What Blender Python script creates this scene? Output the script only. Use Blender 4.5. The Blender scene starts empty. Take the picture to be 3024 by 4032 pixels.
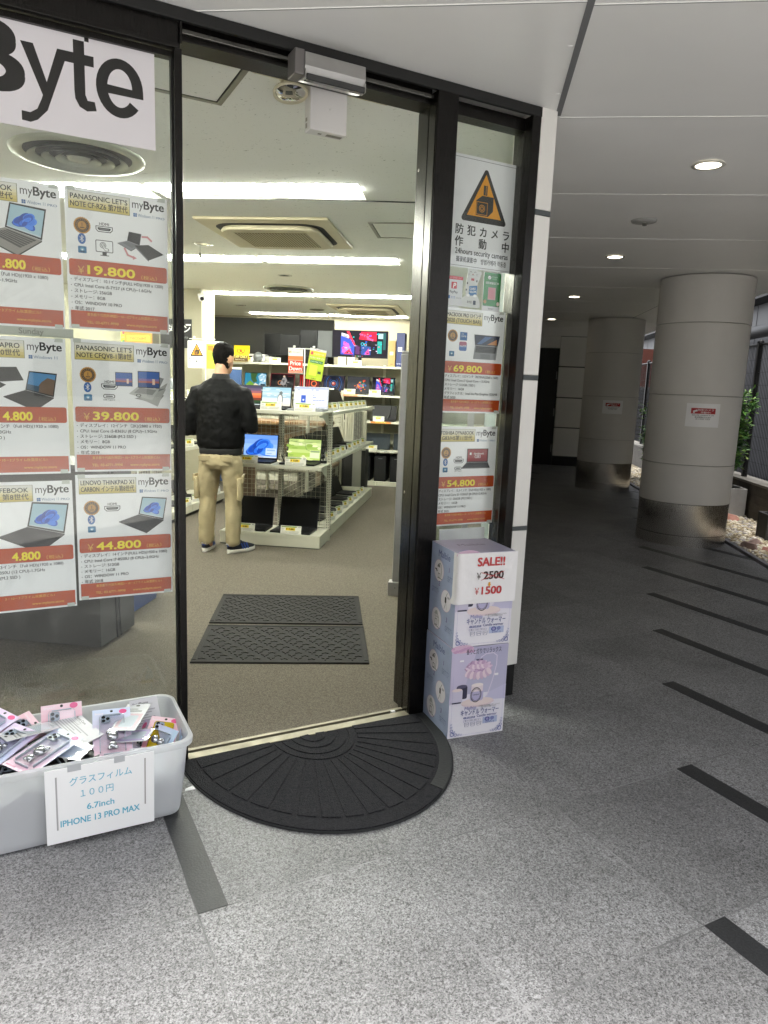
import bpy, bmesh, math, random
from mathutils import Matrix, Vector, noise
random.seed(7)
SC = bpy.context.scene
COL = SC.collection
PI = math.pi
# ------------------------------------------------------------------ camera
CAM_H = 1.45
YAW, PITCH, ROLL = math.radians(6.998), math.radians(9.860), math.radians(-2.256)
FB = math.radians(34.857)                      # the shop front is turned by this against the building grid
def cam_rows(a, p, r):
    f = Vector((-math.sin(a)*math.cos(p), math.cos(a)*math.cos(p), -math.sin(p)))
    rt = Vector((math.cos(a), math.sin(a), 0)); dn = f.cross(rt)
    c, s = math.cos(r), math.sin(r)
    return c*rt + s*dn, c*dn - s*rt, f
_r, _d, _f = cam_rows(YAW, PITCH, ROLL)
cd = bpy.data.cameras.new('camera'); cam = bpy.data.objects.new('camera', cd); COL.objects.link(cam)
cd.sensor_fit = 'VERTICAL'; cd.sensor_height = 24.0; cd.sensor_width = 18.0
cd.lens = 24.0*2798.6/4032.0; cd.clip_start = 0.02; cd.clip_end = 500
cam.matrix_world = Matrix(((_r.x, -_d.x, -_f.x, 0), (_r.y, -_d.y, -_f.y, 0), (_r.z, -_d.z, -_f.z, CAM_H), (0, 0, 0, 1)))
SC.camera = cam
# ------------------------------------------------------------------ sky, sun, exposure
SC.view_settings.view_transform = 'Standard'; SC.view_settings.look = 'None'
SC.view_settings.exposure = 2.33; SC.view_settings.gamma = 1.0
W = bpy.data.worlds.new('World'); SC.world = W; W.use_nodes = True
nt = W.node_tree; bg = nt.nodes['Background']
sky = nt.nodes.new('ShaderNodeTexSky'); sky.sky_type = 'NISHITA'; sky.sun_disc = False
SUN_EL, SUN_AZ = math.radians(79), math.radians(200)
sky.sun_elevation = SUN_EL; sky.sun_rotation = SUN_AZ; sky.dust_density = 3.0; sky.air_density = 1.0
hs = nt.nodes.new('ShaderNodeHueSaturation'); hs.inputs['Saturation'].default_value = 0.16   # a clouded-over sky
nt.links.new(sky.outputs[0], hs.inputs['Color']); nt.links.new(hs.outputs[0], bg.inputs['Color'])
bg.inputs['Strength'].default_value = 0.15
sl = bpy.data.lights.new('sun', 'SUN'); sl.energy = 1.5; sl.angle = math.radians(25); sl.color = (1.0, 0.96, 0.9)
so = bpy.data.objects.new('sun', sl); COL.objects.link(so)
_sd = Vector((math.sin(SUN_AZ)*math.cos(SUN_EL), math.cos(SUN_AZ)*math.cos(SUN_EL), math.sin(SUN_EL)))
so.rotation_euler = _sd.to_track_quat('Z', 'Y').to_euler(); so.location = (0, -4, 12)
SC.cycles.max_bounces = 8; SC.cycles.diffuse_bounces = 5; SC.cycles.glossy_bounces = 4
SC.cycles.transparent_max_bounces = 24; SC.cycles.transmission_bounces = 8
SC.cycles.sample_clamp_indirect = 6.0
SC.cycles.caustics_reflective = False; SC.cycles.caustics_refractive = False
# ------------------------------------------------------------------ materials
def lin(h):
    h = h.lstrip('#'); out = []
    for i in (0, 2, 4):
        c = int(h[i:i+2], 16)/255
        out.append(c/12.92 if c <= 0.04045 else ((c+0.055)/1.055)**2.4)
    return tuple(out)
MATS = {}
def mat(name, col, rough=0.5, metal=0.0, var=0.0, vscale=8.0, bump=0.0, bscale=60.0, emit=0.0, spec=0.5, stretch=None, rvar=0.0, coat=0.0, ecol=None):
    """A Principled material whose colour, gloss and relief vary with noise in the object's own coordinates."""
    if name in MATS: return MATS[name]
    if isinstance(col, str): col = lin(col)
    m = bpy.data.materials.new(name); m.use_nodes = True; MATS[name] = m
    t = m.node_tree; N, L = t.nodes, t.links; b = N['Principled BSDF']
    b.inputs['Base Color'].default_value = (*col, 1); b.inputs['Roughness'].default_value = rough
    b.inputs['Metallic'].default_value = metal; b.inputs['Specular IOR Level'].default_value = spec
    if coat: b.inputs['Coat Weight'].default_value = coat; b.inputs['Coat Roughness'].default_value = 0.08
    if emit:
        b.inputs['Emission Color'].default_value = (*(ecol or col), 1); b.inputs['Emission Strength'].default_value = emit
    m.diffuse_color = (*col, 1)
    vec = None
    if var or bump or rvar:
        tc = N.new('ShaderNodeTexCoord'); mp = N.new('ShaderNodeMapping'); L.new(tc.outputs['Object'], mp.inputs[0])
        if stretch: mp.inputs['Scale'].default_value = stretch
        vec = mp.outputs[0]
    if var:
        n = N.new('ShaderNodeTexNoise'); n.inputs['Scale'].default_value = vscale; n.inputs['Detail'].default_value = 5; n.inputs['Roughness'].default_value = .6
        L.new(vec, n.inputs['Vector'])
        r = N.new('ShaderNodeMapRange'); r.inputs[1].default_value = .3; r.inputs[2].default_value = .7
        r.inputs[3].default_value = 1-var; r.inputs[4].default_value = 1+var; L.new(n.outputs['Fac'], r.inputs[0])
        v = N.new('ShaderNodeVectorMath'); v.operation = 'SCALE'; v.inputs[0].default_value = col
        L.new(r.outputs[0], v.inputs['Scale']); L.new(v.outputs[0], b.inputs['Base Color'])
    if rvar:
        n = N.new('ShaderNodeTexNoise'); n.inputs['Scale'].default_value = vscale*1.7; n.inputs['Detail'].default_value = 4; L.new(vec, n.inputs['Vector'])
        r = N.new('ShaderNodeMapRange'); r.inputs[1].default_value = .3; r.inputs[2].default_value = .7
        r.inputs[3].default_value = max(0, rough-rvar); r.inputs[4].default_value = min(1, rough+rvar); L.new(n.outputs['Fac'], r.inputs[0]); L.new(r.outputs[0], b.inputs['Roughness'])
    if bump:
        n = N.new('ShaderNodeTexNoise'); n.inputs['Scale'].default_value = bscale; n.inputs['Detail'].default_value = 3; L.new(vec, n.inputs['Vector'])
        bp = N.new('ShaderNodeBump'); bp.inputs['Strength'].default_value = bump; bp.inputs['Distance'].default_value = .01
        L.new(n.outputs['Fac'], bp.inputs['Height']); L.new(bp.outputs[0], b.inputs['Normal'])
    return m
def ink(h, rough=0.45):
    return mat('ink_'+h.lstrip('#')+('' if rough == .45 else '_%d' % int(rough*100)), h, rough)
def glow(h, e):
    return mat('lit_%s_%d' % (h.lstrip('#'), int(e*100)), (0.006, 0.006, 0.007), 0.5, emit=e, ecol=lin(h), spec=.08)
def glass_mat(name, tint, refl=1.0, rough=0.0, dirt=0.0):
    """Thin architectural glass: straight-through view tinted by TINT plus a Schlick mirror reflection."""
    if name in MATS: return MATS[name]
    m = bpy.data.materials.new(name); m.use_nodes = True; MATS[name] = m
    t = m.node_tree; N, L = t.nodes, t.links; N.clear()
    o = N.new('ShaderNodeOutputMaterial'); tr = N.new('ShaderNodeBsdfTransparent'); gl = N.new('ShaderNodeBsdfGlossy'); mx = N.new('ShaderNodeMixShader')
    tr.inputs[0].default_value = (*tint, 1); gl.inputs['Roughness'].default_value = rough
    lw = N.new('ShaderNodeLayerWeight'); lw.inputs[0].default_value = .5
    pw = N.new('ShaderNodeMath'); pw.operation = 'POWER'; pw.inputs[1].default_value = 4.0; L.new(lw.outputs['Facing'], pw.inputs[0])
    ma = N.new('ShaderNodeMath'); ma.operation = 'MULTIPLY_ADD'; ma.inputs[1].default_value = .9*refl; ma.inputs[2].default_value = .045*refl; L.new(pw.outputs[0], ma.inputs[0])
    L.new(ma.outputs[0], mx.inputs[0]); L.new(tr.outputs[0], mx.inputs[1]); L.new(gl.outputs[0], mx.inputs[2])
    last = mx.outputs[0]
    if dirt:                                   # smears and dust on the pane
        tc = N.new('ShaderNodeTexCoord'); n = N.new('ShaderNodeTexNoise'); n.inputs['Scale'].default_value = 5; n.inputs['Detail'].default_value = 8; n.inputs['Distortion'].default_value = 2.5
        L.new(tc.outputs['Object'], n.inputs['Vector'])
        r = N.new('ShaderNodeMapRange'); r.inputs[1].default_value = .52; r.inputs[2].default_value = .85; r.inputs[4].default_value = dirt; L.new(n.outputs['Fac'], r.inputs[0])
        df = N.new('ShaderNodeBsdfDiffuse'); df.inputs[0].default_value = (.7, .72, .68, 1)
        m2 = N.new('ShaderNodeMixShader'); L.new(r.outputs[0], m2.inputs[0]); L.new(last, m2.inputs[1]); L.new(df.outputs[0], m2.inputs[2]); last = m2.outputs[0]
    L.new(last, o.inputs[0]); return m
# ------------------------------------------------------------------ mesh builder
TEXT = {}
def text_geo(s, bold=0.0):
    k = (s, bold)
    if k not in TEXT:
        c = bpy.data.curves.new('t', 'FONT'); c.body = s; c.size = 1.0; c.resolution_u = 8 if s == 'B' else 3; c.offset = bold
        o = bpy.data.objects.new('t', c); me = o.to_mesh()
        vs = [(v.co.x, v.co.y) for v in me.vertices]; fs = [tuple(p.vertices) for p in me.polygons]
        o.to_mesh_clear(); bpy.data.objects.remove(o); bpy.data.curves.remove(c)
        TEXT[k] = (vs, fs)
    return TEXT[k]
I4 = Matrix.Identity(4)
def T(x=0, y=0, z=0): return Matrix.Translation((x, y, z))
def RX(a): return Matrix.Rotation(a, 4, 'X')
def RY(a): return Matrix.Rotation(a, 4, 'Y')
def RZ(a): return Matrix.Rotation(a, 4, 'Z')
FM = RZ(FB)                                     # shop-front axes: x along the front, y into the shop
def FG(f, g, z=0, rz=0): return FM @ T(f, g, z) @ RZ(rz)
class MB:
    def __init__(s, M=None): s.v = []; s.f = []; s.mi = []; s.mats = []; s.M = M or I4
    def _m(s, m):
        if m not in s.mats: s.mats.append(m)
        return s.mats.index(m)
    def add(s, vs, fs, m, M=None):
        A = s.M @ M if M is not None else s.M
        n = len(s.v); s.v += [A @ Vector(p) for p in vs]; i = s._m(m)
        s.f += [tuple(n+k for k in q) for q in fs]; s.mi += [i]*len(fs); return s
    def box(s, a, b, m, M=None):
        x0, y0, z0 = a; x1, y1, z1 = b
        if x0 > x1: x0, x1 = x1, x0
        if y0 > y1: y0, y1 = y1, y0
        if z0 > z1: z0, z1 = z1, z0
        return s.add([(x0,y0,z0),(x1,y0,z0),(x1,y1,z0),(x0,y1,z0),(x0,y0,z1),(x1,y0,z1),(x1,y1,z1),(x0,y1,z1)],
                     [(3,2,1,0),(4,5,6,7),(0,1,5,4),(1,2,6,5),(2,3,7,6),(3,0,4,7)], m, M)
    def cbox(s, c, d, m, M=None):
        return s.box((c[0]-d[0]/2, c[1]-d[1]/2, c[2]-d[2]/2), (c[0]+d[0]/2, c[1]+d[1]/2, c[2]+d[2]/2), m, M)
    def poly(s, pts, m, M=None): return s.add(pts, [tuple(range(len(pts)))], m, M)
    def prism(s, p2, h, m, M=None):
        """Extrudes the 2-D outline P2 (counter-clockwise, in XY) from z 0 to z H."""
        n = len(p2)
        return s.add([(x, y, 0) for x, y in p2]+[(x, y, h) for x, y in p2],
                     [tuple(range(n-1, -1, -1)), tuple(range(n, 2*n))]+[(i, (i+1) % n, n+(i+1) % n, n+i) for i in range(n)], m, M)
    def lathe(s, prof, m, n=32, M=None, caps=True):
        vs = []; fs = []; k = len(prof)
        for i in range(n):
            a = 2*PI*i/n
            vs += [(r*math.cos(a), r*math.sin(a), z) for r, z in prof]
        for i in range(n):
            j = (i+1) % n
            fs += [(i*k+q, j*k+q, j*k+q+1, i*k+q+1) for q in range(k-1)]
        if caps:
            fs += [tuple(i*k for i in range(n-1, -1, -1)), tuple(i*k+k-1 for i in range(n))]
        return s.add(vs, fs, m, M)
    def tube(s, path, r, m, n=8, M=None):
        P = [Vector(p) for p in path]; R = r if isinstance(r, (list, tuple)) else [r]*len(P); vs = []; fs = []
        up = Vector((0, 0, 1))
        for i, p in enumerate(P):
            d = (P[min(i+1, len(P)-1)]-P[max(i-1, 0)]).normalized()
            u = up if abs(d.dot(up)) < .95 else Vector((1, 0, 0))
            a = d.cross(u).normalized(); b = d.cross(a)
            vs += [p+R[i]*(math.cos(2*PI*k/n)*a+math.sin(2*PI*k/n)*b) for k in range(n)]
        for i in range(len(P)-1):
            fs += [(i*n+k, i*n+(k+1) % n, (i+1)*n+(k+1) % n, (i+1)*n+k) for k in range(n)]
        fs += [tuple(range(n-1, -1, -1)), tuple((len(P)-1)*n+k for k in range(n))]
        return s.add(vs, fs, m, M)
    def loft(s, rings, m, M=None, closed=True):
        n = len(rings[0]); vs = [p for r in rings for p in r]; fs = []
        for i in range(len(rings)-1):
            fs += [(i*n+k, i*n+(k+1) % n, (i+1)*n+(k+1) % n, (i+1)*n+k) for k in range(n)]
        if closed: fs += [tuple(range(n-1, -1, -1)), tuple((len(rings)-1)*n+k for k in range(n))]
        return s.add(vs, fs, m, M)
    def build(s, name, parent=None, M=None, smooth=False, bevel=0.0, angle=None, seg=2):
        me = bpy.data.meshes.new(name); me.from_pydata([tuple(p) for p in s.v], [], s.f); me.update()
        for m in s.mats: me.materials.append(m)
        me.polygons.foreach_set('material_index', s.mi)
        if smooth: me.polygons.foreach_set('use_smooth', [True]*len(s.f))
        o = bpy.data.objects.new(name, me); COL.objects.link(o)
        if parent is not None: o.parent = parent
        if M is not None: o.matrix_local = M
        if smooth and angle: 
            try: me.set_sharp_from_angle(angle=angle)
            except Exception: pass
        if bevel:
            bv = o.modifiers.new('edge', 'BEVEL'); bv.width = bevel; bv.segments = seg; bv.limit_method = 'ANGLE'; bv.angle_limit = math.radians(40)
        return o
def fixn(o):
    bm = bmesh.new(); bm.from_mesh(o.data); bmesh.ops.recalc_face_normals(bm, faces=bm.faces); bm.to_mesh(o.data); bm.free(); return o
def tag(o, label=None, cat=None, group=None, kind=None):
    if label: o['label'] = label
    if cat: o['category'] = cat
    if group: o['group'] = group
    if kind: o['kind'] = kind
    return o
def thing(name, label, cat, M, group=None):
    o = bpy.data.objects.new(name, None); COL.objects.link(o); o.empty_display_size = .05; o.matrix_world = M
    return tag(o, label, cat, group)
def dup(o, M=None, parent=None, label=None, group=None):
    c = o.copy(); COL.objects.link(c)
    if parent is not None: c.parent = parent
    if M is not None: c.matrix_local = M
    if label: c['label'] = label
    if group: c['group'] = group
    for ch in list(o.children):
        dup(ch, None, c)
    return c
class Art:
    """Print on a flat sheet: x to the right, y up, on the plane of matrix M (its z axis points at the reader). Each layer lies a hair above the last."""
    def __init__(s, mb, M, step=0.00002, z=0.0002): s.mb = mb; s.M = M; s.z = z; s.st = step
    def _z(s): s.z += s.st; return s.z
    def poly(s, p, c, M=None):
        z = s._z(); s.mb.add([(x, y, z) for x, y in p], [tuple(range(len(p)))], c, s.M); return s
    def rect(s, x0, y0, x1, y1, c): return s.poly([(x0, y0), (x1, y0), (x1, y1), (x0, y1)], c)
    def rrect(s, x0, y0, x1, y1, r, c, n=5):
        p = []
        for cx, cy, a in ((x1-r, y0+r, -90), (x1-r, y1-r, 0), (x0+r, y1-r, 90), (x0+r, y0+r, 180)):
            p += [(cx+r*math.cos(math.radians(a+90*k/n)), cy+r*math.sin(math.radians(a+90*k/n))) for k in range(n+1)]
        return s.poly(p, c)
    def frame(s, x0, y0, x1, y1, w, c):
        z = s._z()
        for a in ((x0, y0, x1, y0+w), (x0, y1-w, x1, y1), (x0, y0+w, x0+w, y1-w), (x1-w, y0+w, x1, y1-w)):
            s.mb.add([(a[0], a[1], z), (a[2], a[1], z), (a[2], a[3], z), (a[0], a[3], z)], [(0, 1, 2, 3)], c, s.M)
        return s
    def ell(s, x, y, rx, ry, c, n=20, rot=0.0):
        ca, sa = math.cos(rot), math.sin(rot)
        return s.poly([(x+rx*math.cos(2*PI*k/n)*ca-ry*math.sin(2*PI*k/n)*sa, y+rx*math.cos(2*PI*k/n)*sa+ry*math.sin(2*PI*k/n)*ca) for k in range(n)], c)
    def ring(s, x, y, r, w, c, n=20, sy=1.0):
        z = s._z(); vs = []
        for k in range(n):
            a = 2*PI*k/n; vs += [(x+r*math.cos(a), y+sy*r*math.sin(a), z), (x+(r-w)*math.cos(a), y+sy*(r-w)*math.sin(a), z)]
        s.mb.add(vs, [(2*k, 2*((k+1) % n), 2*((k+1) % n)+1, 2*k+1) for k in range(n)], c, s.M); return s
    def line(s, pts, w, c):
        z = s._z()
        for (xa, ya), (xb, yb) in zip(pts, pts[1:]):
            d = math.hypot(xb-xa, yb-ya) or 1e-6; nx, ny = -(yb-ya)/d*w/2, (xb-xa)/d*w/2; ex, ey = (xb-xa)/d*w*.4, (yb-ya)/d*w*.4
            s.mb.add([(xa-ex-nx, ya-ey-ny, z), (xb+ex-nx, yb+ey-ny, z), (xb+ex+nx, yb+ey+ny, z), (xa-ex+nx, ya-ey+ny, z)], [(0, 1, 2, 3)], c, s.M)
        return s
    def text(s, t, x, y, size, c, al='l', w=None, bold=0.0, rot=0.0, skew=0.0, maxw=None):
        if bold:                                # heavier strokes: the same glyphs a few times, a hair apart
            q = bold*size*.62
            for ox, oy in ((-q, -q*.7), (q, -q*.7), (-q, q*.7), (q, q*.7)):
                s.text(t, x+ox, y+oy, size, c, al, w, 0.0, rot, skew, maxw); s.z -= s.st*.6
            return s
        vs, fs = text_geo(t, 0.0)
        if not vs: return s
        x0 = min(p[0] for p in vs); x1 = max(p[0] for p in vs); k = size; kx = size
        if w: kx = w/(x1-x0)
        elif maxw and (x1-x0)*size > maxw: kx = maxw/(x1-x0)
        dx = {'l': -x0*kx, 'c': -(x0+x1)/2*kx, 'r': -x1*kx}[al]; z = s._z(); ca, sa = math.cos(rot), math.sin(rot)
        out = []
        for px, py in vs:
            u, v = px*kx+dx+skew*py*k, py*k; out.append((x+u*ca-v*sa, y+u*sa+v*ca, z))
        s.mb.add(out, fs, c, s.M); return s
# ================================================================== the setting
TP = 0.6325                                     # paving module
def ground_mat():
    m = bpy.data.materials.new('granite_paving'); m.use_nodes = True
    t = m.node_tree; N, L = t.nodes, t.links; b = N['Principled BSDF']
    tc = N.new('ShaderNodeTexCoord')
    def noi(sc, det, rough=.6, dist=0):
        n = N.new('ShaderNodeTexNoise'); n.inputs['Scale'].default_value = sc; n.inputs['Detail'].default_value = det; n.inputs['Roughness'].default_value = rough
        n.inputs['Distortion'].default_value = dist; L.new(tc.outputs['Object'], n.inputs['Vector']); return n.outputs['Fac']
    def mth(op, a, bb=None, c=None):
        n = N.new('ShaderNodeMath'); n.operation = op
        for i, q in enumerate((a, bb, c)):
            if q is None: continue
            if isinstance(q, (int, float)): n.inputs[i].default_value = q
            else: L.new(q, n.inputs[i])
        return n.outputs[0]
    def mr(x, a, bb, c, d):
        n = N.new('ShaderNodeMapRange'); n.inputs[1].default_value = a; n.inputs[2].default_value = bb; n.inputs[3].default_value = c; n.inputs[4].default_value = d
        L.new(x, n.inputs[0]); return n.outputs[0]
    sep = N.new('ShaderNodeSeparateXYZ'); L.new(tc.outputs['Object'], sep.inputs[0])
    U = mth('DIVIDE', mth('SUBTRACT', sep.outputs[0], .398), TP); V = mth('DIVIDE', mth('SUBTRACT', sep.outputs[1], 1.126), TP)
    cu, cv = mth('FLOOR', U), mth('FLOOR', V)
    cmb = N.new('ShaderNodeCombineXYZ'); L.new(cu, cmb.inputs[0]); L.new(cv, cmb.inputs[1])
    wn = N.new('ShaderNodeTexWhiteNoise'); wn.noise_dimensions = '2D'; L.new(cmb.outputs[0], wn.inputs['Vector'])
    tone = mr(wn.outputs['Value'], 0, 1, .86, 1.12)
    # grains: two voronoi sizes and a fine noise, like flamed granite
    v1 = N.new('ShaderNodeTexVoronoi'); v1.inputs['Scale'].default_value = 330; L.new(tc.outputs['Object'], v1.inputs['Vector'])
    g1 = N.new('ShaderNodeSeparateColor'); L.new(v1.outputs['Color'], g1.inputs[0])
    v2 = N.new('ShaderNodeTexVoronoi'); v2.inputs['Scale'].default_value = 190; L.new(tc.outputs['Object'], v2.inputs['Vector'])
    g2 = N.new('ShaderNodeSeparateColor'); L.new(v2.outputs['Color'], g2.inputs[0])
    grain = mth('MULTIPLY_ADD', g1.outputs[0], .34, mth('MULTIPLY_ADD', g2.outputs[1], .20, .0))
    val = mr(mth('ADD', grain, mth('MULTIPLY', noi(90, 3), .45)), .27, .73, .042, .295)
    stain = mr(noi(2.3, 7, .66, .8), .35, .7, 1.12, .76)
    val = mth('MULTIPLY', mth('MULTIPLY', val, tone), stain)
    val = mth('MULTIPLY', val, mr(noi(7.3, 4, .55, .4), .70, .76, 1.0, .55))      # scuffs and old spots
    # pale mortar joints
    def jd(q): 
        f = mth('FRACT', q); return mth('MULTIPLY', mth('MINIMUM', f, mth('SUBTRACT', 1, f)), TP)
    j = mth('LESS_THAN', mth('MINIMUM', jd(U), jd(V)), .0023)
    jt = mr(noi(3.5, 3), .35, .65, .05, .27)
    mx = N.new('ShaderNodeMix'); mx.data_type = 'FLOAT'; L.new(j, mx.inputs[0]); L.new(val, mx.inputs[2]); L.new(jt, mx.inputs[3])
    cc = N.new('ShaderNodeCombineColor')
    L.new(mth('MULTIPLY', mx.outputs[0], 1.0), cc.inputs[0]); L.new(mth('MULTIPLY', mx.outputs[0], 1.0), cc.inputs[1]); L.new(mth('MULTIPLY', mx.outputs[0], 1.02), cc.inputs[2])
    L.new(cc.outputs[0], b.inputs['Base Color'])
    L.new(mr(noi(60, 3), .3, .7, .38, .62), b.inputs['Roughness'])
    bp = N.new('ShaderNodeBump'); bp.inputs['Strength'].default_value = .35; bp.inputs['Distance'].default_value = .004
    L.new(mth('ADD', g1.outputs[0], mth('MULTIPLY', j, -3.0)), bp.inputs['Height']); L.new(bp.outputs[0], b.inputs['Normal'])
    return m
GM = ground_mat()
DARKSTONE = mat('dark_granite', '#252628', .5, var=.35, vscale=180, bump=.1, bscale=150, rvar=.12)
g = MB(); g.box((-60, -70, -.3), (70, 70, 0), GM)
def strip(f, g0, g1): 
    g.box((f, g0, 0), (f+.085, g1, .0012), DARKSTONE)
strip(.398, 1.759, 2.55)
for k in range(2, 9):
    f = .398+TP*k; tip = 1.126+TP*(k-2)
    gg = tip
    while gg > -4 and f*.8206-gg*.5716 < 2.62:                      # runs toward the planting bed, in two-slab lengths
        g.box((f, max(gg-2*TP+.003, -4), 0), (f+.085, gg, .0012), DARKSTONE); gg -= 2*TP
for k in range(9, 15):
    f = .398+TP*k; gg = 1.126+TP*(k-2)
    for q in range(2): g.box((f, gg-2*TP+.003, 0), (f+.085, gg, .0012), DARKSTONE); gg -= 2*TP
for k in range(5, 14):                                              # short mirrored strips along the shop side of the passage
    f = .398+TP*k; g.box((f, 1.126+TP*(k+1.5), 0), (f+.085, 1.126+TP*(k+3.5), .0012), DARKSTONE)
ground = tag(g.build('ground', M=FM), kind='structure')
# ---- shop interior shell (grid axes), clipped along the shop front
HC = 2.60; XL, XR, YB = -5.2, 0.13, 12.35
CARPET = mat('carpet', '#655f55', .95, var=.42, vscale=150, bump=.5, bscale=190, spec=.1)
CEIL = None
def ceil_mat():
    m = bpy.data.materials.new('fissured_ceiling_board'); m.use_nodes = True
    t = m.node_tree; N, L = t.nodes, t.links; b = N['Principled BSDF']; b.inputs['Roughness'].default_value = .9; b.inputs['Specular IOR Level'].default_value = .15
    tc = N.new('ShaderNodeTexCoord'); mp = N.new('ShaderNodeMapping'); mp.inputs['Scale'].default_value = (1, 1.6, 1); mp.inputs['Rotation'].default_value = (0, 0, .5); L.new(tc.outputs['Object'], mp.inputs[0])
    n = N.new('ShaderNodeTexNoise'); n.inputs['Scale'].default_value = 46; n.inputs['Detail'].default_value = 2; n.inputs['Distortion'].default_value = 1.6; L.new(mp.outputs[0], n.inputs['Vector'])
    r = N.new('ShaderNodeMapRange'); r.inputs[1].default_value = .685; r.inputs[2].default_value = .74; L.new(n.outputs['Fac'], r.inputs[0])
    mx = N.new('ShaderNodeMix'); mx.data_type = 'RGBA'; mx.inputs[6].default_value = (.82, .82, .765, 1); mx.inputs[7].default_value = (.30, .29, .24, 1); L.new(r.outputs[0], mx.inputs[0])
    L.new(mx.outputs[2], b.inputs['Base Color'])
    bp = N.new('ShaderNodeBump'); bp.inputs['Strength'].default_value = .4; bp.inputs['Distance'].default_value = -.006; L.new(r.outputs[0], bp.inputs['Height']); L.new(bp.outputs[0], b.inputs['Normal'])
    return m
CEIL = ceil_mat()
def clip(o, f_or_g, keep_inside=True):
    """Cuts a mesh along the shop-front line g = F_OR_G and keeps the shop side."""
    bm = bmesh.new(); bm.from_mesh(o.data); gd = Vector((-math.sin(FB), math.cos(FB), 0))
    bmesh.ops.bisect_plane(bm, geom=bm.verts[:]+bm.edges[:]+bm.faces[:], plane_co=gd*f_or_g, plane_no=gd, clear_inner=keep_inside, clear_outer=not keep_inside)
    bm.to_mesh(o.data); bm.free(); return o
LIGHTS = []                                     # x0, x1, y0, y1 of the ceiling recesses
for y0, xr, cnt in ((4.29, -.755, 4), (6.63, -.79, 4), (9.19, -.87, 4), (11.72, -1.19, 4)):
    x = xr
    for k in range(cnt):
        if x-1.29 < XL+.1: break
        if not (y0 < 5 and -.5716*0+(.8206*(y0-.1)-(-.5716)*0) < 0): LIGHTS.append((x-1.29, x, y0, y0+.335))
        x -= 1.335
def in_shop(x, y): return -.5716*x+.8206*y > 2.78
LIGHTS = [l for l in LIGHTS if in_shop(l[1], l[2])]
def holed(xs, ys, holes, z, m):
    X = sorted(set(xs+[a for h in holes for a in h[:2]])); Y = sorted(set(ys+[a for h in holes for a in h[2:]])); b = MB()
    for i in range(len(X)-1):
        for j in range(len(Y)-1):
            cx, cy = (X[i]+X[i+1])/2, (Y[j]+Y[j+1])/2
            if any(h[0] < cx < h[1] and h[2] < cy < h[3] for h in holes): continue
            b.add([(X[i], Y[j], z), (X[i+1], Y[j], z), (X[i+1], Y[j+1], z), (X[i], Y[j+1], z)], [(3, 2, 1, 0)], m)
    return b
c = clip(holed([XL, XR], [-1, YB], LIGHTS, HC, CEIL).build('ceiling'), 2.70); tag(c, kind='structure')
f = MB(); f.box((XL, -1, -.05), (XR, YB, .004), CARPET); f = clip(f.build('floor'), 2.66); tag(f, kind='structure')
WALLP = mat('shop_wall_paint', '#aca892', .8, var=.05, vscale=3, bump=.05)
def wall(name, a, b, m, label, cl=None):
    w = MB(); w.box(a, b, m); o = w.build(name)
    if cl: clip(o, cl)
    return tag(o, label, 'wall', kind='structure')
wall('wall', (XL-.15, YB, 0), (XR, YB+.15, 2.62), mat('back_wall_paint', '#857e6a', .85, var=.06, vscale=2), 'pale beige back wall of the shop behind the monitor shelves')
wall('wall', (XL-.15, -1, 0), (XL, YB, 2.62), WALLP, 'pale side wall of the shop behind the window posters', 2.72)
wall('wall', (XR, -1, 0), (XR+.06, YB, 2.62), mat('shop_side_wall', '#7f8a88', .7, var=.05, vscale=3), 'blue grey side wall seen through the narrow window', 2.72)
# ---- soffit over the pavement and the passage
SOF = mat('soffit_panel', '#eaeae8', .33, var=.025, vscale=1.5, spec=.4)
JO = mat('soffit_light_line', '#f4f4f2', .6)  # pale joint lines: light caught on the panel edges, painted as colour
JD = mat('soffit_groove', '#6f7072', .6)
CAN_Y0, CAN_X1 = 0.88, 3.07
s = MB()
s.box((-9, CAN_Y0, 2.64), (CAN_X1, 15.4, 2.9), SOF)
for y in (2.483, 3.405, 4.62, 5.85, 7.12, 8.36, 9.6, 10.84, 12.08, 13.3): s.box((.285, y-.003, 2.6382), (CAN_X1, y+.001, 2.641), JO); s.box((.285, y+.0012, 2.6386), (CAN_X1, y+.0052, 2.641), JD)
for y in (2.463,): s.box((-9, y-.003, 2.6382), (.262, y+.001, 2.641), JO); s.box((-9, y+.0012, 2.6386), (.262, y+.0052, 2.641), JD)
for y in (): s.box((.285, y-.003, 2.6385), (CAN_X1, y+.003, 2.641), JO)
s.box((.262, CAN_Y0, 2.637), (.285, 3.38, 2.641), JD)
s.box((2.25, 7.9, 2.6384), (2.256, 15.4, 2.641), JD); s.box((2.2, 2.5, 2.6384), (2.206, 2.506, 2.641), JD)
for y in (1.7, 2.2, 2.75, 3.15): s.cbox((.247, y, 2.6395), (.016, .006, .003), JO)
tag(s.build('soffit'), 'pale grey panelled soffit over the pavement and passage', 'soffit', kind='structure')
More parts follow.
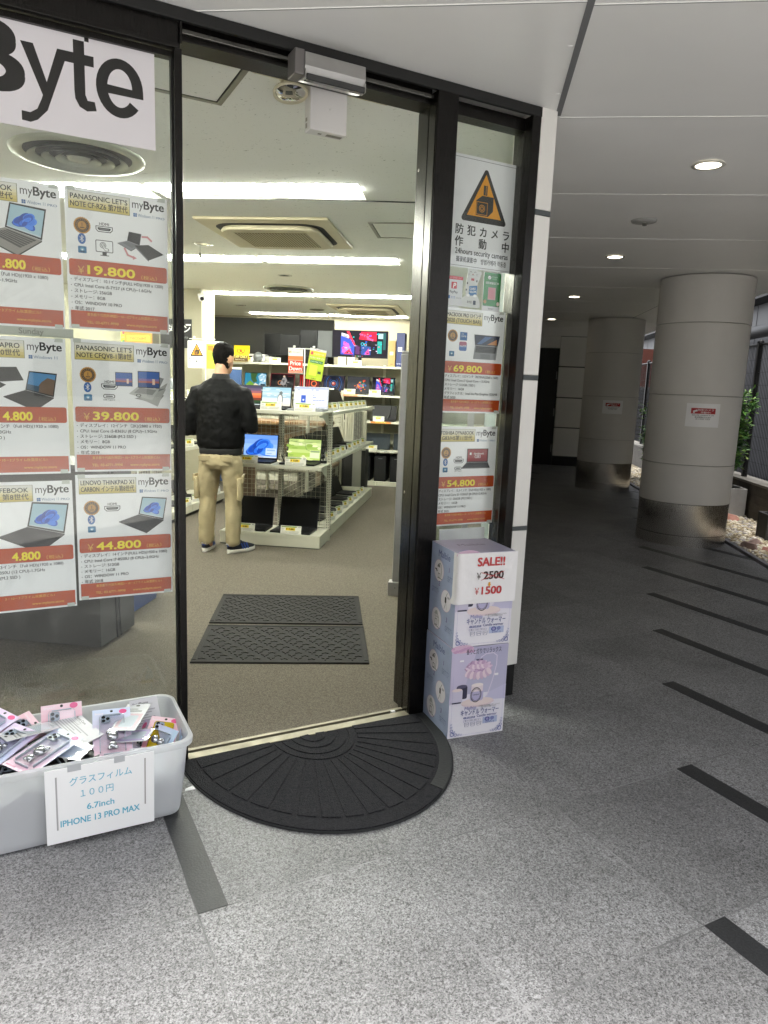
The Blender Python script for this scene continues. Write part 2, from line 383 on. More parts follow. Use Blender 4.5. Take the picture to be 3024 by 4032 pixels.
# ---- end wall of the passage with a dark doorway
PANEL = mat('white_cladding', '#e3e2de', .42, var=.03, vscale=2, rvar=.05)
GAP = mat('cladding_joint', '#4c5254', .6)
BLK = mat('black_steel', '#141414', .35, metal=.2, var=.3, vscale=12)
r = thing('passage_wall', 'white panelled wall with black joints at the passage end', 'wall', T(.2, 15.2, 0))
w = MB(); zs = [.19, .79, 1.405, 2.03, 2.64]
for a, b in zip(zs, zs[1:]): w.box((1.43, 0, a+.012), (2.35, .12, b-.012), PANEL)
w.build('panel', r, bevel=.003)
w = MB(); w.box((1.43, .012, 0), (2.345, .102, 2.64), GAP); w.box((0, .104, 0), (2.345, .118, 2.635), BLK); w.build('joint_backing', r)  # wide black box: added behind door and joints to stop daylight leaking in
w = MB(); w.box((1.435, .006, 0), (2.34, .11, .185), BLK); w.build('plinth', r)
w = MB(); w.box((0, .02, 2.40), (1.425, .12, 2.64), PANEL); w.build('lintel', r)
d = MB(); d.box((.05, .06, 0), (1.42, .1, 2.39), mat('black_door', '#0b0b0b', .5)); d = d.build('door', r)
for z in (.35, 1.1, 1.85):
    h = MB(); h.cbox((1.4, .05, z), (.014, .02, .16), mat('hinge_steel', '#8a8a88', .35, metal=.8)); h.build('hinge', d)
# ---- building side wall facing the passage, from the shop corner to the end wall
r = thing('passage_wall', 'white panelled side wall running back along the dark passage', 'wall', T(.205, 3.4, 0))
w = MB()
for a, b in ((.17, .82), (.84, 1.51), (1.53, 2.21), (2.23, 2.64)): w.box((0, 0, a), (.055, 11.8, b), PANEL)
w.build('panel', r); w = MB(); w.box((.0, 0.01, 0), (.045, 11.8, 2.64), BLK); w.build('joint_backing', r)
# ---- white corner pier beside the narrow window
r = thing('corner_pier', 'white panelled corner pier with grey joints beside the narrow window', 'pier', FG(2.083, 2.60))
w = MB()
for a, b in ((.160, .822), (.842, 1.512), (1.534, 2.212), (2.235, 2.64)): w.box((-.042, -.02, a), (.042, .17, b), PANEL)
w.build('panel', r, bevel=.003)
w = MB()
for a in (.822, 1.512, 2.212):
    w = MB(); w.box((-.045, -.023, a+.001), (.039, .165, a+.021), GAP); w.build('joint', r)
w = MB(); w.box((-.04, -.012, 0), (.034, .16, .1585), BLK); w.build('base', r)
# ---- round columns
STEEL = mat('brushed_steel', '#d0cdc8', .27, metal=1.0, var=.10, vscale=60, stretch=(40, 40, .2), rvar=.04)
for _n in [STEEL.node_tree.nodes['Principled BSDF']]:
    _n.inputs['Anisotropic'].default_value = .9; _tg = STEEL.node_tree.nodes.new('ShaderNodeTangent'); _tg.direction_type = 'RADIAL'; _tg.axis = 'Z'; STEEL.node_tree.links.new(_tg.outputs[0], _n.inputs['Tangent'])
COLM = mat('column_panel', '#cfcdc8', .5, var=.04, vscale=1.6)
SEAM = mat('column_seam', '#7c7b77', .7)
def column(x, y, R, z0, zl, zs, label):
    r = thing('round_column', label, 'column', T(x, y, 0), 'round columns along the passage')
    b = MB(); b.lathe([(R-.004, zl-.004), (R-.004, z0)], STEEL, 64, caps=False); b.build('steel_collar', r, smooth=True)
    b = MB(); b.lathe([(R-.004, 0), (R-.004, zl-.008)], STEEL, 64, caps=False); b.build('steel_base', r, smooth=True)
    b = MB(); b.lathe([(R-.012, .02), (R-.012, 2.63)], SEAM, 48); b.build('core', r, smooth=True)
    b = MB(); zz = [z0+.002]+zs+[2.635]
    for a, c2 in zip(zz, zz[1:]): b.lathe([(R-.008, a+.0015), (R, a+.005), (R, c2-.005), (R-.008, c2-.0015)], COLM, 64, caps=False)
    b.build('cladding', r, smooth=True, angle=.6)
    return r
column(2.21, 7.72, .441, .425, .115, [.82, 1.50, 2.19], 'nearer round grey column on a steel base in the passage')
column(2.09, 11.78, .425, .43, .12, [.80, 1.46, 2.12], 'farther round grey column on a steel base in the passage')
REDM = ink('#a51d22'); WHT = ink('#e9e9e9'); BLKI = ink('#161616')
def camera_notice(x, y, R, ang, z0, z1, hw, label):
    """A paper notice wrapped on the column at compass angle ANG."""
    b = MB(); n = 10
    def pt(u, z, e): a = ang+u/R; return (math.cos(a)*(R+e)-math.cos(ang)*R, math.sin(a)*(R+e)-math.sin(ang)*R, z)
    def patch(u0, u1, za, zb, m, e):
        for k in range(n):
            a, c2 = u0+(u1-u0)*k/n, u0+(u1-u0)*(k+1)/n
            b.add([pt(a, za, e), pt(c2, za, e), pt(c2, zb, e), pt(a, zb, e)], [(0, 1, 2, 3)], m)
    H = z1-z0; patch(-hw, hw, 0, H, mat('laminated_paper', '#e6e6e6', .3), .002)
    patch(-hw*.72, hw*.72, H*.56, H*.80, REDM, .0024)
    tmp = MB(); A = Art(tmp, I4)
    A.text('防犯カメラ', hw*.14, H*.69, H*.10, WHT, 'c', w=hw*.95, bold=.02); A.text('作動中！', hw*.14, H*.585, H*.09, WHT, 'c', w=hw*.6, bold=.02)
    A.poly([(-hw*.62, H*.68), (-hw*.38, H*.74), (-hw*.34, H*.67), (-hw*.58, H*.62)], WHT); A.rect(-hw*.6, H*.585, -hw*.5, H*.62, WHT)
    A.text('Security cameras in use', 0, H*.48, H*.085, BLKI, 'c', w=hw*1.3, bold=.01)
    A.text('监控摄像机正在运行', 0, H*.39, H*.07, BLKI, 'c', w=hw*.95, bold=.01); A.text('감시 카메라 작동중', 0, H*.31, H*.07, BLKI, 'c', w=hw*.85, bold=.01)
    for fc, mi in zip(tmp.f, tmp.mi): b.add([pt(tmp.v[i].x, tmp.v[i].y, .0030) for i in fc], [tuple(range(len(fc)))], tmp.mats[mi])
    o = b.build('notice', M=T(x+math.cos(ang)*R, y+math.sin(ang)*R, z0)); return tag(o, label, 'notice', 'camera notices on the columns')
camera_notice(2.21, 7.72, .441, math.radians(-94), 1.20, 1.425, .155, 'white security camera notice with red band on the nearer column')
camera_notice(2.09, 11.78, .425, math.radians(-93), 1.20, 1.405, .150, 'white security camera notice with red band on the farther column')
# ---- passage downlights
LED = glow('#fff2d8', 3); TRIM = mat('downlight_trim', '#c9c7be', .35)
def downlight(x, y, lab, on=True, r=.078, z=2.64, grp='downlights in the passage soffit'):
    t = thing('downlight', lab, 'light', T(x, y, z), grp)
    b = MB(); b.lathe([(r, -.001), (r+.004, -.006), (r-.016, -.008), (r-.018, -.002)], TRIM, 28, caps=False); b.build('trim', t, smooth=True)
    b = MB(); b.lathe([(.0001, -.0045), (r-.017, -.0045)], LED if on else mat('downlight_reflector', '#b8b6a8', .12, metal=.9), 28, caps=False); b.build('lamp' if on else 'reflector', t)
    return t
for y, n in ((4.055, 'glowing round downlight in the soffit nearest the camera'), (6.57, 'glowing round downlight in the soffit, the second along the passage'), (9.18, 'glowing round downlight in the soffit, the third along the passage'), (11.9, 'glowing round downlight in the soffit, farthest along the passage')): downlight(1.1, y, n)
t = thing('smoke_detector', 'flat unlit round detector disc on the soffit between two downlights', 'detector', T(1.05, 5.265, 2.64))
b = MB(); b.lathe([(.085, -.001), (.08, -.012), (.03, -.016), (.0001, -.016)], mat('detector_plastic', '#a9a9a6', .4), 28, caps=False); b.build('disc', t, smooth=True)
b = MB(); b.lathe([(.018, -.0155), (.014, -.03), (.0001, -.03)], mat('detector_lens', '#55554f', .3), 16, caps=False, M=T(.01, .02)); b.build('lens', t, smooth=True)
b = MB(); b.box((-60, -60, .001), (60, -1.2, .006), mat('road_bounce_pale', '#c4c2be', .8, var=.08, vscale=3)); tag(b.build('road'), kind='structure')  # unseen road sheet, made pale to bounce daylight up to the soffit
# ================================================================== shop front
FR = mat('dark_bronze_steel', '#171513', .30, metal=.6, var=.18, vscale=30, stretch=(60, 60, .4), rvar=.08)
FRB = mat('brushed_jamb_steel', '#5c5b58', .26, metal=1.0, var=.25, vscale=40, stretch=(90, 90, .3), rvar=.07)
RUB = mat('black_gasket', '#0c0c0c', .6)
PANE = glass_mat('window_glass', (.972, .988, .978), .85, 0, .06)
STL = mat('threshold_steel', '#7e7867', .5, metal=.6, var=.12, vscale=14, rvar=.1)
sf = thing('shop_facade', 'dark steel and glass shop front around the open doorway', 'shop front', FG(0, 2.58))
# local y 0 is the outer face
h = MB(); h.box((-4.4, .02, 2.52), (.545, .06, 2.638), FR); h.box((-4.4, 0, 2.60), (2.043, .018, 2.6385), RUB); h.box((-4.4, .0, 2.515), (.545, .019, 2.53), FR)
h.build('fascia', sf, bevel=.002)
h = MB(); h.box((.5535, .05, 2.560), (1.532, .115, 2.637), FR); h.box((.5505, .115, 2.562), (1.545, .16, 2.70), FR); h.box((.558, .03, 2.575), (1.53, .049, 2.59), FRB)
h.build('door_header', sf, bevel=.002)
h = MB(); h.box((.527, .0, 0), (.551, .055, 2.514), FR); h.box((.5455, .003, 2.532), (.553, .058, 2.6), FR); h.box((.540, .063, 0.0), (.550, .10, 2.56), RUB); h.box((.541, .058, 0), (.553, .062, 2.515), FRB)
h.build('mullion', sf, bevel=.0015)
for x in (-.95, -2.4, -3.85):
    h = MB(); h.box((x, .0, 0), (x+.05, .055, 2.514), FR); h.build('mullion', sf, bevel=.0015)
# fixed panes on the left
xs = [-4.4, -3.85, -2.4, -.95, .527]
for a, b in zip(xs, xs[1:]):
    a2 = a+.05 if a > -4.3 else a
    w = MB(); w.box((a2, .03, .05), (b, .062, .075), FR); w.box((a2, .03, 2.495), (b, .062, 2.513), FR); w.box((b-.005, .031, .076), (b-.001, .061, 2.494), RUB); fr = w.build('window_frame', sf)
    p = MB(); p.box((a2, .045, .075), (b-.004, .053, 2.495), PANE); p.build('pane', fr)
    k = MB(); k.box((a2, .01, 0), (b, .065, .049), FR); k.build('sill', fr)
# right jamb
j = MB(); j.box((1.532, 0, 0), (1.626, .10, 2.60), FR); j.box((1.541, .101, 0), (1.60, .165, 2.60), FR); j.build('jamb', sf, bevel=.002)
j = MB(); j.box((1.5285, .012, 0), (1.5315, .058, 2.558), FRB); j.box((1.5285, .066, 0), (1.5315, .098, 2.558), FRB); j.box((1.5385, .104, 0), (1.5405, .162, 2.558), FRB)
j.build('jamb_lining', sf)
for z in (2.34, 1.0):
    j = MB(); j.lathe([(.0001, 0), (.007, 0), (.007, .002), (.0001, .0025)], STEEL, 12, M=T(1.5405, .145, z) @ RY(-PI/2)); j.build('screw', sf, smooth=True)
# narrow side light
w = MB(); w.box((1.627, .05, 2.55), (2.0, .12, 2.599), FR); w.box((1.627, .05, .0), (2.0, .12, .06), FR); w.box((1.995, .0, 0), (2.0395, .05, 2.6), FR); w.box((1.993, .052, .061), (2.0, .118, 2.549), FRB)
w.box((1.627, .101, .061), (1.64, .118, 2.549), RUB); fr = w.build('window_frame', sf, bevel=.0015)
p = MB(); p.box((1.64, .082, .06), (1.992, .090, 2.55), glass_mat('side_window_glass', (.975, .99, .98), .45, 0, .03)); p.build('pane', fr)
# threshold
w = MB(); w.box((.5525, -.005, 0), (1.531, .040, .012), STL); w.box((.5525, .041, 0), (1.531, .056, .004), RUB); w.box((.5545, .057, 0), (1.531, .076, .013), STL)
w.build('threshold', sf, bevel=.001)
w = MB(); w.cbox((1.475, .0485, .01), (.02, .013, .012), WHT); w.build('door_stop', sf, bevel=.001)
# ---- automatic door sensor over the opening
t = thing('door_sensor', 'silver and black sensor bar mounted on the door header', 'sensor', FG(.93, 2.50, 2.5))
ALU = mat('satin_aluminium', '#a5a4a2', .35, metal=.7, var=.06, vscale=12)
b = MB(); b.box((-.018, 0, -.004), (.018, .075, .078), mat('sensor_bracket', '#6f6c6b', .45, metal=.5)); b.build('bracket', t, bevel=.004)
b = MB(); b.prism([(0, 0), (.055, -.01), (.075, .03), (.07, .075), (0, .075)], .232, ALU, T(.019, .075, 0) @ Matrix(((0, 0, 1, 0), (-1, 0, 0, 0), (0, 1, 0, 0), (0, 0, 0, 1)))); fixn(b.build('housing', t, bevel=.003))
b = MB(); b.prism([(0, 0), (.03, -.004), (.034, .016), (.0, .02)], .222, mat('sensor_window', '#0a0a0a', .12), T(.024, .0285, -.012) @ Matrix(((0, 0, 1, 0), (-1, 0, 0, 0), (0, 1, 0, 0), (0, 0, 0, 1)))); fixn(b.build('lens_window', t, bevel=.002))
for x in (.0195, .2465):
    b = MB(); b.box((x, 0, -.012), (x+.005, .034, .02), ALU); b.build('end_cap', t, bevel=.002)
# ---- white box hanging behind the header
t = thing('receiver_box', 'white plastic box hanging below the door header inside', 'box', FG(1.147, 2.785, 2.42))
PLW = mat('warm_white_plastic', '#d6d4d2', .45, var=.02)
b = MB(); b.box((-.077, -.03, 0), (.077, .03, .17), PLW); b.build('case', t, bevel=.004)
b = MB(); A = Art(b, T(-.0772, .03, 0) @ RZ(-PI/2) @ RX(PI/2)); A.rect(.012, .012, .03, .03, ink('#8f8b80')); A.rect(.012, .036, .03, .05, ink('#8f8b80')); b.build('side_label', t); b = MB()
A = Art(b, T(-.077, -.03, -.0004) @ RX(PI)); A.rect(.08, -.045, .145, -.02, ink('#77736a')); A.rect(.045, -.04, .06, -.025, ink('#77736a')); b.build('label', t)
b = MB(); b.lathe([(.0001, 0), (.004, 0), (.003, .004), (.0001, .005)], PLW, 10, M=T(.005, -.03, .085) @ RX(PI/2)); b.build('button', t)
# ---- round convex mirror on a bent arm
t = thing('convex_mirror', 'round convex mirror hanging on a bent arm behind the header', 'mirror', FG(1.005, 2.80, HC) @ Matrix.Scale(.84, 4))
IV = mat('ivory_plastic', '#cfc8ac', .4)
b = MB(); b.lathe([(.0001, 0), (.055, 0), (.055, -.008), (.045, -.012), (.0001, -.012)], IV, 28); b.build('ceiling_plate', t, smooth=True, angle=.6)
b = MB()
for sx in (-1, 1): b.tube([(0, 0, -.01), (sx*.03, 0, -.014), (sx*.045, .0, -.03), (sx*.047, -.0, -.062)], .0045, IV, 8)
b.build('arm', t, smooth=True)
MM = T(0, 0, -.062) @ RX(math.radians(-11))
b = MB(MM); b.lathe([(.066, -.002), (.078, -.010), (.080, .004), (.06, .016), (.0001, .02)], IV, 36, caps=False); b.build('rim', t, smooth=True)
b = MB(MM); b.lathe([(.068, -.004), (.055, -.012), (.035, -.019), (.015, -.022), (.0001, -.0225)], mat('mirror_silver', '#dddddd', .03, metal=1.0), 36, caps=False); b.build('mirror', t, smooth=True)
# ================================================================== ceiling fittings of the shop
TUBE = mat('fluorescent_diffuser', (.8, .8, .75), .5, emit=20.0, ecol=(.98, 1.0, .90))
LHOUS = mat('light_reflector', '#a9a9a0', .4)
ROWN = ['nearest the doorway', 'second from the doorway', 'third from the doorway', 'at the back of the shop']
rows = sorted(set(l[2] for l in LIGHTS)); rowi = {}
for (x0, x1, y0, y1) in LIGHTS:
    i = rows.index(y0); k = rowi.get(i, 0); rowi[i] = k+1
    pos = ['right end', 'second from right', 'third from right', 'left end'][k]
    t = thing('ceiling_light', 'recessed strip light, %s, row %s' % (pos, ROWN[i]), 'ceiling light', T((x0+x1)/2, (y0+y1)/2, HC), 'strip lights recessed in the shop ceiling')
    w, d = (x1-x0)/2, (y1-y0)/2
    b = MB(); b.add([(-w, -d, 0), (w, -d, 0), (w, d, 0), (-w, d, 0), (-w, -d+.03, .07), (w, -d+.03, .07), (w, d-.03, .07), (-w, d-.03, .07)],
                    [(0, 1, 5, 4), (1, 2, 6, 5), (2, 3, 7, 6), (3, 0, 4, 7), (4, 5, 6, 7)], LHOUS); b.build('housing', t)
    b = MB(); b.box((-w+.01, -d+.035, -.012), (w-.01, -d+.135, .03), TUBE); b.build('diffuser', t, bevel=.008)
BEIGE = mat('aged_beige_plastic', '#c6bd9f', .45, var=.05, vscale=4)
SLOT = mat('air_slot', '#121210', .6)
def cassette(x0, x1, y0, y1, label):
    t = thing('air_conditioner', label, 'air conditioner', T((x0+x1)/2, (y0+y1)/2, HC), 'ceiling air conditioners')
    w, d = (x1-x0)/2, (y1-y0)/2
    b = MB(); b.box((-w, -d, -.022), (w, d, -.001), BEIGE); b.build('panel', t, bevel=.008)
    def rr(a, c, r, z, n=8):
        p = []
        for cx, cy, a0 in ((a-r, -c+r, -90), (a-r, c-r, 0), (-a+r, c-r, 90), (-a+r, -c+r, 180)):
            p += [(cx+r*math.cos(math.radians(a0+90*k/n)), cy+r*math.sin(math.radians(a0+90*k/n)), z) for k in range(n+1)]
        return p
    b = MB(); b.loft([rr(w*.83, d*.78, .16, -.0235), rr(w*.83, d*.78, .16, -.0225)], SLOT); fixn(b.build('air_slot', t))
    b = MB(); b.loft([rr(w*.74, d*.69, .14, -.024), rr(w*.77, d*.72, .15, -.045), rr(w*.74, d*.70, .14, -.058)], BEIGE); fixn(b.build('cover', t, bevel=.003))
    b = MB(); b.box((-w*.56, -d*.50, -.0605), (w*.56, d*.50, -.0585), mat('filter_mesh', '#8a7f5e', .7, var=.2, vscale=60))
    for k in range(26): x = -w*.55+k*w*1.1/25; b.box((x-.003, -d*.495, -.0625), (x+.003, d*.495, -.0605), BEIGE)
    b.build('grille', t)
cassette(-2.073, -1.095, 5.085, 6.11, 'square beige ceiling air conditioner nearer the doorway')
cassette(-2.19, -1.16, 10.2, 11.45, 'square beige ceiling air conditioner at the back of the shop')
GREYM = mat('vent_metal', '#a9ab9d', .45, metal=.3, var=.05)
def diffuser(x, y, R, label):
    t = thing('air_vent', label, 'air vent', T(x, y, HC), 'round ceiling vents')
    b = MB(); b.lathe([(R, -.001), (R*.99, -.014), (R*.86, -.02), (R*.80, -.004)], GREYM, 40, caps=False); b.build('rim', t, smooth=True)
    b = MB()
    for q in (.74, .54, .34): b.lathe([(R*q, -.030), (R*(q-.11), -.006), (R*(q-.12), -.012), (R*(q-.01), -.034)], GREYM, 40, caps=False)
    b.build('louver_rings', t, smooth=True)
    b = MB(); b.lathe([(.0001, -.030), (R*.16, -.028), (R*.18, -.01)], GREYM, 24, caps=False); b.build('centre_cone', t, smooth=True)
    b = MB(); b.lathe([(.0001, -.002), (R*.85, -.002)], mat('vent_throat', '#3a3a32', .8), 32, caps=False); b.build('throat', t)
diffuser(-2.16, 3.77, .335, 'large round louvred ceiling vent above the window posters')
diffuser(-2.35, 8.74, .30, 'round louvred ceiling vent between the second and third light rows')
for x, y, r, n in ((-2.38, 6.08, .075, 'small unlit downlight with a hanging tag left of the air conditioner'), (-2.115, 7.71, .075, 'small unlit downlight behind the second light row'), (-3.61, 10.68, .085, 'small unlit downlight left of the back air conditioner')):
    o = downlight(x, y, n, False, r, HC, 'unlit downlights in the shop ceiling')
    if y < 7:
        b = MB(); b.tube([(-.03, 0, -.008), (-.03, 0, -.07)], .0012, SLOT, 5); b.prism([(-.012, 0), (.012, 0), (.014, .03), (.006, .05), (-.006, .05), (-.014, .03)], .002, mat('tag_plastic', '#6c6a5c', .5), T(-.03, 0, -.12) @ RX(PI/2)); b.build('tag', o)
t = thing('speaker', 'flat grey round ceiling speaker left of the back air conditioner', 'speaker', T(-2.51, 11.02, HC))
b = MB(); b.lathe([(.11, -.001), (.105, -.008), (.0001, -.008)], mat('speaker_cloth', '#75736a', .8), 28, caps=False); b.build('grille', t)
b = MB(); b.lathe([(.118, -.001), (.112, -.010), (.105, -.0085)], GREYM, 28, caps=False); b.build('rim', t, smooth=True)
HF = mat('hatch_frame', '#8d8d80', .4, metal=.6)
def hatch(M, w, d, label):
    t = thing('ceiling_hatch', label, 'hatch', M, 'ceiling hatches')
    b = MB()
    for (a, c) in (((0, 0), (w, .022)), ((0, d-.022), (w, d)), ((0, .022), (.022, d-.022)), ((w-.022, .022), (w, d-.022))): b.box((a[0], a[1], -.006), (c[0], c[1], -.001), HF)
    for (a, c) in (((.023, .023), (w-.023, .027)), ((.023, d-.027), (w-.023, d-.023)), ((.023, .027), (.027, d-.027)), ((w-.027, .027), (w-.023, d-.027))): b.box((a[0], a[1], -.003), (c[0], c[1], -.001), SLOT)
    b.build('frame', t); b = MB(); b.box((.028, .028, -.0025), (w-.028, d-.028, -.001), CEIL); b.build('lid', t)
hatch(FG(.39, 2.76, HC), .457, .452, 'aluminium framed ceiling hatch just inside the door header')
hatch(T(-.837, 5.222, HC), .45, .51, 'aluminium framed ceiling hatch right of the air conditioner')
b = MB(FG(.862, 2.742, HC)); b.box((0, 0, -.006), (.57, .084, -.001), BEIGE)
tag(b.build('ceiling_strip', bevel=.002), 'flat beige cover strip on the ceiling just behind the door header', 'cover strip')
b = MB(); b.tube([(-1.75, 4.53, 2.597), (-1.3, 4.56, 2.588), (-.9, 4.62, 2.594), (-.5, 4.62, 2.585), (-.1, 4.66, 2.595)], .004, SLOT, 6)
tag(b.build('cable', smooth=True), 'thin black cable strung across the ceiling beside the nearest light row', 'cable')
t = thing('security_camera', 'white bracket security camera in the back left ceiling corner', 'camera', T(-3.28, 8.3, 2.42))
b = MB(); b.cbox((0, 0, .0), (.06, .12, .06), PLW, RX(.4) @ RZ(.5)); b.build('body', t, bevel=.006)
b = MB(); b.lathe([(.0001, .0), (.022, 0), (.022, .012), (.0001, .012)], SLOT, 16, M=RX(.4) @ RZ(.5) @ T(0, -.06, 0) @ RX(PI/2)); b.build('lens', t, smooth=True, angle=.6)
b = MB(); b.tube([(0, .02, .02), (-.02, .06, .08), (-.05, .09, .09)], .008, PLW, 8); b.build('bracket', t, smooth=True)
# ================================================================== planting strip right of the passage
CON = mat('dark_concrete', '#5a5753', .8, var=.2, vscale=9, bump=.2, bscale=40)
b = MB(); b.box((3.50, 2.2, 0), (3.72, 19, .44), CON); b.box((3.48, 2.2, .442), (3.74, 19, .472), mat('wall_coping', '#8d8a84', .7, var=.15, vscale=6))
for z in (.1, .2, .3): b.box((3.494, 2.2, z), (3.4995, 19, z+.02), CON)
tag(b.build('low_wall'), 'low dark concrete wall under the black mesh fence', 'wall')
FEN = mat('fence_paint', '#1b1b1c', .45, metal=.2)
t = thing('mesh_fence', 'black welded mesh fence standing on the low concrete wall', 'fence', T(3.62, 0, .473))
ys = [3.9, 5.95, 8.0, 10.05, 12.1, 14.15, 16.2, 18.2]
for y in ys:
    b = MB(); b.box((-.03, y-.03, 0), (.03, y+.03, 1.75), FEN); b.lathe([(.045, 0), (.04, .02), (.0001, .05)], FEN, 12, T(0, y, 1.75), caps=False); b.build('post', t, bevel=.003)
for a, c in zip(ys, ys[1:]):
    b = MB()
    n = int((c-a-.06)/.05)
    for k in range(n+1):
        y = a+.035+k*(c-a-.07)/n; b.box((-.0025, y-.0025, .03), (.0025, y+.0025, 1.72), FEN)
    for k in range(11):
        z = .05+k*.165; b.box((.003, a+.032, z-.003), (.008, c-.032, z+.003), FEN)
    b.tube([(0, a+.03, 1.73), (0, c-.03, 1.73)], .016, FEN, 8); b.build('mesh_panel', t)
# gravel: many pebbles, one object
rnd = random.Random(3)
PB = [mat('pebble_%d' % i, c, .75) for i, c in enumerate(('#c9bfa6', '#b3a68a', '#d9d3c4', '#9c8f78', '#a9a4a0'))]
b = MB(); b.box((2.70, 3.2, -.02), (3.495, 17, .012), mat('gravel_bed', '#a4987f', .9, var=.4, vscale=60))
ICO = [(0,0,-1),(.72,-.53,-.45),(-.28,-.85,-.45),(-.89,0,-.45),(-.28,.85,-.45),(.72,.53,-.45),(.28,-.85,.45),(-.72,-.53,.45),(-.72,.53,.45),(.28,.85,.45),(.89,0,.45),(0,0,1)]
ICF = [(0,1,2),(1,0,5),(0,2,3),(0,3,4),(0,4,5),(1,5,10),(2,1,6),(3,2,7),(4,3,8),(5,4,9),(1,10,6),(2,6,7),(3,7,8),(4,8,9),(5,9,10),(6,10,11),(7,6,11),(8,7,11),(9,8,11),(10,9,11)]
for k in range(5200):
    y = 5.8+rnd.random()**1.3*9.5; x = 2.72+rnd.random()*.77; s = .011+.013*rnd.random()
    M = T(x, y, .012+s*.35) @ RZ(rnd.random()*6.3) @ Matrix.Diagonal((s*1.4, s, s*.7, 1))
    b.add(ICO, ICF, PB[rnd.randrange(5)], M)
tag(b.build('gravel', smooth=True), 'pale tan pebbles filling the planting strip', 'gravel', kind='stuff')
b = MB(); b.box((2.655, 3.2, -.02), (2.697, 17, .03), mat('kerb_stone', '#77767a', .6, var=.12, vscale=40)); tag(b.build('kerb'), kind='structure')
RK = [mat('rock_%d' % i, c, .8, var=.3, vscale=9, bump=.5, bscale=18) for i, c in enumerate(('#a8786a', '#b99284', '#8f7a72', '#a9988e'))]
def rock(x, y, s, sd, label):
    r = random.Random(sd); bm = bmesh.new(); bmesh.ops.create_icosphere(bm, subdivisions=3, radius=1)
    cuts = [(Vector((r.uniform(-1, 1), r.uniform(-1, 1), r.uniform(-.4, 1))).normalized(), r.uniform(.45, .8)) for _ in range(11)]
    for v in bm.verts:
        for n, d in cuts:
            q = v.co.dot(n)
            if q > d: v.co -= n*(q-d)
        v.co *= 1+.06*noise.noise(v.co*3+Vector((sd, 0, 0)))
        v.co = Vector((v.co.x*s*1.25, v.co.y*s, v.co.z*s*.75))
    me = bpy.data.meshes.new('rock'); bm.to_mesh(me); bm.free(); me.materials.append(RK[sd % 4])
    o = bpy.data.objects.new('rock', me); COL.objects.link(o); o.location = (x, y, s*.42); o.rotation_euler = (0, 0, r.random()*6)
    tag(o, label, 'rock', 'rocks on the gravel')
rock(3.20, 9.16, .10, 0, 'orange pink rock leaning on the pale planter, larger of the pair'); rock(3.04, 9.12, .075, 4, 'small pink rock beside the pale planter and the column')
for i, (x, y, s, n) in enumerate(((2.80, 7.36, .085, 'flat grey brown rock at the kerb edge of the front rock group'), (2.93, 7.62, .075, 'brown rock at the back of the front rock group'), (2.92, 7.28, .065, 'dark pink rock in the middle of the front rock group'), (3.05, 7.42, .075, 'pale pink rock beside the dark planter'), (3.18, 7.25, .08, 'pale grey rock behind the pink ones at the front'), (3.08, 7.08, .07, 'pinkish rock lowest in the front rock group'))): rock(x, y, s, [2, 6, 0, 1, 3, 5][i], n)
def planter(x0, x1, y0, y1, h, m, label):
    t = thing('planter', label, 'planter', T((x0+x1)/2, (y0+y1)/2, .012), 'concrete planters'); w, d = (x1-x0)/2, (y1-y0)/2
    b = MB(); b.box((-w, -d, 0), (w, -d+.03, h), m); b.box((-w, d-.03, 0), (w, d, h), m); b.box((-w, -d+.03, 0), (-w+.03, d-.03, h), m); b.box((w-.03, -d+.03, 0), (w, d-.03, h), m); b.build('box', t, bevel=.004)
    b = MB(); b.box((-w+.03, -d+.03, 0.01), (w-.03, d-.03, h-.03), mat('soil', '#2d241c', .95, var=.4, vscale=50, bump=.6)); b.build('soil', t)
planter(3.0, 3.46, 9.42, 9.88, .36, mat('pale_planter', '#9a9997', .75, var=.08, vscale=12), 'pale grey square planter holding the leafy shrub beside the column')
planter(3.12, 3.47, 7.85, 8.12, .28, mat('dark_planter', '#3f3f40', .7, var=.12, vscale=12), 'dark grey planter at the picture edge')
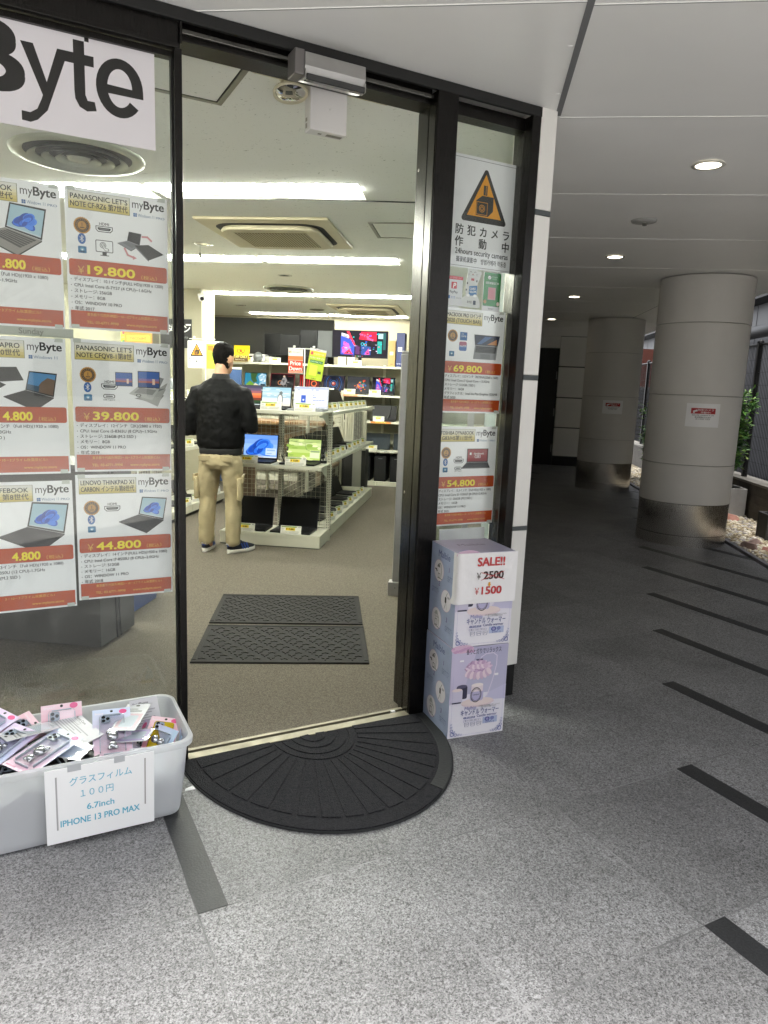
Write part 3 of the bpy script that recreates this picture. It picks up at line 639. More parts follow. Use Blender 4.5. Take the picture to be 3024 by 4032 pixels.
def shrub(x, y, z, h, n, sd, label, spread=.2):
    r = random.Random(sd); t = thing('shrub', label, 'shrub', T(x, y, z))
    LV = [mat('leaf_%d' % i, c, .4, spec=.5) for i, c in enumerate(('#4f7f35', '#6a9a48', '#36602a', '#8fb860', '#7d9146'))]; BK = mat('shrub_bark', '#6a5a48', .85)
    st = MB(); lf = MB()
    for k in range(n):
        a = r.random()*2*PI; ln = h*r.uniform(.55, 1.0); rr = spread*r.uniform(.3, 1.0)
        pts = [(0.02*math.cos(a), .02*math.sin(a), 0)]+[(rr*q**1.3*math.cos(a)+.03*r.uniform(-1, 1), rr*q**1.3*math.sin(a)+.03*r.uniform(-1, 1), ln*q) for q in (.25, .5, .75, 1)]
        st.tube(pts, [.007, .006, .005, .004, .002], BK, 6)
        for q in range(int(105*ln)):
            u = r.uniform(.22, 1.0); i = min(int(u*4), 3); fr = u*4-i; p = Vector(pts[i]).lerp(Vector(pts[i+1]), fr)
            if noise.noise(Vector((p.x*4, p.y*4, p.z*4.5+sd))) < -.12: continue
            d = Vector((r.uniform(-1, 1), r.uniform(-1, 1), r.uniform(-.3, .6))).normalized(); base = p+d*r.uniform(.02, .11)
            for w in range(5):
                d2 = (d+Vector((r.uniform(-1, 1), r.uniform(-1, 1), r.uniform(-.8, .5)))*.9).normalized(); L = r.uniform(.05, .085); sdv = d2.cross(Vector((0, 0, 1))+Vector((r.uniform(-.4, .4), r.uniform(-.4, .4), 0))).normalized()*L*.22
                up = d2.cross(sdv).normalized()*L*.08; q0 = base+d*.02*w
                lf.add([q0, q0+d2*L*.5+sdv+up, q0+d2*L, q0+d2*L*.5-sdv+up], [(0, 1, 2), (0, 2, 3)], LV[r.choices(range(5), (4, 4, 3, 2, 1))[0]])
    st.build('stem', t, smooth=True); lf.build('foliage', t)
shrub(3.27, 9.66, .34, 1.38, 10, 5, 'leafy green shrub growing in the pale planter', .26)
shrub(3.15, 13.0, .012, 1.45, 7, 9, 'dark leafy shrub behind the farther column', .25)
# ---- neighbouring building across the strip
NB = mat('metal_siding', '#58595d', .5, metal=.2, var=.06, vscale=2)
t = thing('neighbour_building', 'grey metal sided building beyond the mesh fence', 'building', T(5.6, 9, 0))
b = MB(); b.box((0, -6.5, 0), (6, 20, 3.42), NB); b.box((.05, -6.5, 3.425), (6, 20, 14), mat('upper_siding', '#56575a', .6, var=.05, vscale=1))
for k in range(22): b.box((-.006, -6.3+k*1.2, .05), (-.001, -6.29+k*1.2, 3.41), mat('siding_joint', '#4a4b4e', .7))
b.build('wall', t)
b = MB(); b.box((-.35, -6.5, 3.44), (.045, 20, 3.62), mat('dark_eave', '#2a2b2d', .6)); b.build('eave', t)
b = MB(); b.tube([(-.45, -6.4, 2.76), (-.45, 19, 2.76)], .115, mat('pipe_metal', '#2c2d30', .5, metal=.4), 16); b.build('pipe', t, smooth=True)
b = MB(); b.box((-.3, 2.4, 2.30), (-.02, 2.46, 2.35), PANEL); b.box((-.30, 2.4, 2.352), (-.26, 4.2, 2.40), PANEL); b.tube([(-.28, 2.43, 2.33), (-.03, 2.43, 1.9)], .025, PANEL, 8); b.build('bracket', t)
t = thing('sign_board', 'red shop board with white lettering far beyond the farther column', 'sign', T(3.7, 19.3, 1.75))
b = MB(); b.box((-.6, 0, 0), (1.9, .12, .95), mat('faded_red_board', '#64352b', .6, var=.1, vscale=3)); A = Art(b, T(-.6, 0, 0) @ RX(PI/2)); A.text('ツ', .62, .45, .4, WHT, 'c', bold=.02); b.build('board', t)
b = MB(); b.box((-.5, .02, -1.75), (-.4, .1, -.001), FEN); b.box((1.7, .02, -1.75), (1.8, .1, -.001), FEN); b.build('support', t)
t = thing('louvre_screen', 'grey slatted screen under the red board far beyond the columns', 'screen', T(3.6, 19.1, 0))
b = MB()
for k in range(17): b.box((-.5, 0, .05+k*.1), (2, .03, .12+k*.1), NB)
b.build('slats', t); b = MB(); b.box((-.5, .031, 0), (2, .06, 1.74), CON); b.build('backing', t)
# ---- the building above the soffit and two unseen ones added across the street (they shade the pavement)
b = MB(); b.box((-9, CAN_Y0+.02, 2.905), (CAN_X1-.02, 15.4, 22), mat('facade_tiles', '#a8a7a3', .6, var=.05, vscale=2))
tag(b.build('office_building'), 'pale tiled office building standing above the panelled soffit', 'building')
t = thing('bounce_building', 'unseen pale building added across the street to block and bounce light', 'building', T(0, -9.5, 0))  # added block: hides the low sky, its pale wall bounces light back
b = MB(); b.box((3.0, -8, 0), (26, 0, 10.5), mat('bounce_facade', '#e2e0da', .7, var=.06, vscale=1)); b.build('wall', t)
for i in range(7):
    for z in (1.0, 6.4):
        b = MB(); b.box((4+i*3.2, .004, z), (6+i*3.2, .03, z+1.3), mat('street_window', '#20262b', .08)); b.build('window', t)

t = thing('shade_building', 'unseen dark building added across the street to darken the passage', 'building', T(0, -9.3, 0))  # added block: its dark wall keeps bounced light out of the passage
b = MB(); b.box((-24, -8, 0), (2.9, 0, 12.5), mat('shade_building_wall', '#3a3431', .8, var=.1, vscale=2)); b.build('wall', t)
for i in range(7):
    b = MB(); b.box((-22+i*3.4, .004, 3.2), (-20.4+i*3.4, .03, 4.9), mat('street_window', '#20262b', .08)); b.build('window', t)
# ================================================================== printed sheets
PAPER = mat('laminated_sheet', '#f0f0f2', .16, var=.012, vscale=4, bump=.04, bscale=7, spec=.5)
K = BLKI; ORG = ink('#b5481c', .25); YEL = ink('#f2dc1f', .3); YL2 = ink('#dca93c', .35); BLU = ink('#2a62a8', .3); GRY = ink('#77787a')
GOLD = ink('#b9832b', .3); GOLDD = ink('#3a2a14')
def logo(A, x, y, w, c=None):
    """The shop's wordmark: thin 'my', heavy 'Byte' with two little squares over the t."""
    c = c or K; h = w*.36
    A.text('my', x, y, h, c, 'l', w=w*.34); A.text('Byte', x+w*.36, y, h, c, 'l', w=w*.62, bold=.035)
    A.rect(x+w*.785, y+h*.80, x+w*.81, y+h*.87, c); A.rect(x+w*.815, y+h*.88, x+w*.845, y+h*.96, c)
def winlogo(A, x, y, s):
    for i in (0, 1):
        for j in (0, 1): A.rect(x+i*s*.53, y+j*s*.53, x+i*s*.53+s*.47, y+j*s*.53+s*.47, ink('#2d5f98'))
def seal(A, x, y, r):
    n = 28; A.poly([(x+(r if k % 2 else r*.92)*math.cos(PI*k/n), y+(r if k % 2 else r*.92)*math.sin(PI*k/n)) for k in range(2*n)], GOLD)
    A.ell(x, y, r*.80, r*.80, GOLDD); A.ell(x, y, r*.5, r*.5, GOLD); A.text('1', x, y-r*.12, r*.62, GOLDD, 'c', bold=.02); A.rect(x-r*.25, y-r*.32, x+r*.25, y-r*.2, GOLDD)
    for k, ch in enumerate('WARRANTY'):
        a = PI*(.93-.86*k/7); A.text(ch, x+r*.57*math.cos(a), y+r*.57*math.sin(a), r*.22, GOLD, 'c', rot=a-PI/2, bold=.02)
        a = -PI*(.93-.86*k/7); A.text(ch, x+r*.70*math.cos(a), y+r*.70*math.sin(a), r*.20, GOLD, 'c', rot=a+PI/2, bold=.02)
def bt(A, x, y, s):
    A.ell(x, y, s*.36, s*.5, BLU); A.line([(x-s*.17, y+s*.16), (x+s*.15, y-s*.14), (x, y-s*.3), (x, y+s*.3), (x+s*.15, y+s*.14), (x-s*.17, y-s*.16)], s*.05, WHT)
def wifi(A, x, y, s):
    A.rrect(x-s*.5, y-s*.42, x+s*.5, y+s*.42, s*.12, ink('#2f6f9c')); A.ell(x, y+s*.05, s*.26, s*.2, ink('#6ba6c6')); A.ell(x, y+s*.0, s*.1, s*.1, WHT); A.text('WiFi', x, y-s*.34, s*.28, K, 'c', bold=.02)
def hdmi(A, x, y, w, lab=True):
    h = w*.36; A.poly([(x-w/2, y+h/2), (x-w/2, y-h*.1), (x-w*.36, y-h/2), (x+w*.36, y-h/2), (x+w/2, y-h*.1), (x+w/2, y+h/2)], K)
    A.poly([(x-w*.455, y+h*.39), (x-w*.455, y-h*.07), (x-w*.33, y-h*.38), (x+w*.33, y-h*.38), (x+w*.455, y-h*.07), (x+w*.455, y+h*.39)], PAPER)
    A.poly([(x-w*.38, y+h*.24), (x-w*.38, y-h*.0), (x-w*.29, y-h*.22), (x+w*.29, y-h*.22), (x+w*.38, y-h*.0), (x+w*.38, y+h*.24)], K); A.rect(x-w*.28, y-h*.1, x+w*.28, y+h*.1, GRY)
    if lab: A.text('HDMI', x, y+h*.62, w*.24, K, 'c', bold=.015)
def usbc(A, x, y, w):
    h = w*.36; A.rrect(x-w/2, y-h/2, x+w/2, y+h/2, h*.48, K); A.rrect(x-w*.43, y-h*.33, x+w*.43, y+h*.33, h*.32, PAPER); A.rrect(x-w*.3, y-h*.13, x+w*.3, y+h*.13, h*.12, K); A.text('USB Type-C', x, y-h*1.05, w*.20, K, 'c', bold=.01)
def touch(A, x, y, w):
    A.rrect(x-w/2, y-w*.25, x+w/2, y+w*.45, w*.07, K); A.rrect(x-w*.46, y-w*.21, x+w*.46, y+w*.41, w*.05, PAPER); A.rect(x-w*.12, y-w*.42, x+w*.12, y-w*.25, K); A.rect(x-w*.25, y-w*.45, x+w*.25, y-w*.41, K)
    A.ring(x-w*.08, y+w*.16, w*.18, w*.03, K); A.ring(x-w*.08, y+w*.16, w*.11, w*.03, K); A.poly([(x-w*.11, y+w*.18), (x-w*.05, y+w*.2), (x+w*.02, y+w*.02), (x+w*.24, y-w*.02), (x+w*.26, y-w*.16), (x+w*.05, y-w*.18), (x-w*.08, y-w*.02)], K)
    A.poly([(x-w*.09, y+w*.165), (x-w*.06, y+w*.175), (x+w*.03, y-w*.01), (x+w*.21, y-w*.04), (x+w*.22, y-w*.13), (x+w*.06, y-w*.15), (x-w*.05, y-w*.02)], PAPER)
BLOOM = ['#123f9c', '#1b56c4', '#2a6fe0', '#4b8cf0', '#1648ae', '#3b7fe8']
def bloom(A, f, e=None, sc=1.0):
    """Folded blue petals; F maps (u,v) in 0..1 of the screen to the sheet."""
    mk = (lambda c: glow(c, e)) if e else ink
    r = random.Random(4)
    for k, (cx, cy, rx, ry, ro) in enumerate(((.36, .30, .25, .13, .35), (.58, .33, .25, .14, -.5), (.33, .42, .24, .12, .8), (.62, .47, .22, .15, .3), (.45, .55, .22, .13, 1.0), (.58, .60, .19, .14, .7), (.46, .38, .20, .10, .9), (.52, .46, .16, .09, .8), (.50, .34, .15, .07, 1.1), (.56, .52, .12, .06, .7))):
        P = [(cx+rx*sc*math.cos(2*PI*q/18)*math.cos(ro)-ry*sc*math.sin(2*PI*q/18)*math.sin(ro), cy+(rx*sc*math.cos(2*PI*q/18)*math.sin(ro)+ry*sc*math.sin(2*PI*q/18)*math.cos(ro))*1.15) for q in range(18)]
        A.poly([f(min(max(u, .02), .98), min(max(v, .02), .98)) for u, v in P], mk(BLOOM[k % 6]))
        P2 = [(cx+(u-cx)*.8-.012, cy+(v-cy)*.8-.014) for u, v in P]
        A.poly([f(min(max(u, .02), .98), min(max(v, .02), .98)) for u, v in P2], mk(BLOOM[(k+2) % 6]))
def lap_pic(A, x, y, s, kind='bloom', body='#26272a', deck='#1a1b1d'):
    """A laptop seen at three quarters: S wide, X, Y its middle."""
    B, D = ink(body), ink(deck)
    def q(u, v): return (x+u*s, y+v*s)
    sc = [q(-.10, .02), q(.42, -.12), q(.50, .36), q(-.02, .40)]
    dk = [q(-.5, -.12), q(.06, -.38), q(.42, -.125), q(-.10, .015)]
    A.poly(dk, B); A.poly([q(-.5, -.12), q(.06, -.38), q(.06, -.405), q(-.5, -.135)], K); A.poly([q(.06, -.38), q(.42, -.125), q(.42, -.145), q(.06, -.405)], K)
    A.poly([q(-.30, -.08), q(.10, -.27), q(.34, -.13), q(-.06, -.01)], D)
    for k in range(1, 6):
        u = k/6; A.line([(q(-.30+u*.24, -.08+u*.07)), (q(.10+u*.24, -.27+u*.14))], s*.008, B)
    A.poly(sc, K)
    def f(u, v):
        a = (sc[0][0]+(sc[1][0]-sc[0][0])*u, sc[0][1]+(sc[1][1]-sc[0][1])*u); b = (sc[3][0]+(sc[2][0]-sc[3][0])*u, sc[3][1]+(sc[2][1]-sc[3][1])*u)
        return (a[0]+(b[0]-a[0])*(.06+.88*v), a[1]+(b[1]-a[1])*(.06+.88*v))
    g2 = lambda u, v: f(.04+.92*u, v)
    def quad(u0, v0, u1, v1, c): A.poly([g2(u0, v0), g2(u1, v0), g2(u1, v1), g2(u0, v1)], ink(c))
    if kind == 'bloom': quad(0, 0, 1, 1, '#a7c6d4'); bloom(A, g2); quad(0, 0, 1, .05, '#c9d6de')
    elif kind == 'rock': quad(0, 0, 1, 1, '#4b86b8'); A.poly([g2(.3, 0), g2(1, 0), g2(1, .75), g2(.7, .8), g2(.5, .55)], ink('#6b5340')); quad(0, .0, .45, .3, '#2e4c63')
    elif kind == 'black': quad(0, 0, 1, 1, '#141516')
    return g2
def sunset_pic(A, x0, y0, x1, y1):
    A.rect(x0, y0, x1, y1, K); w, h = x1-x0, y1-y0
    for a, b, c in ((.04, .3, '#2a4a86'), (.3, .42, '#b56a60'), (.42, .55, '#7d6aa6'), (.55, .96, '#2f5fae')): A.rect(x0+w*.03, y0+h*a, x1-w*.03, y0+h*b, ink(c))
    A.rect(x0+w*.66, y0+h*.2, x0+w*.78, y0+h*.55, ink('#e4c7b4'))
PW, PH = .323, .448
def poster(M, label, title, price, specs, pic, win='Windows 11', pro='PRO', icons='hb', crop=0.0, tailonly=False):
    """One laminated laptop poster, its lower left corner at M; x right, z up, y into the shop. CROP hides that much of its left side (behind the frame)."""
    b = MB(); b.box((0, 0, 0), (PW, .0012, PH), PAPER)
    A = Art(b, RX(PI/2)); Y = lambda v: PH*(1-v); X = lambda u: PW*u
    # title plate: pale gold, darker toward its lower rim
    x0, x1 = X(.035), X(.615); y1, y0 = Y(.028), Y(.148)
    A.rect(x0-.001, y0-.0018, x1+.002, y1+.001, ink('#8d8a6c'))
    for k in range(6): A.rect(x0, y0+(y1-y0)*k/6, x1, y0+(y1-y0)*(k+1)/6, ink(('#c9b566', '#d3c27d', '#dccf9b', '#e2dab8', '#e0dccb', '#dcdad2')[k]))
    if title[1]:
        A.text(title[0], (x0+x1)/2 if not tailonly else x1-.012, y0+(y1-y0)*.56, .0225, K, 'c' if not tailonly else 'r', bold=.022, maxw=(x1-x0)*.94)
        A.text(title[1], (x0+x1)/2 if not tailonly else x1-.012, y0+(y1-y0)*.13, .0225, K, 'c' if not tailonly else 'r', bold=.022, maxw=(x1-x0)*.94)
    logo(A, X(.645), Y(.090), X(.325))
    if win: winlogo(A, X(.655), Y(.152), .0115); A.text(win, X(.70), Y(.150), .0145, ink('#4c6f96'), 'l', w=X(.165 if pro else .22)); 
    if win and pro: A.text(pro, X(.885), Y(.150), .0105, ink('#4c6f96'), 'l', w=X(.085), bold=.01)
    if 's' in icons: seal(A, X(.155), Y(.262), X(.083))
    if 'b' in icons: bt(A, X(.148), Y(.355), .034)
    if 'w' in icons: wifi(A, X(.150), Y(.432), .026)
    if 'h' in icons: hdmi(A, X(.365), Y(.272 if 't' in icons or 'c' not in icons else .345), X(.165))
    if 't' in icons: touch(A, X(.362), Y(.405), X(.17))
    if 'c' in icons: usbc(A, X(.36), Y(.418), X(.12))
    pic(A, X, Y)
    A.rrect(X(.02), Y(.618), X(.985), Y(.502), .007, ORG)
    yy = Y(.602)
    if not tailonly: A.text('￥', X(.10), yy, .033, YL2, 'l', w=X(.062))
    A.text(price, X(.195) if not tailonly else X(.66), yy+.001, .039, YEL, 'l' if not tailonly else 'r', w=(X(.46) if not tailonly else None), bold=.05)
    A.text('（税込）', X(.72), yy, .015, YL2, 'l', w=X(.16))
    for i, s in enumerate(specs):
        y = Y(.655+.0415*i)
        if not s: continue
        if not tailonly:
            A.ell(X(.035), y+.004, .0014, .0014, K, 8); A.text(s, X(.062), y, .0142, K, 'l', bold=.014, maxw=X(.88))
        else: A.text(s[0], X(s[1]), y, .0142, K, 'r', bold=.014)
    A.rect(X(.02), Y(.985), X(.985), Y(.868), ORG)
    if not tailonly: A.text('東京都千代田外神田3－10－3プライム秋葉原ビル1', X(.525), Y(.902), .0115, YL2, 'c', w=X(.70)); A.text('TEL: 03-6771-9998', X(.17), Y(.958), .0125, YL2, 'l', w=X(.31), bold=.012)
    else: A.text('3－10－3プライム秋葉原ビル1', X(.78), Y(.902), .0115, YL2, 'r'); A.text('-9998', X(.16), Y(.958), .0125, YL2, 'r', bold=.012)
    A.text('www.mybyte.store', X(.56), Y(.958), .0125, YL2, 'l', w=X(.31), bold=.012)
    TA = mat('sticky_tape', '#c3c6bf', .12)
    for u in (.06, .94):
        for v in (.012, .985): A.rect(X(u)-.012, Y(v)-.006, X(u)+.012, Y(v)+.007, TA) if (u > .5 or not crop) else None
    o = b.build('poster', M=M @ RY(random.uniform(-.006, .006)) @ RX(random.uniform(-.004, .0))); return tag(o, label, 'poster', 'laptop posters in the shop window')
def P(f, z, g=2.643, rz=0.0, tilt=0.0): return FG(f, g, z, rz) @ RY(tilt)
J = ' 第'
def pic_cf(A, X, Y):
    lap_pic(A, X(.61), Y(.335), X(.24), 'black', '#85868a', '#6f7074'); A.poly([(X(.66), Y(.36)), (X(.80), Y(.345)), (X(.955), Y(.405)), (X(.80), Y(.458))], ink('#2c2b28')); A.poly([(X(.66), Y(.36)), (X(.80), Y(.458)), (X(.80), Y(.468)), (X(.66), Y(.372))], ink('#77787a'))
    RD = ink('#cf8d92'); A.line([(X(.83), Y(.315)), (X(.79), Y(.29)), (X(.74), Y(.292))], .006, RD); A.line([(X(.56), Y(.39)), (X(.59), Y(.435)), (X(.65), Y(.45))], .006, RD); A.poly([(X(.64), Y(.436)), (X(.68), Y(.452)), (X(.64), Y(.466))], RD)
poster(P(.188, 1.607), 'laptop poster priced 19.800 with two dark laptops and red arrows', ('PANASONIC LET’S', 'NOTE CF-RZ6 第7世代'), '19.800',
       ['ディスプレイ：10.1インチ(FULL HD)(1920 x 1200)', 'CPU: Intel Core i5-7Y57 (4 CPU)~1.6GHz', 'ストレージ: 256GB', 'メモリー：8GB', 'OS：WINDOW 10 PRO', '年式 2017'], pic_cf, icons='sbwht')
def pic_qv(A, X, Y):
    for k, c in enumerate(('#8b8b89', '#9a9a97', '#a9a9a5')): A.poly([(X(.62+.03*k), Y(.43)), (X(.86), Y(.465+.012*k)), (X(.93+.02*k), Y(.40-.05*k)), (X(.80), Y(.38))], ink(c))
    A.poly([(X(.84), Y(.25)), (X(.93), Y(.268)), (X(.87), Y(.36)), (X(.84), Y(.36))], ink('#88888a')); A.poly([(X(.86), Y(.35)), (X(.95), Y(.345)), (X(.87), Y(.37))], ink('#77777a'))
    A.poly([(X(.56), Y(.395)), (X(.665), Y(.33)), (X(.88), Y(.352)), (X(.80), Y(.44))], ink('#b9b9b6')); A.poly([(X(.615), Y(.385)), (X(.675), Y(.343)), (X(.85), Y(.361)), (X(.805), Y(.40))], ink('#8f8f8d')); A.ring(X(.66), Y(.405), .009, .003, K, sy=.6)
    sunset_pic(A, X(.655), Y(.345), X(.885), Y(.217)); sunset_pic(A, X(.425), Y(.338), X(.60), Y(.233))
poster(P(.190, 1.126), 'laptop poster priced 39.800 with a silver convertible laptop', ('PANASONIC LET’S', 'NOTE CFQV8-1第8世'), '39.800',
       ['ディスプレイ：12インチ（2K)(2880 x 1920)', 'CPU: Intel Core i5-8365U (8 CPU)~1.9GHz', 'ストレージ: 256GB (M.2 SSD )', 'メモリー：8GB', 'OS：WINDOW 11 PRO', '年式 2019'], pic_qv, icons='sbwhc')
poster(P(.189, .667), 'laptop poster priced 44.800 with a black laptop showing blue petals', ('LENOVO THINKPAD X1', 'CARBON インテル第8世代'), '44.800',
       ['ディスプレイ：14インチ(FULL HD)(1920 x 1080)', 'CPU: Intel Core i7-8550U (8 CPU)~2.0GHz', 'ストレージ: 512GB', 'メモリー：16GB', 'OS：WINDOW 11 PRO', '年式 2018'], lambda A, X, Y: lap_pic(A, X(.69), Y(.335), X(.52)), icons='sbwh')
poster(P(-.147, 1.600), 'laptop poster priced .800 with a silver laptop, topmost at the picture edge', ('LIFEBOOK', '世代'), '.800',
       [('ンチ（Full HD)(1920 x 1080)', .86), ('0U (8 CPU)~1.9GHz', .58), ('SSD)', .13), None, None, None], lambda A, X, Y: lap_pic(A, X(.56), Y(.335), X(.62), 'bloom', '#8e8a84', '#3a3836'), icons='', tailonly=True)
poster(P(-.147, 1.120), 'laptop poster priced 4.800 with two black laptops back to back', ('APRO', '第10世代'), '4.800',
       [('3.3インチ（Full HD)(1920 x 1080)', .90), ('-10510U 2.3GHz', .46), ('GB (M.2 SSD )', .40), None, ('1 PRO', .16), None],
       lambda A, X, Y: (A.poly([(X(.22), Y(.225)), (X(.54), Y(.215)), (X(.60), Y(.31)), (X(.30), Y(.33))], ink('#1b1a19')), A.poly([(X(.19), Y(.32)), (X(.33), Y(.305)), (X(.44), Y(.345)), (X(.35), Y(.385))], ink('#262524')), lap_pic(A, X(.66), Y(.385), X(.50), 'rock', '#2b2826', '#1b1918')), pro='', icons='', tailonly=True)
poster(P(-.142, .647), 'laptop poster priced 4.800 with a large black laptop, lowest at picture edge', ('LIFEBOOK', '第8世代'), '4.800',
       [('13.3インチ（Full HD)(1920 x 1080)', .88), ('ore i5-8350U (12 CPU)-1.7GHz', .70), ('：256GB (M.2 SSD )', .46), ('12GB', .15), ('OW 11 PRO', .25), None], lambda A, X, Y: lap_pic(A, X(.62), Y(.352), X(.68)), icons='', tailonly=True)
# side light posters, on the inside of the narrow pane and partly behind the jamb
def pic_mac(A, X, Y):
    A.poly([(X(.50), Y(.235)), (X(.93), Y(.235)), (X(.90), Y(.335)), (X(.52), Y(.335))], K); A.poly([(X(.515), Y(.242)), (X(.915), Y(.242)), (X(.89), Y(.33)), (X(.53), Y(.33))], ink('#1e2a44')); A.poly([(X(.55), Y(.325)), (X(.68), Y(.25)), (X(.80), Y(.25)), (X(.62), Y(.325))], ink('#4a6a9a')); A.poly([(X(.72), Y(.325)), (X(.88), Y(.27)), (X(.885), Y(.325))], ink('#c98a52'))
    A.poly([(X(.52), Y(.336)), (X(.90), Y(.336)), (X(.88), Y(.47)), (X(.50), Y(.47))], ink('#85878a')); A.poly([(X(.54), Y(.345)), (X(.88), Y(.345)), (X(.87), Y(.405)), (X(.53), Y(.405))], ink('#202124')); A.rect(X(.62), Y(.462), X(.78), Y(.418), ink('#77797c'))
    for k in range(4): A.rect(X(.54), Y(.360+.0125*k), X(.87), Y(.358+.0125*k), ink('#85878a'))
    A.rect(X(.27), Y(.30), X(.385), Y(.222), ink('#1d5c9a')); A.text('intel', X(.29), Y(.245), .008, WHT); A.text('core', X(.328), Y(.268), .014, WHT, 'c')
    A.rrect(X(.262), Y(.40), X(.385), Y(.312), .008, ink('#4a6fae')); A.rrect(X(.262), Y(.352), X(.385), Y(.312), .008, ink('#a8627c')); A.text('macOS', X(.323), Y(.362), .012, WHT, 'c', bold=.01, maxw=X(.11))
poster(P(1.665, 1.356, 2.672), 'laptop poster priced 69.800 in the narrow window', ('MACBOOK PRO 13インチ', '2020 (TOUCH BAR)'), '69.800',
       ['ディスプレイ：13.3インチ（RETINA)(2560 x 1600)', 'CPU: Intel Core i7 Quad Core ~ 2.3GHz', 'ストレージ: 512GB ( SSD )', 'メモリー：16GB', 'グラフィックス： Intel Iris Plus Graphics 1536MB', '年式 2020'], pic_mac, win='', icons='sw', crop=.03)
def pic_dyn(A, X, Y):
    A.rect(X(.50), Y(.36), X(.86), Y(.222), K); A.rect(X(.512), Y(.352), X(.848), Y(.228), ink('#8e2128')); A.text('dynabook', X(.70), Y(.282), .014, WHT, 'c', bold=.01); A.rect(X(.545), Y(.285), X(.575), Y(.262), WHT); A.text('G83', X(.68), Y(.318), .02, WHT, 'c')
    A.poly([(X(.42), Y(.415)), (X(.50), Y(.362)), (X(.86), Y(.362)), (X(.90), Y(.415))], ink('#2c2d30')); A.rect(X(.42), Y(.423), X(.90), Y(.416), K); A.poly([(X(.50), Y(.39)), (X(.53), Y(.367)), (X(.83), Y(.367)), (X(.85), Y(.39))], ink('#141416'))
poster(P(1.665, .847, 2.672), 'laptop poster priced 54.800 with a red screen in the narrow window', ('TOSHIBA DYNABOOK', 'G83/HS第11世代'), '54.800',
       ['ディスプレイ：13.3インチ（Full HD)(1920 x 1080)', 'CPU: Intel Core i5-1135G7 (8 CPU)~2.4GHz', 'ストレージ: 256GB (M.2 SSD )', 'メモリー：16GB', 'OS：WINDOW 11 PRO', '年式 2021'], pic_dyn, icons='sbwhc', crop=.03)
# ---- security camera sign (narrow window), also the smaller ones inside
AMB = ink('#d9930f', .3)
def tri(A, x, y, s, r=.06):
    """Warning triangle with a boxy camera; S = outer width."""
    h = s*.92
    def rt(s2, r2, c, yb):
        pts = [(x-s2/2, yb), (x+s2/2, yb), (x, yb+s2*.92)]; out = []; n = 5; cx, cy = x, yb+s2*.3
        for i, (px, py) in enumerate(pts):
            d = math.hypot(cx-px, cy-py); ux, uy = px+(cx-px)/d*r2*2, py+(cy-py)/d*r2*2
            a0 = [-210, -90, 30][i]
            out += [(ux+r2*math.cos(math.radians(a0+120*k/n)), uy+r2*math.sin(math.radians(a0+120*k/n))) for k in range(n+1)]
        A.poly(out, c)
    rt(s, s*.045, K, y); A.poly([(x-s*.36, y+s*.10), (x+s*.36, y+s*.10), (x, y+s*.80)], AMB)
    q = s*.5
    A.rect(x-q*.08, y+s*.46, x+q*.08, y+s*.62, K); A.poly([(x-q*.36, y+s*.36), (x-q*.12, y+s*.45), (x+q*.36, y+s*.45), (x+q*.36, y+s*.22), (x+q*.16, y+s*.12), (x-q*.36, y+s*.12)], K)
    A.frame(x-q*.34, y+s*.135, x+q*.12, y+s*.345, s*.008, AMB); A.ring(x-q*.11, y+s*.24, s*.062, s*.009, AMB); A.ring(x-q*.11, y+s*.24, s*.035, s*.012, AMB); A.line([(x+q*.02, y+s*.47), (x+q*.02, y+s*.61)], s*.008, AMB)
def camsign(M, w, h, label, full=True, gray=False):
    b = MB(); b.box((0, 0, 0), (w, .002, h), mat('sign_sheet', '#e0e0e3', .3))
    A = Art(b, RX(PI/2)); X = lambda u: w*u; Y = lambda v: h*(1-v)
    if full: A.frame(X(.0), Y(.985), X(.985), Y(.025), .0015, K)
    tri(A, X(.5), Y(.575), w*.75)
    for row, v, hh in ((('防', '犯', 'カ', 'メ', 'ラ'), .692, .052), (('作', '動', '中'), .80, .052)):
        for i, ch in enumerate(row): A.text(ch, X(.13)+(X(.87)-X(.13))*i/(len(row)-1), Y(v), h*.098, K, 'c', maxw=w*.14, bold=.035)
    if full:
        A.text('24hours security cameras', X(.5), Y(.875), w*.10, K, 'c', w=w*.84, bold=.02)
        A.text('摄录机录影中', X(.10), Y(.945), w*.075, K, 'l', w=w*.32, bold=.02); A.text('방범카메라 작동중', X(.90), Y(.945), w*.075, K, 'r', w=w*.41, bold=.02)
    else:
        for k, t in enumerate(('24hours security cameras', '摄录机录影中', '방범카메라 작동중')): A.text(t, X(.5), Y(.86+.045*k), w*.055, GRY, 'c', w=w*(.6-.1*k), bold=.01)
    return tag(b.build('warning_sign', M=M), label, 'sign', 'security camera signs')
camsign(P(1.677, 1.972, 2.672), .328, .450, 'large security camera sign at the top of the narrow window')
b = MB(); b.box((0, 0, 0), (.25, .0015, .35), mat('sign_sheet', '#e0e0e3', .3)); A = Art(b, RX(PI/2)); tri(A, .125, .12, .19)
tag(b.build('warning_sign', M=P(1.70, .48, 2.672)), 'small security camera sign low in the narrow window behind the boxes', 'sign', 'security camera signs')
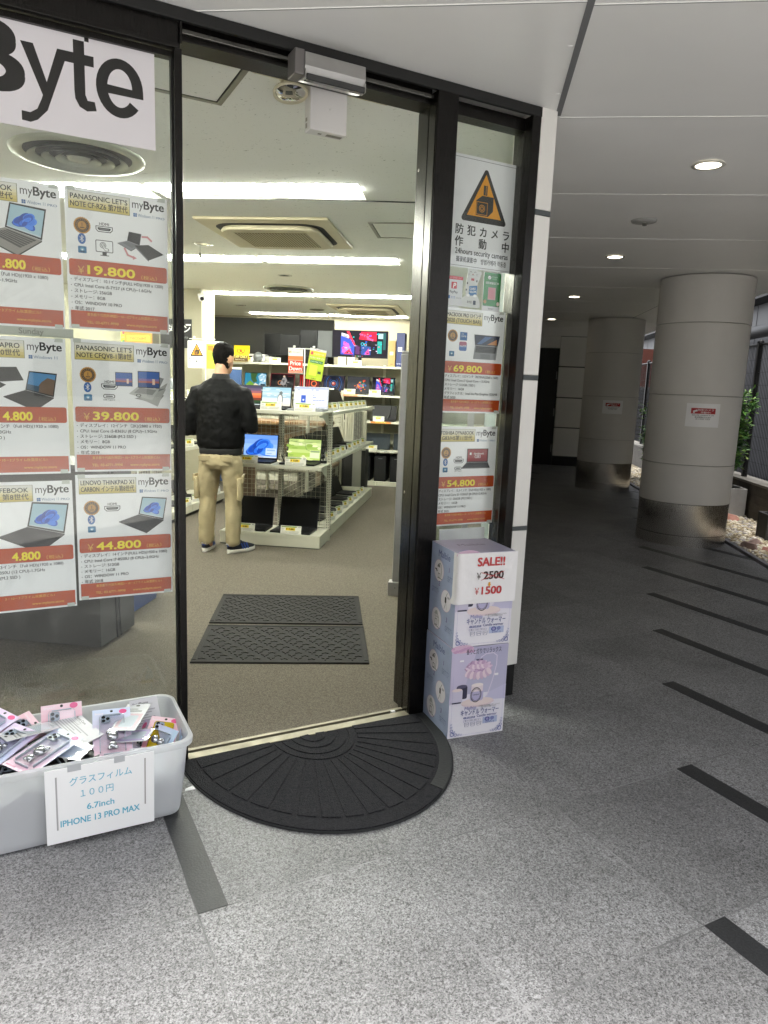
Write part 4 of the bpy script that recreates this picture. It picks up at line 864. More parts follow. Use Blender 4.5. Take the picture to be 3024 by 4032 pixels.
# ---- payment stickers and the beckoning cat
t = thing('payment_card', 'white payment card with a red band and red P in the narrow window', 'payment card', P(1.655, 1.812, 2.674), 'payment cards in the narrow window')
b = MB(); b.box((0, 0, 0), (.098, .002, .122), mat('acrylic_card', '#cdccd0', .2)); A = Art(b, RX(PI/2)); RP = ink('#c21a2c', .3)
A.rect(0, .108, .098, .122, RP); A.text('ペイペイで支払えます', .052, .112, .008, ink('#e3a0a0'), 'c', maxw=.075); A.rrect(.04, .070, .068, .098, .003, RP); A.text('P', .055, .074, .028, WHT, 'c', bold=.03, skew=.2); A.text('PayPay', .054, .052, .015, K, 'c', bold=.02, maxw=.055)
A.rrect(.022, .028, .036, .042, .002, BLU); A.text('支付宝', .04, .03, .011, BLU, 'l', maxw=.022); A.text('扫码付款', .066, .03, .008, GRY, 'l', maxw=.028); b.build('card', t)
b = MB(); b.box((.02, 0, -.03), (.085, .002, -.002), mat('acrylic_card', '#cdccd0', .2)); A = Art(b, RX(PI/2)); A.text('Alipay +', .052, -.022, .012, K, 'c', bold=.02, maxw=.05); b.build('lower_card', t)
t = thing('payment_card', 'green rounded payment card with a white foot in the narrow window', 'payment card', P(1.861, 1.803, 2.674), 'payment cards in the narrow window')
b = MB(); b.box((0, 0, 0), (.092, .003, .165), mat('acrylic_card', '#cdccd0', .2)); A = Art(b, RX(PI/2)); GR = ink('#11792f', .25)
A.rrect(.001, .022, .091, .164, .006, GR); A.ell(.030, .143, .0085, .0075, WHT); A.line([(.026, .143), (.029, .140), (.035, .146)], .0016, GR); A.text('微信支付', .042, .144, .008, ink('#a9d0b2'), 'l', maxw=.03); A.text('WeChat Pay', .042, .137, .005, ink('#a9d0b2'), 'l', maxw=.03); A.text('扫码享最优汇率', .046, .116, .011, WHT, 'c', maxw=.07, bold=.01)
A.rect(.026, .05, .066, .102, ink('#c9a9ae')); A.rect(.028, .052, .064, .100, ink('#c98990')); A.ell(.012, .04, .008, .008, ink('#b5926b')); A.ell(.082, .034, .008, .009, ink('#d9c4bc')); A.text('微信支付', .046, .008, .008, K, 'c', maxw=.03); b.build('card', t, bevel=.001)
t = thing('lucky_cat_card', 'cut out card of a white beckoning cat holding a blue plate', 'display card', P(1.752, 1.812, 2.676))
b = MB(); CW = mat('cat_card_white', '#c9cac9', .35)
out = [(.0, .0), (.095, .0), (.098, .02), (.088, .042), (.078, .05), (.080, .08), (.077, .098), (.084, .11), (.094, .135), (.098, .146), (.095, .155), (.086, .157), (.080, .150), (.078, .163), (.072, .178), (.064, .168), (.042, .168), (.032, .177), (.027, .163), (.027, .14), (.023, .12), (.022, .10), (.019, .075), (.022, .05), (.008, .04), (-.002, .022)]
b.prism(out, .003, CW, RX(PI/2) @ T(0, 0, -.003)); A = Art(b, RX(PI/2)); PK = ink('#b0404a'); BLC = ink('#23324a')
A.poly([(.032, .170), (.038, .166), (.031, .160)], PK); A.poly([(.071, .171), (.073, .161), (.066, .166)], PK); A.ell(.052, .164, .006, .004, K); A.line([(.036, .147), (.041, .150), (.046, .146)], .0014, K); A.line([(.058, .146), (.063, .150), (.068, .147)], .0014, K); A.ell(.052, .139, .003, .002, PK); A.line([(.046, .134), (.052, .137), (.058, .134)], .0012, K)
for sx in (-1, 1):
    for k in (0, 1): A.line([(.052+sx*.016, .139-.004*k), (.052+sx*.027, .141-.007*k)], .0008, K)
A.ell(.026, .10, .003, .005, K); A.ell(.074, .112, .003, .005, K); A.ell(.022, .072, .003, .004, K); A.rect(.044, .112, .060, .122, PK)
A.poly([(.034, .048), (.076, .052), (.078, .094), (.036, .088)], ink('#2c6aa0')); A.text('CARD', .040, .073, .013, WHT, 'l', rot=.09, bold=.01, maxw=.03); A.text('WELCOME', .039, .060, .013, WHT, 'l', rot=.09, bold=.01, maxw=.036)
for sx in (.032, .068): A.ell(sx, .05, .009, .006, WHT)
A.text('支付宝', .028, .018, .012, K, 'l', maxw=.024, bold=.02); A.rrect(.060, .012, .074, .030, .002, BLC); b.build('cat', t)
# ---- big shop sign on the glass
b = MB(); b.box((-.62, 0, 0), (.471, .002, .317), mat('sign_foil', '#dad7dc', .35, var=.02, vscale=2)); A = Art(b, RX(PI/2))
SB = mat('sign_black_foil', '#181716', .22)
H0 = .262
A.text('my', -.50, .094, .27, SB, 'l', w=.36); A.text('B', -.085, .094, .278, SB, 'l', w=.165, bold=.045)
for pts in ([(.078, .262-.018), (.113, .262-.018), (.150, .135), (.142, .085)], [(.180, .244), (.212, .244), (.147, .06), (.118, .028), (.098, .018), (.074, .020), (.074, .047), (.098, .046), (.118, .060), (.131, .090)]): A.poly(pts, SB)
A.poly([(.180, .244), (.212, .244), (.2245, .244), (.2245, .213), (.205, .213), (.175, .213)], SB)
A.poly([(.226, .282), (.258, .282), (.258, .244), (.285, .244), (.285, .213), (.258, .213), (.258, .128), (.264, .112), (.285, .112), (.290, .086), (.262, .080), (.240, .090), (.228, .112), (.226, .135), (.226, .213), (.2245, .213), (.2245, .244), (.226, .244)], SB)
A.poly([(.259, .2825), (.272, .2825), (.272, .2955), (.259, .2955)], SB); A.poly([(.2725, .296), (.284, .296), (.284, .3075), (.2725, .3075)], SB)
n = 30; ex, ey, eR, eY = .362, .168, .072, .088; ro = []; ri = []
for k in range(n+1):
    a = math.radians(0+k*(322)/n); ro.append((ex+eR*math.cos(a), ey+eY*math.sin(a))); ri.append((ex+(eR-.034)*math.cos(a), ey+(eY-.031)*math.sin(a)))
z = A._z()
b.add([(x, y, z) for x, y in ro]+[(x, y, z) for x, y in ri], [(k, k+1, n+2+k, n+1+k) for k in range(n)], SB, A.M)
A.poly([(.292, .148), (.4345, .148), (.434, .170), (.292, .175)], SB)
tag(b.build('shop_sign', M=FG(0, 2.623, 2.201)), 'wide white window sign with big black myByte lettering', 'sign')
# ---- opening hours on the glass, between the poster rows
b = MB(); A = Art(b, RX(PI/2), z=.0006); b.box((-.15, 0, -.004), (.15, .0004, .026), mat('frosted_film', '#a9ada2', .5)); A.text('Sunday', .06, .003, .026, ink('#77796f'), 'r', bold=.03); A.rect(-.115, .009, -.09, .012, ink('#77796f'))
tag(b.build('hours_strip', M=P(.05, 1.577, 2.645)), 'frosted strip reading Sunday between two posters', 'hours strip')
# ================================================================== things on the doorstep
FUZZ = mat('charcoal_mat_pile', '#2e2e31', .95, var=.35, vscale=120, bump=.9, bscale=260, spec=.12)
FUZZB = mat('mat_rubber', '#1d1f20', .7, bump=.2, bscale=90)
t = thing('door_mat', 'half moon charcoal door mat with fan ribs outside the threshold', 'door mat', FG(1.062, 2.583, 0))
RA, RB = .550, .690
def ep(r, th): return (RA*r*math.cos(th), -RB*r*math.sin(th))
b = MB(); n = 72
o1 = [ep(1, PI*k/n) for k in range(n+1)]; b.prism(list(reversed(o1)), .007, FUZZB); fixn(b.build('base', t, bevel=.003))
def patch(b, r0, r1, t0, t1, z0, z1, m, nr=1):
    q = max(2, int(abs(t1-t0)/.05)); top = []
    out = [ep(r1, t0+(t1-t0)*k/q) for k in range(q+1)]+[ep(r0, t1+(t0-t1)*k/q) for k in range(q+1)]
    b.prism(list(reversed(out)), z1-z0, m, T(0, 0, z0))
b = MB(); patch(b, .905, .992, .012, 1.02, .007, .0105, FUZZB); patch(b, .905, .992, 1.03, PI-.012, .007, .0125, FUZZ); fixn(b.build('border', t, bevel=.002))
b = MB(); patch(b, 0.03, .905, .0, PI, .007, .0095, FUZZ); fixn(b.build('pile', t))
b = MB()
N = 19
for k in range(N):
    a0 = PI*(k+.10)/N; a1 = PI*(k+.90)/N; w = .010
    patch(b, .335, .885, a0, a1, .0095, .0130, FUZZ)
fixn(b.build('fan_ribs', t, bevel=.0028))
b = MB()
for r0, r1 in ((.03, .10), (.125, .175), (.20, .25), (.275, .315)): patch(b, r0, r1, .10, PI-.10, .0095, .0134, FUZZ)
fixn(b.build('arcs', t, bevel=.0028))
# two rubber mats on the carpet
RUBM = mat('brown_black_rubber', '#17140f', .85, var=.22, vscale=7, bump=.25, bscale=200); RUBH = mat('rubber_pattern', '#0f0d0a', .85, var=.2, vscale=9)
def rubber_mat(M, w, d, label):
    t = thing('floor_mat', label, 'floor mat', M, 'rubber mats inside the doorway')
    b = MB(); b.box((0, 0, 0), (w, d, .007), RUBH); b.build('base', t, bevel=.002)
    b = MB()
    for a in (((0, 0), (w, .028)), ((0, d-.028), (w, d)), ((0, .029), (.028, d-.029)), ((w-.028, .029), (w, d-.029))): b.box((a[0][0]+.003, a[0][1]+.003, .007), (a[1][0]-.003, a[1][1]-.003, .0095), RUBM)
    b.build('border', t)
    b = MB(); px, py = .068, .075; nx, ny = int((w-.07)/px), int((d-.07)/py)
    px, py = (w-.07)/nx, (d-.07)/ny
    for i in range(nx):
        for j in range(ny):
            for q in (0, 1):
                cx = .035+(i+.25+.5*q)*px; cy = .035+(j+.25+.5*q)*py
                if cy > d-.045: continue
                for k in range(3):
                    L, wd = .021, .0085
                    A2 = T(cx, cy, 0) @ RZ(PI/2+k*2*PI/3 if (i+j+q) % 2 == 0 else -PI/2+k*2*PI/3)
                    b.box((.001, -wd/2, .007), (L, wd/2, .0105), RUBM, A2)
    b.build('raised_pattern', t); return t
rm = math.atan2(.187, .898)
rubber_mat(T(-1.530, 3.968, .004) @ RZ(rm), .935, .60, 'brown black rubber floor mat, the one deeper inside the shop')
rubber_mat(T(-1.396, 3.351, .004) @ RZ(rm+.005), .935, .595, 'brown black rubber floor mat, the one nearer the threshold')
b = MB(); b.poly([(-.02, -.006, .001), (.018, -.008, .001), (.012, .011, .006), (-.015, .008, .001)], WHT); b.poly([(-.02, -.006, .0005), (-.015, .008, .0005), (.012, .011, .0055), (.018, -.008, .0005)], WHT)
tag(b.build('paper_scrap', M=FG(.515, 2.385)), 'small white paper scrap beside the plastic tub', 'paper scrap')
b = MB(); b.lathe([(.0001, .0005), (.011, .0005), (.010, .0025), (.0001, .003)], mat('chewing_gum', '#141414', .7), 12, M=FG(.10, 1.48)); tag(b.build('gum_spot', smooth=True), 'black flattened gum spot on the granite paving', 'gum')
# ---- stacked candle warmer boxes
CARD = mat('box_lavender', '#d0cce0', .35, var=.03, vscale=3, bump=.06, bscale=9, spec=.4); CBLUE = mat('box_blue', '#a6b3d0', .35, var=.10, vscale=14, bump=.06, bscale=9, spec=.4)
CWHT = ink('#ebe8ee', .4); NAV = ink('#4a5290', .4); NV2 = ink('#7b82b4', .4); PNK = ink('#d3b3cb', .4); CRM = ink('#e3d3d2', .4); LVD = ink('#9a97c6', .4)
BW, BD, BH = .268, .256, .401
def grad(A, x0, y0, x1, y1, c0, c1, n=12):
    for k in range(n):
        f = k/(n-1); c = '#%02x%02x%02x' % tuple(int(int(c0[i:i+2], 16)*(1-f)+int(c1[i:i+2], 16)*f) for i in (1, 3, 5)); A.rect(x0, y0+(y1-y0)*k/n, x1, y0+(y1-y0)*(k+1)/n, ink(c, .4))
def flourish(A, x, y, sx, sy):
    for k, (u, v, r) in enumerate(((.014, .014, .010), (.030, .010, .007), (.010, .030, .007), (.044, .008, .005), (.008, .045, .005), (.056, .007, .0035), (.007, .058, .0035), (.022, .022, .005))): A.ring(x+sx*u, y+sy*v, r, r*.35, NV2, 12); A.ell(x+sx*(u+.004), y+sy*(v+.004), r*.4, r*.3, NV2, 8)
def step_art(A, x, y, rx, ry, kind):
    A.ell(x, y, rx*1.05, ry*1.04, PNK, 28); A.ell(x, y, rx, ry, CWHT, 28); s = rx
    if kind == 1:
        A.line([(x-s*.2, y-ry*.72), (x+s*.75, y-ry*.72)], s*.05, K); A.line([(x+s*.45, y-ry*.7), (x+s*.55, y), (x+s*.45, y+ry*.55), (x+s*.2, y+ry*.72), (x-s*.05, y+ry*.62)], s*.05, K); A.frame(x-s*.15, y-ry*.68, x+s*.25, y-ry*.25, s*.05, K); A.poly([(x-s*.4, y+ry*.3), (x+s*.25, y+ry*.3), (x+s*.12, y+ry*.6), (x-s*.2, y+ry*.6)], GRY); A.poly([(x-s*.85, y+ry*.05), (x-s*.5, y+ry*.1), (x-s*.3, y-ry*.15), (x-s*.45, y-ry*.2), (x-s*.6, y-ry*.05), (x-s*.85, y-ry*.02)], K)
    elif kind == 2:
        A.line([(x-s*.3, y-ry*.8), (x-s*.1, y-ry*.4), (x, y+ry*.4), (x+s*.25, y+ry*.8)], s*.05, K); A.rrect(x-s*.22, y-ry*.2, x+s*.1, y+ry*.35, s*.1, K); A.line([(x+s*.2, y-ry*.8), (x+s*.1, y-ry*.2)], s*.03, GRY); A.text('ON', x+s*.5, y+ry*.3, s*.3, K, 'c', bold=.02)
    else:
        A.line([(x-s*.4, y-ry*.7), (x+s*.75, y-ry*.8)], s*.05, K); A.line([(x+s*.45, y-ry*.7), (x+s*.5, y+ry*.1), (x+s*.2, y+ry*.5)], s*.05, K); A.frame(x-s*.3, y-ry*.65, x+s*.2, y-ry*.05, s*.05, K); A.text('Candy', x, y+ry*.1, s*.3, GRY, 'c'); A.poly([(x-s*.5, y+ry*.35), (x+s*.35, y+ry*.35), (x+s*.1, y+ry*.75), (x-s*.2, y+ry*.75)], ink('#b9b9bd'))
def candle_box(M, label):
    t = thing('carton', label, 'box', M, 'stacked candle warmer boxes')
    b = MB(); b.box((0, 0, 0), (BW, BD, BH), CARD); b.build('carton_body', t, bevel=.002)
    # front print
    b = MB(); A = Art(b, RX(PI/2)); X = lambda u: BW*u; Y = lambda v: BH*(1-v)
    grad(A, .001, .001, BW-.001, Y(.52), '#ebe9f0', '#e0ddea', 8); grad(A, .001, Y(.52), BW-.001, BH-.001, '#bcbad4', '#b0adca', 14)
    A.poly([(.001, Y(.02)), (X(.45), Y(.02)), (X(.22), Y(.52)), (.001, Y(.62))], ink('#c6bfd9', .4)); A.poly([(X(.7), Y(.52)), (X(.999), Y(.45)), (X(.999), Y(.62)), (X(.6), Y(.60))], ink('#c5c2dd', .4))
    A.ell(X(.18), Y(.015), X(.2), .018, PNK)
    for k in range(16): A.ell(X(.02+.36*(k*.37 % 1)), Y(.004+.05*(k*.61 % 1)), .008, .005, ink('#c49cc0', .4), 8)
    A.text('香りと灯りでリラックス', X(.56), Y(.075), .026, ink('#2b2540'), 'c', w=X(.62), bold=.012)
    # lamp
    A.line([(X(.66), Y(.565)), (X(.74), Y(.40)), (X(.80), Y(.22)), (X(.80), Y(.12)), (X(.73), Y(.085)), (X(.60), Y(.09)), (X(.52), Y(.12)), (X(.49), Y(.155))], .0042, ink('#d8cfe2', .4))
    r = random.Random(2)
    A.rect(X(.43), Y(.155), X(.55), Y(.138), ink('#5b5272'))
    A.ell(X(.48), Y(.235), X(.235), BH*.075, ink('#b596b8', .4), 24)
    for k in range(44):
        a = r.random()*6.3; q = r.random()**.5; A.ell(X(.48)+X(.215)*q*math.cos(a), Y(.228)+BH*.068*q*math.sin(a), .012, .0055, ink(('#c9aacb', '#d9bfd6', '#b392b8', '#e0cade')[k % 4], .4), 8, rot=r.uniform(-1, 1))
    for k in range(9):
        a = math.radians(200+17.5*k); A.ell(X(.48)+X(.20)*math.cos(a), Y(.262)+BH*.062*math.sin(a), .010, .019, ink(('#e3cfda', '#cbb0c9')[k % 2], .4), 10, rot=(k-4)*.16)
    for k in range(7): A.ell(X(.36+.04*k), Y(.215), .011, .014, ink(('#d3b6d0', '#e6d3e0')[k % 2], .4), 10, rot=(k-3)*.2)
    for k in range(5): A.ell(X(.40+.04*k), Y(.178), .011, .008, ink(('#c3a2c4', '#dcc4d9')[k % 2], .4), 10, rot=(k-2)*.3)
    A.ell(X(.50), Y(.625), X(.29), BH*.048, ink('#dcc9cf', .4), 30); A.ell(X(.49), Y(.612), X(.285), BH*.042, CRM, 30)
    A.rrect(X(.36), Y(.605), X(.59), Y(.42), .012, ink('#b6b0d2', .4)); A.rect(X(.37), Y(.50), X(.58), Y(.43), ink('#e0d3da', .4)); A.ell(X(.475), Y(.425), X(.105), .008, ink('#ece2e2', .4)); A.ring(X(.46), Y(.535), .026, .003, K, sy=1.3); A.ring(X(.46), Y(.535), .021, .0015, K, sy=1.3); A.text('CANDLE', X(.46), Y(.54), .008, K, 'c', bold=.02)
    A.rrect(X(.11), Y(.565), X(.30), Y(.42), .008, ink('#33314a', .4)); A.ell(X(.205), Y(.425), X(.09), .008, ink('#57546e', .4)); A.rrect(X(.02), Y(.61), X(.22), Y(.455), .008, ink('#c8c3d8', .4)); A.rect(X(.04), Y(.61), X(.2), Y(.595), ink('#33314a', .4)); A.ell(X(.12), Y(.46), X(.09), .007, CRM)
    A.rrect(X(.77), Y(.34), X(.84), Y(.315), .002, CWHT); A.rrect(X(.14), Y(.15), X(.21), Y(.132), .002, CWHT)
    # wording
    A.text('Malble', X(.27), Y(.695), .022, LVD, 'l', bold=.012, skew=.1); A.text('火を使わず火災感知でキャンドルの', X(.52), Y(.675), .008, GRY, 'l', w=X(.38)); A.text('溶ける気分を堪能できます', X(.57), Y(.69), .008, GRY, 'l', w=X(.27))
    A.text('キャンドル ウォーマー', X(.55), Y(.752), .030, NAV, 'c', w=X(.68), bold=.012)
    A.rrect(X(.26), Y(.795), X(.47), Y(.773), .005, ink('#5a629c', .4)); A.text('火替石黄当版', X(.365), Y(.79), .009, CWHT, 'c', maxw=X(.18)); A.text('Candle warmer', X(.50), Y(.79), .017, NAV, 'l', w=X(.36), bold=.012)
    A.rrect(X(.26), Y(.832), X(.57), Y(.808), .005, LVD); A.rrect(X(.265), Y(.8305), X(.565), Y(.8095), .005, CWHT); A.text('選べて3段に照える', X(.415), Y(.827), .009, NAV, 'c', maxw=X(.26))
    for k, s in enumerate(('強め', '普通', '弱め')):
        x = X(.28+.11*k); A.poly([(x+.003, Y(.885)), (x+.020, Y(.885)), (x+.023, Y(.842)), (x, Y(.842))], NAV); A.poly([(x+.0045, Y(.883)), (x+.0185, Y(.883)), (x+.0213, Y(.845)), (x+.0017, Y(.845))], CWHT); A.text(s, x+.0115, Y(.868), .007, NAV, 'c', maxw=.014)
    A.rect(X(.61), Y(.872), X(.87), Y(.800), ink('#b3bddb', .4)); A.ell(X(.69), Y(.825), .012, .010, NAV); A.ell(X(.69), Y(.825), .007, .006, LVD); A.ell(X(.78), Y(.822), .010, .008, NV2); A.line([(X(.69), Y(.84)), (X(.74), Y(.86)), (X(.8), Y(.83))], .003, NV2); A.text('電球2コに選', X(.74), Y(.869), .008, NAV, 'c', maxw=X(.2))
    flourish(A, .006, .006, 1, 1); flourish(A, BW-.006, .006, -1, 1); A.line([(.012, .012), (BW-.012, .012)], .0007, LVD); A.line([(.012, .012), (.012, BH*.7)], .0007, LVD); A.line([(BW-.012, .012), (BW-.012, BH*.7)], .0007, LVD)
    b.build('front_print', t)
    # left side print
    b = MB(); A = Art(b, T(0, BD, 0) @ RZ(-PI/2) @ RX(PI/2)); A.rect(.001, .001, BD-.001, BH-.001, CBLUE)
    A.text('Malble', BD*.52, BH*.875, .040, NAV, 'c', bold=.015, w=BD*.44)
    for k, (u, v, lab, lu, lv) in enumerate(((.34, .72, '1', .72, .755), (.66, .44, '2', .38, .56), (.34, .19, '3', .72, .22))):
        step_art(A, BD*u, BH*v, .046, .046, k+1); A.text(lab, BD*lu, BH*lv, .03, ink('#6a4f94', .4), 'c', bold=.02, skew=.1)
        for q, s in enumerate(('付属の電球を取付', 'け台座にキャンドル', 'を置いて下さい。')): A.text(s, BD*(lu-.05 if k != 1 else lu-.28), BH*(lv-.055-.022*q), .0085, NAV, 'l', maxw=BD*.28)
    b.build('side_print', t)
    b = MB(); A = Art(b, T(0, 0, BH)); A.rect(.001, .001, BW-.001, BD-.001, mat('box_top', '#a9a6c0', .35, var=.08, vscale=10)); A.text('Malble', BW*.5, BD*.5, .05, ink('#6c6a8a', .4), 'c', bold=.015); A.ell(BW*.2, BD*.2, .02, .008, LVD); b.build('top_print', t)
    return t
BR = math.radians(-6.6)
candle_box(FG(1.5755, 2.330, .0, BR), 'lavender candle warmer box at the bottom of the stack, standing on the paving')
candle_box(FG(1.5785, 2.332, .4035, BR-.006), 'lavender candle warmer box on top, half covered by a sale paper')
M = FG(1.5785, 2.332, .4035, BR-.006)
b = MB(M)
PAP = mat('sale_paper', '#eeedef', .55, bump=.5, bscale=16)
nx, nz = 24, 20
grid = []
for i in range(nx+1):
    for k in range(nz+1):
        u = -.030+(BW+.036)*i/nx; z = .188+(BH+.001-.188)*k/nz; e = .0058+.0016*noise.noise(Vector((u*22, z*26, 2)))
        lift = .006*max(0, 1-(z-.188)/.03)*max(0, (0.03-u)/.06)
        if u < 0: grid.append((-.0012-e*.5-lift*1.5, -u-.003, z))
        else: grid.append((u, -.0025-e-lift, z))
b.add(grid, [((i)*(nz+1)+k, (i+1)*(nz+1)+k, (i+1)*(nz+1)+k+1, i*(nz+1)+k+1) for i in range(nx) for k in range(nz)], PAP)
A = Art(b, RX(PI/2), z=.0105); RD = ink('#c03a3e', .5); DK = ink('#3b2622', .5)
A.text('SALE!!', BW*.56, BH*.865, .050, RD, 'c', w=.125, bold=.05); A.text('￥', BW*.32, BH*.725, .040, DK, 'l', w=.020); A.text('2500', BW*.44, BH*.725, .046, DK, 'l', w=.092, bold=.045)
A.line([(BW*.40, BH*.715), (BW*.79, BH*.80)], .0022, RD); A.line([(BW*.40, BH*.795), (BW*.80, BH*.715)], .0022, RD)
AR = ink('#e0a21e', .5); A.rect(BW*.53, BH*.66, BW*.565, BH*.69, AR); A.poly([(BW*.515, BH*.665), (BW*.547, BH*.645), (BW*.58, BH*.665)], AR)
A.text('￥', BW*.30, BH*.565, .040, RD, 'l', w=.020); A.text('1500', BW*.42, BH*.565, .046, RD, 'l', w=.092, bold=.045)
o = b.build('sale_notice', smooth=True); tag(o, 'white sale paper wrapped round the front of the top box, 2500 struck out for 1500', 'notice')
# ---- translucent tub of phone cases
def milky():
    m = bpy.data.materials.new('milky_plastic'); m.use_nodes = True; t = m.node_tree; N, L = t.nodes, t.links; p = N['Principled BSDF']; o = N['Material Output']
    p.inputs['Base Color'].default_value = (.84, .85, .88, 1); p.inputs['Roughness'].default_value = .32
    tl = N.new('ShaderNodeBsdfTranslucent'); tl.inputs[0].default_value = (.88, .89, .92, 1); tr = N.new('ShaderNodeBsdfTransparent'); tr.inputs[0].default_value = (.93, .95, .97, 1)
    a = N.new('ShaderNodeMixShader'); a.inputs[0].default_value = .52; L.new(p.outputs[0], a.inputs[1]); L.new(tl.outputs[0], a.inputs[2])
    c = N.new('ShaderNodeMixShader'); c.inputs[0].default_value = .34; L.new(a.outputs[0], c.inputs[1]); L.new(tr.outputs[0], c.inputs[2]); L.new(c.outputs[0], o.inputs[0]); return m
MILK = milky()
TM = FG(0, 0)
t = thing('storage_tub', 'milky translucent plastic tub heaped with phone case packs', 'tub', FG(.105, 2.415))
def rr3(x0, x1, y0, y1, r, z, n=7):
    p = []
    for cx, cy, a0 in ((x1-r, y0+r, -90), (x1-r, y1-r, 0), (x0+r, y1-r, 90), (x0+r, y0+r, 180)):
        p += [(cx+r*math.cos(math.radians(a0+90*k/n)), cy+r*math.sin(math.radians(a0+90*k/n)), z) for k in range(n+1)]
    return p
def tubring(f, z, e=0.0):
    """Outline at height fraction F (0 floor, 1 rim), grown by E."""
    return rr3(-.352-.030*f-e, .350+.030*f+e, -.176-.024*f-e, .158+.024*f+e, .042+.012*f, z)
rings = [tubring(0, .012, -.012), tubring(0, .012), tubring(.03, .022, .002), tubring(.5, .14, .001), tubring(.88, .258), tubring(.90, .259, .010), tubring(.94, .262, .012), tubring(1, .280, .012), tubring(1, .284, .008), tubring(1, .283, -.001), tubring(.95, .262, -.004), tubring(.5, .14, -.003), tubring(.05, .024, -.003), tubring(0, .018, -.016)]
b = MB(); b.loft(rings, MILK); fixn(b.build('tub_body', t, smooth=True, angle=.7))
b = MB()
for x in (-.30, .30):
    for y in (-.13, .11): b.lathe([(.0001, 0), (.022, 0), (.026, .0115), (.0001, .0115)], mat('caster_plastic', '#6f7176', .5), 16, M=T(x, y, 0))
b.build('feet', t, smooth=True, angle=.6)
# sign taped to the tub front
b = MB(); w, h = .318, .258
b.box((0, 0, 0), (w, .0016, h), mat('taped_paper', '#f6f7f8', .28, bump=.12, bscale=7)); A = Art(b, RX(PI/2)); CY = ink('#5fb4d0', .35); TP2 = mat('clear_tape', '#b9bcc0', .12)
A.text('グラスフィルム', w*.50, h*.755, .031, CY, 'c', w=w*.57, bold=.006); A.text('１００円', w*.46, h*.575, .030, CY, 'c', w=w*.30, bold=.004); A.text('6.7inch', w*.49, h*.385, .029, CY, 'c', w=w*.25, bold=.03); A.text('IPHONE 13 PRO MAX', w*.49, h*.215, .031, CY, 'c', w=w*.73, bold=.03)
A.rect(w*.09, h*.18, w*.105, h*.90, ink('#b2b0b2', .3)); A.rect(w*.905, h*.28, w*.918, h*.93, ink('#a9a4a4', .3)); A.rect(w*.20, h*.94, w*.32, h*1.03, TP2); A.rect(w*.62, h*.94, w*.72, h*1.03, TP2)
o = b.build('tub_sign', M=FG(.042, 2.2085, .023) @ RX(math.radians(4.6))); tag(o, 'white laminated sign with pale blue lettering taped to the tub front', 'sign')
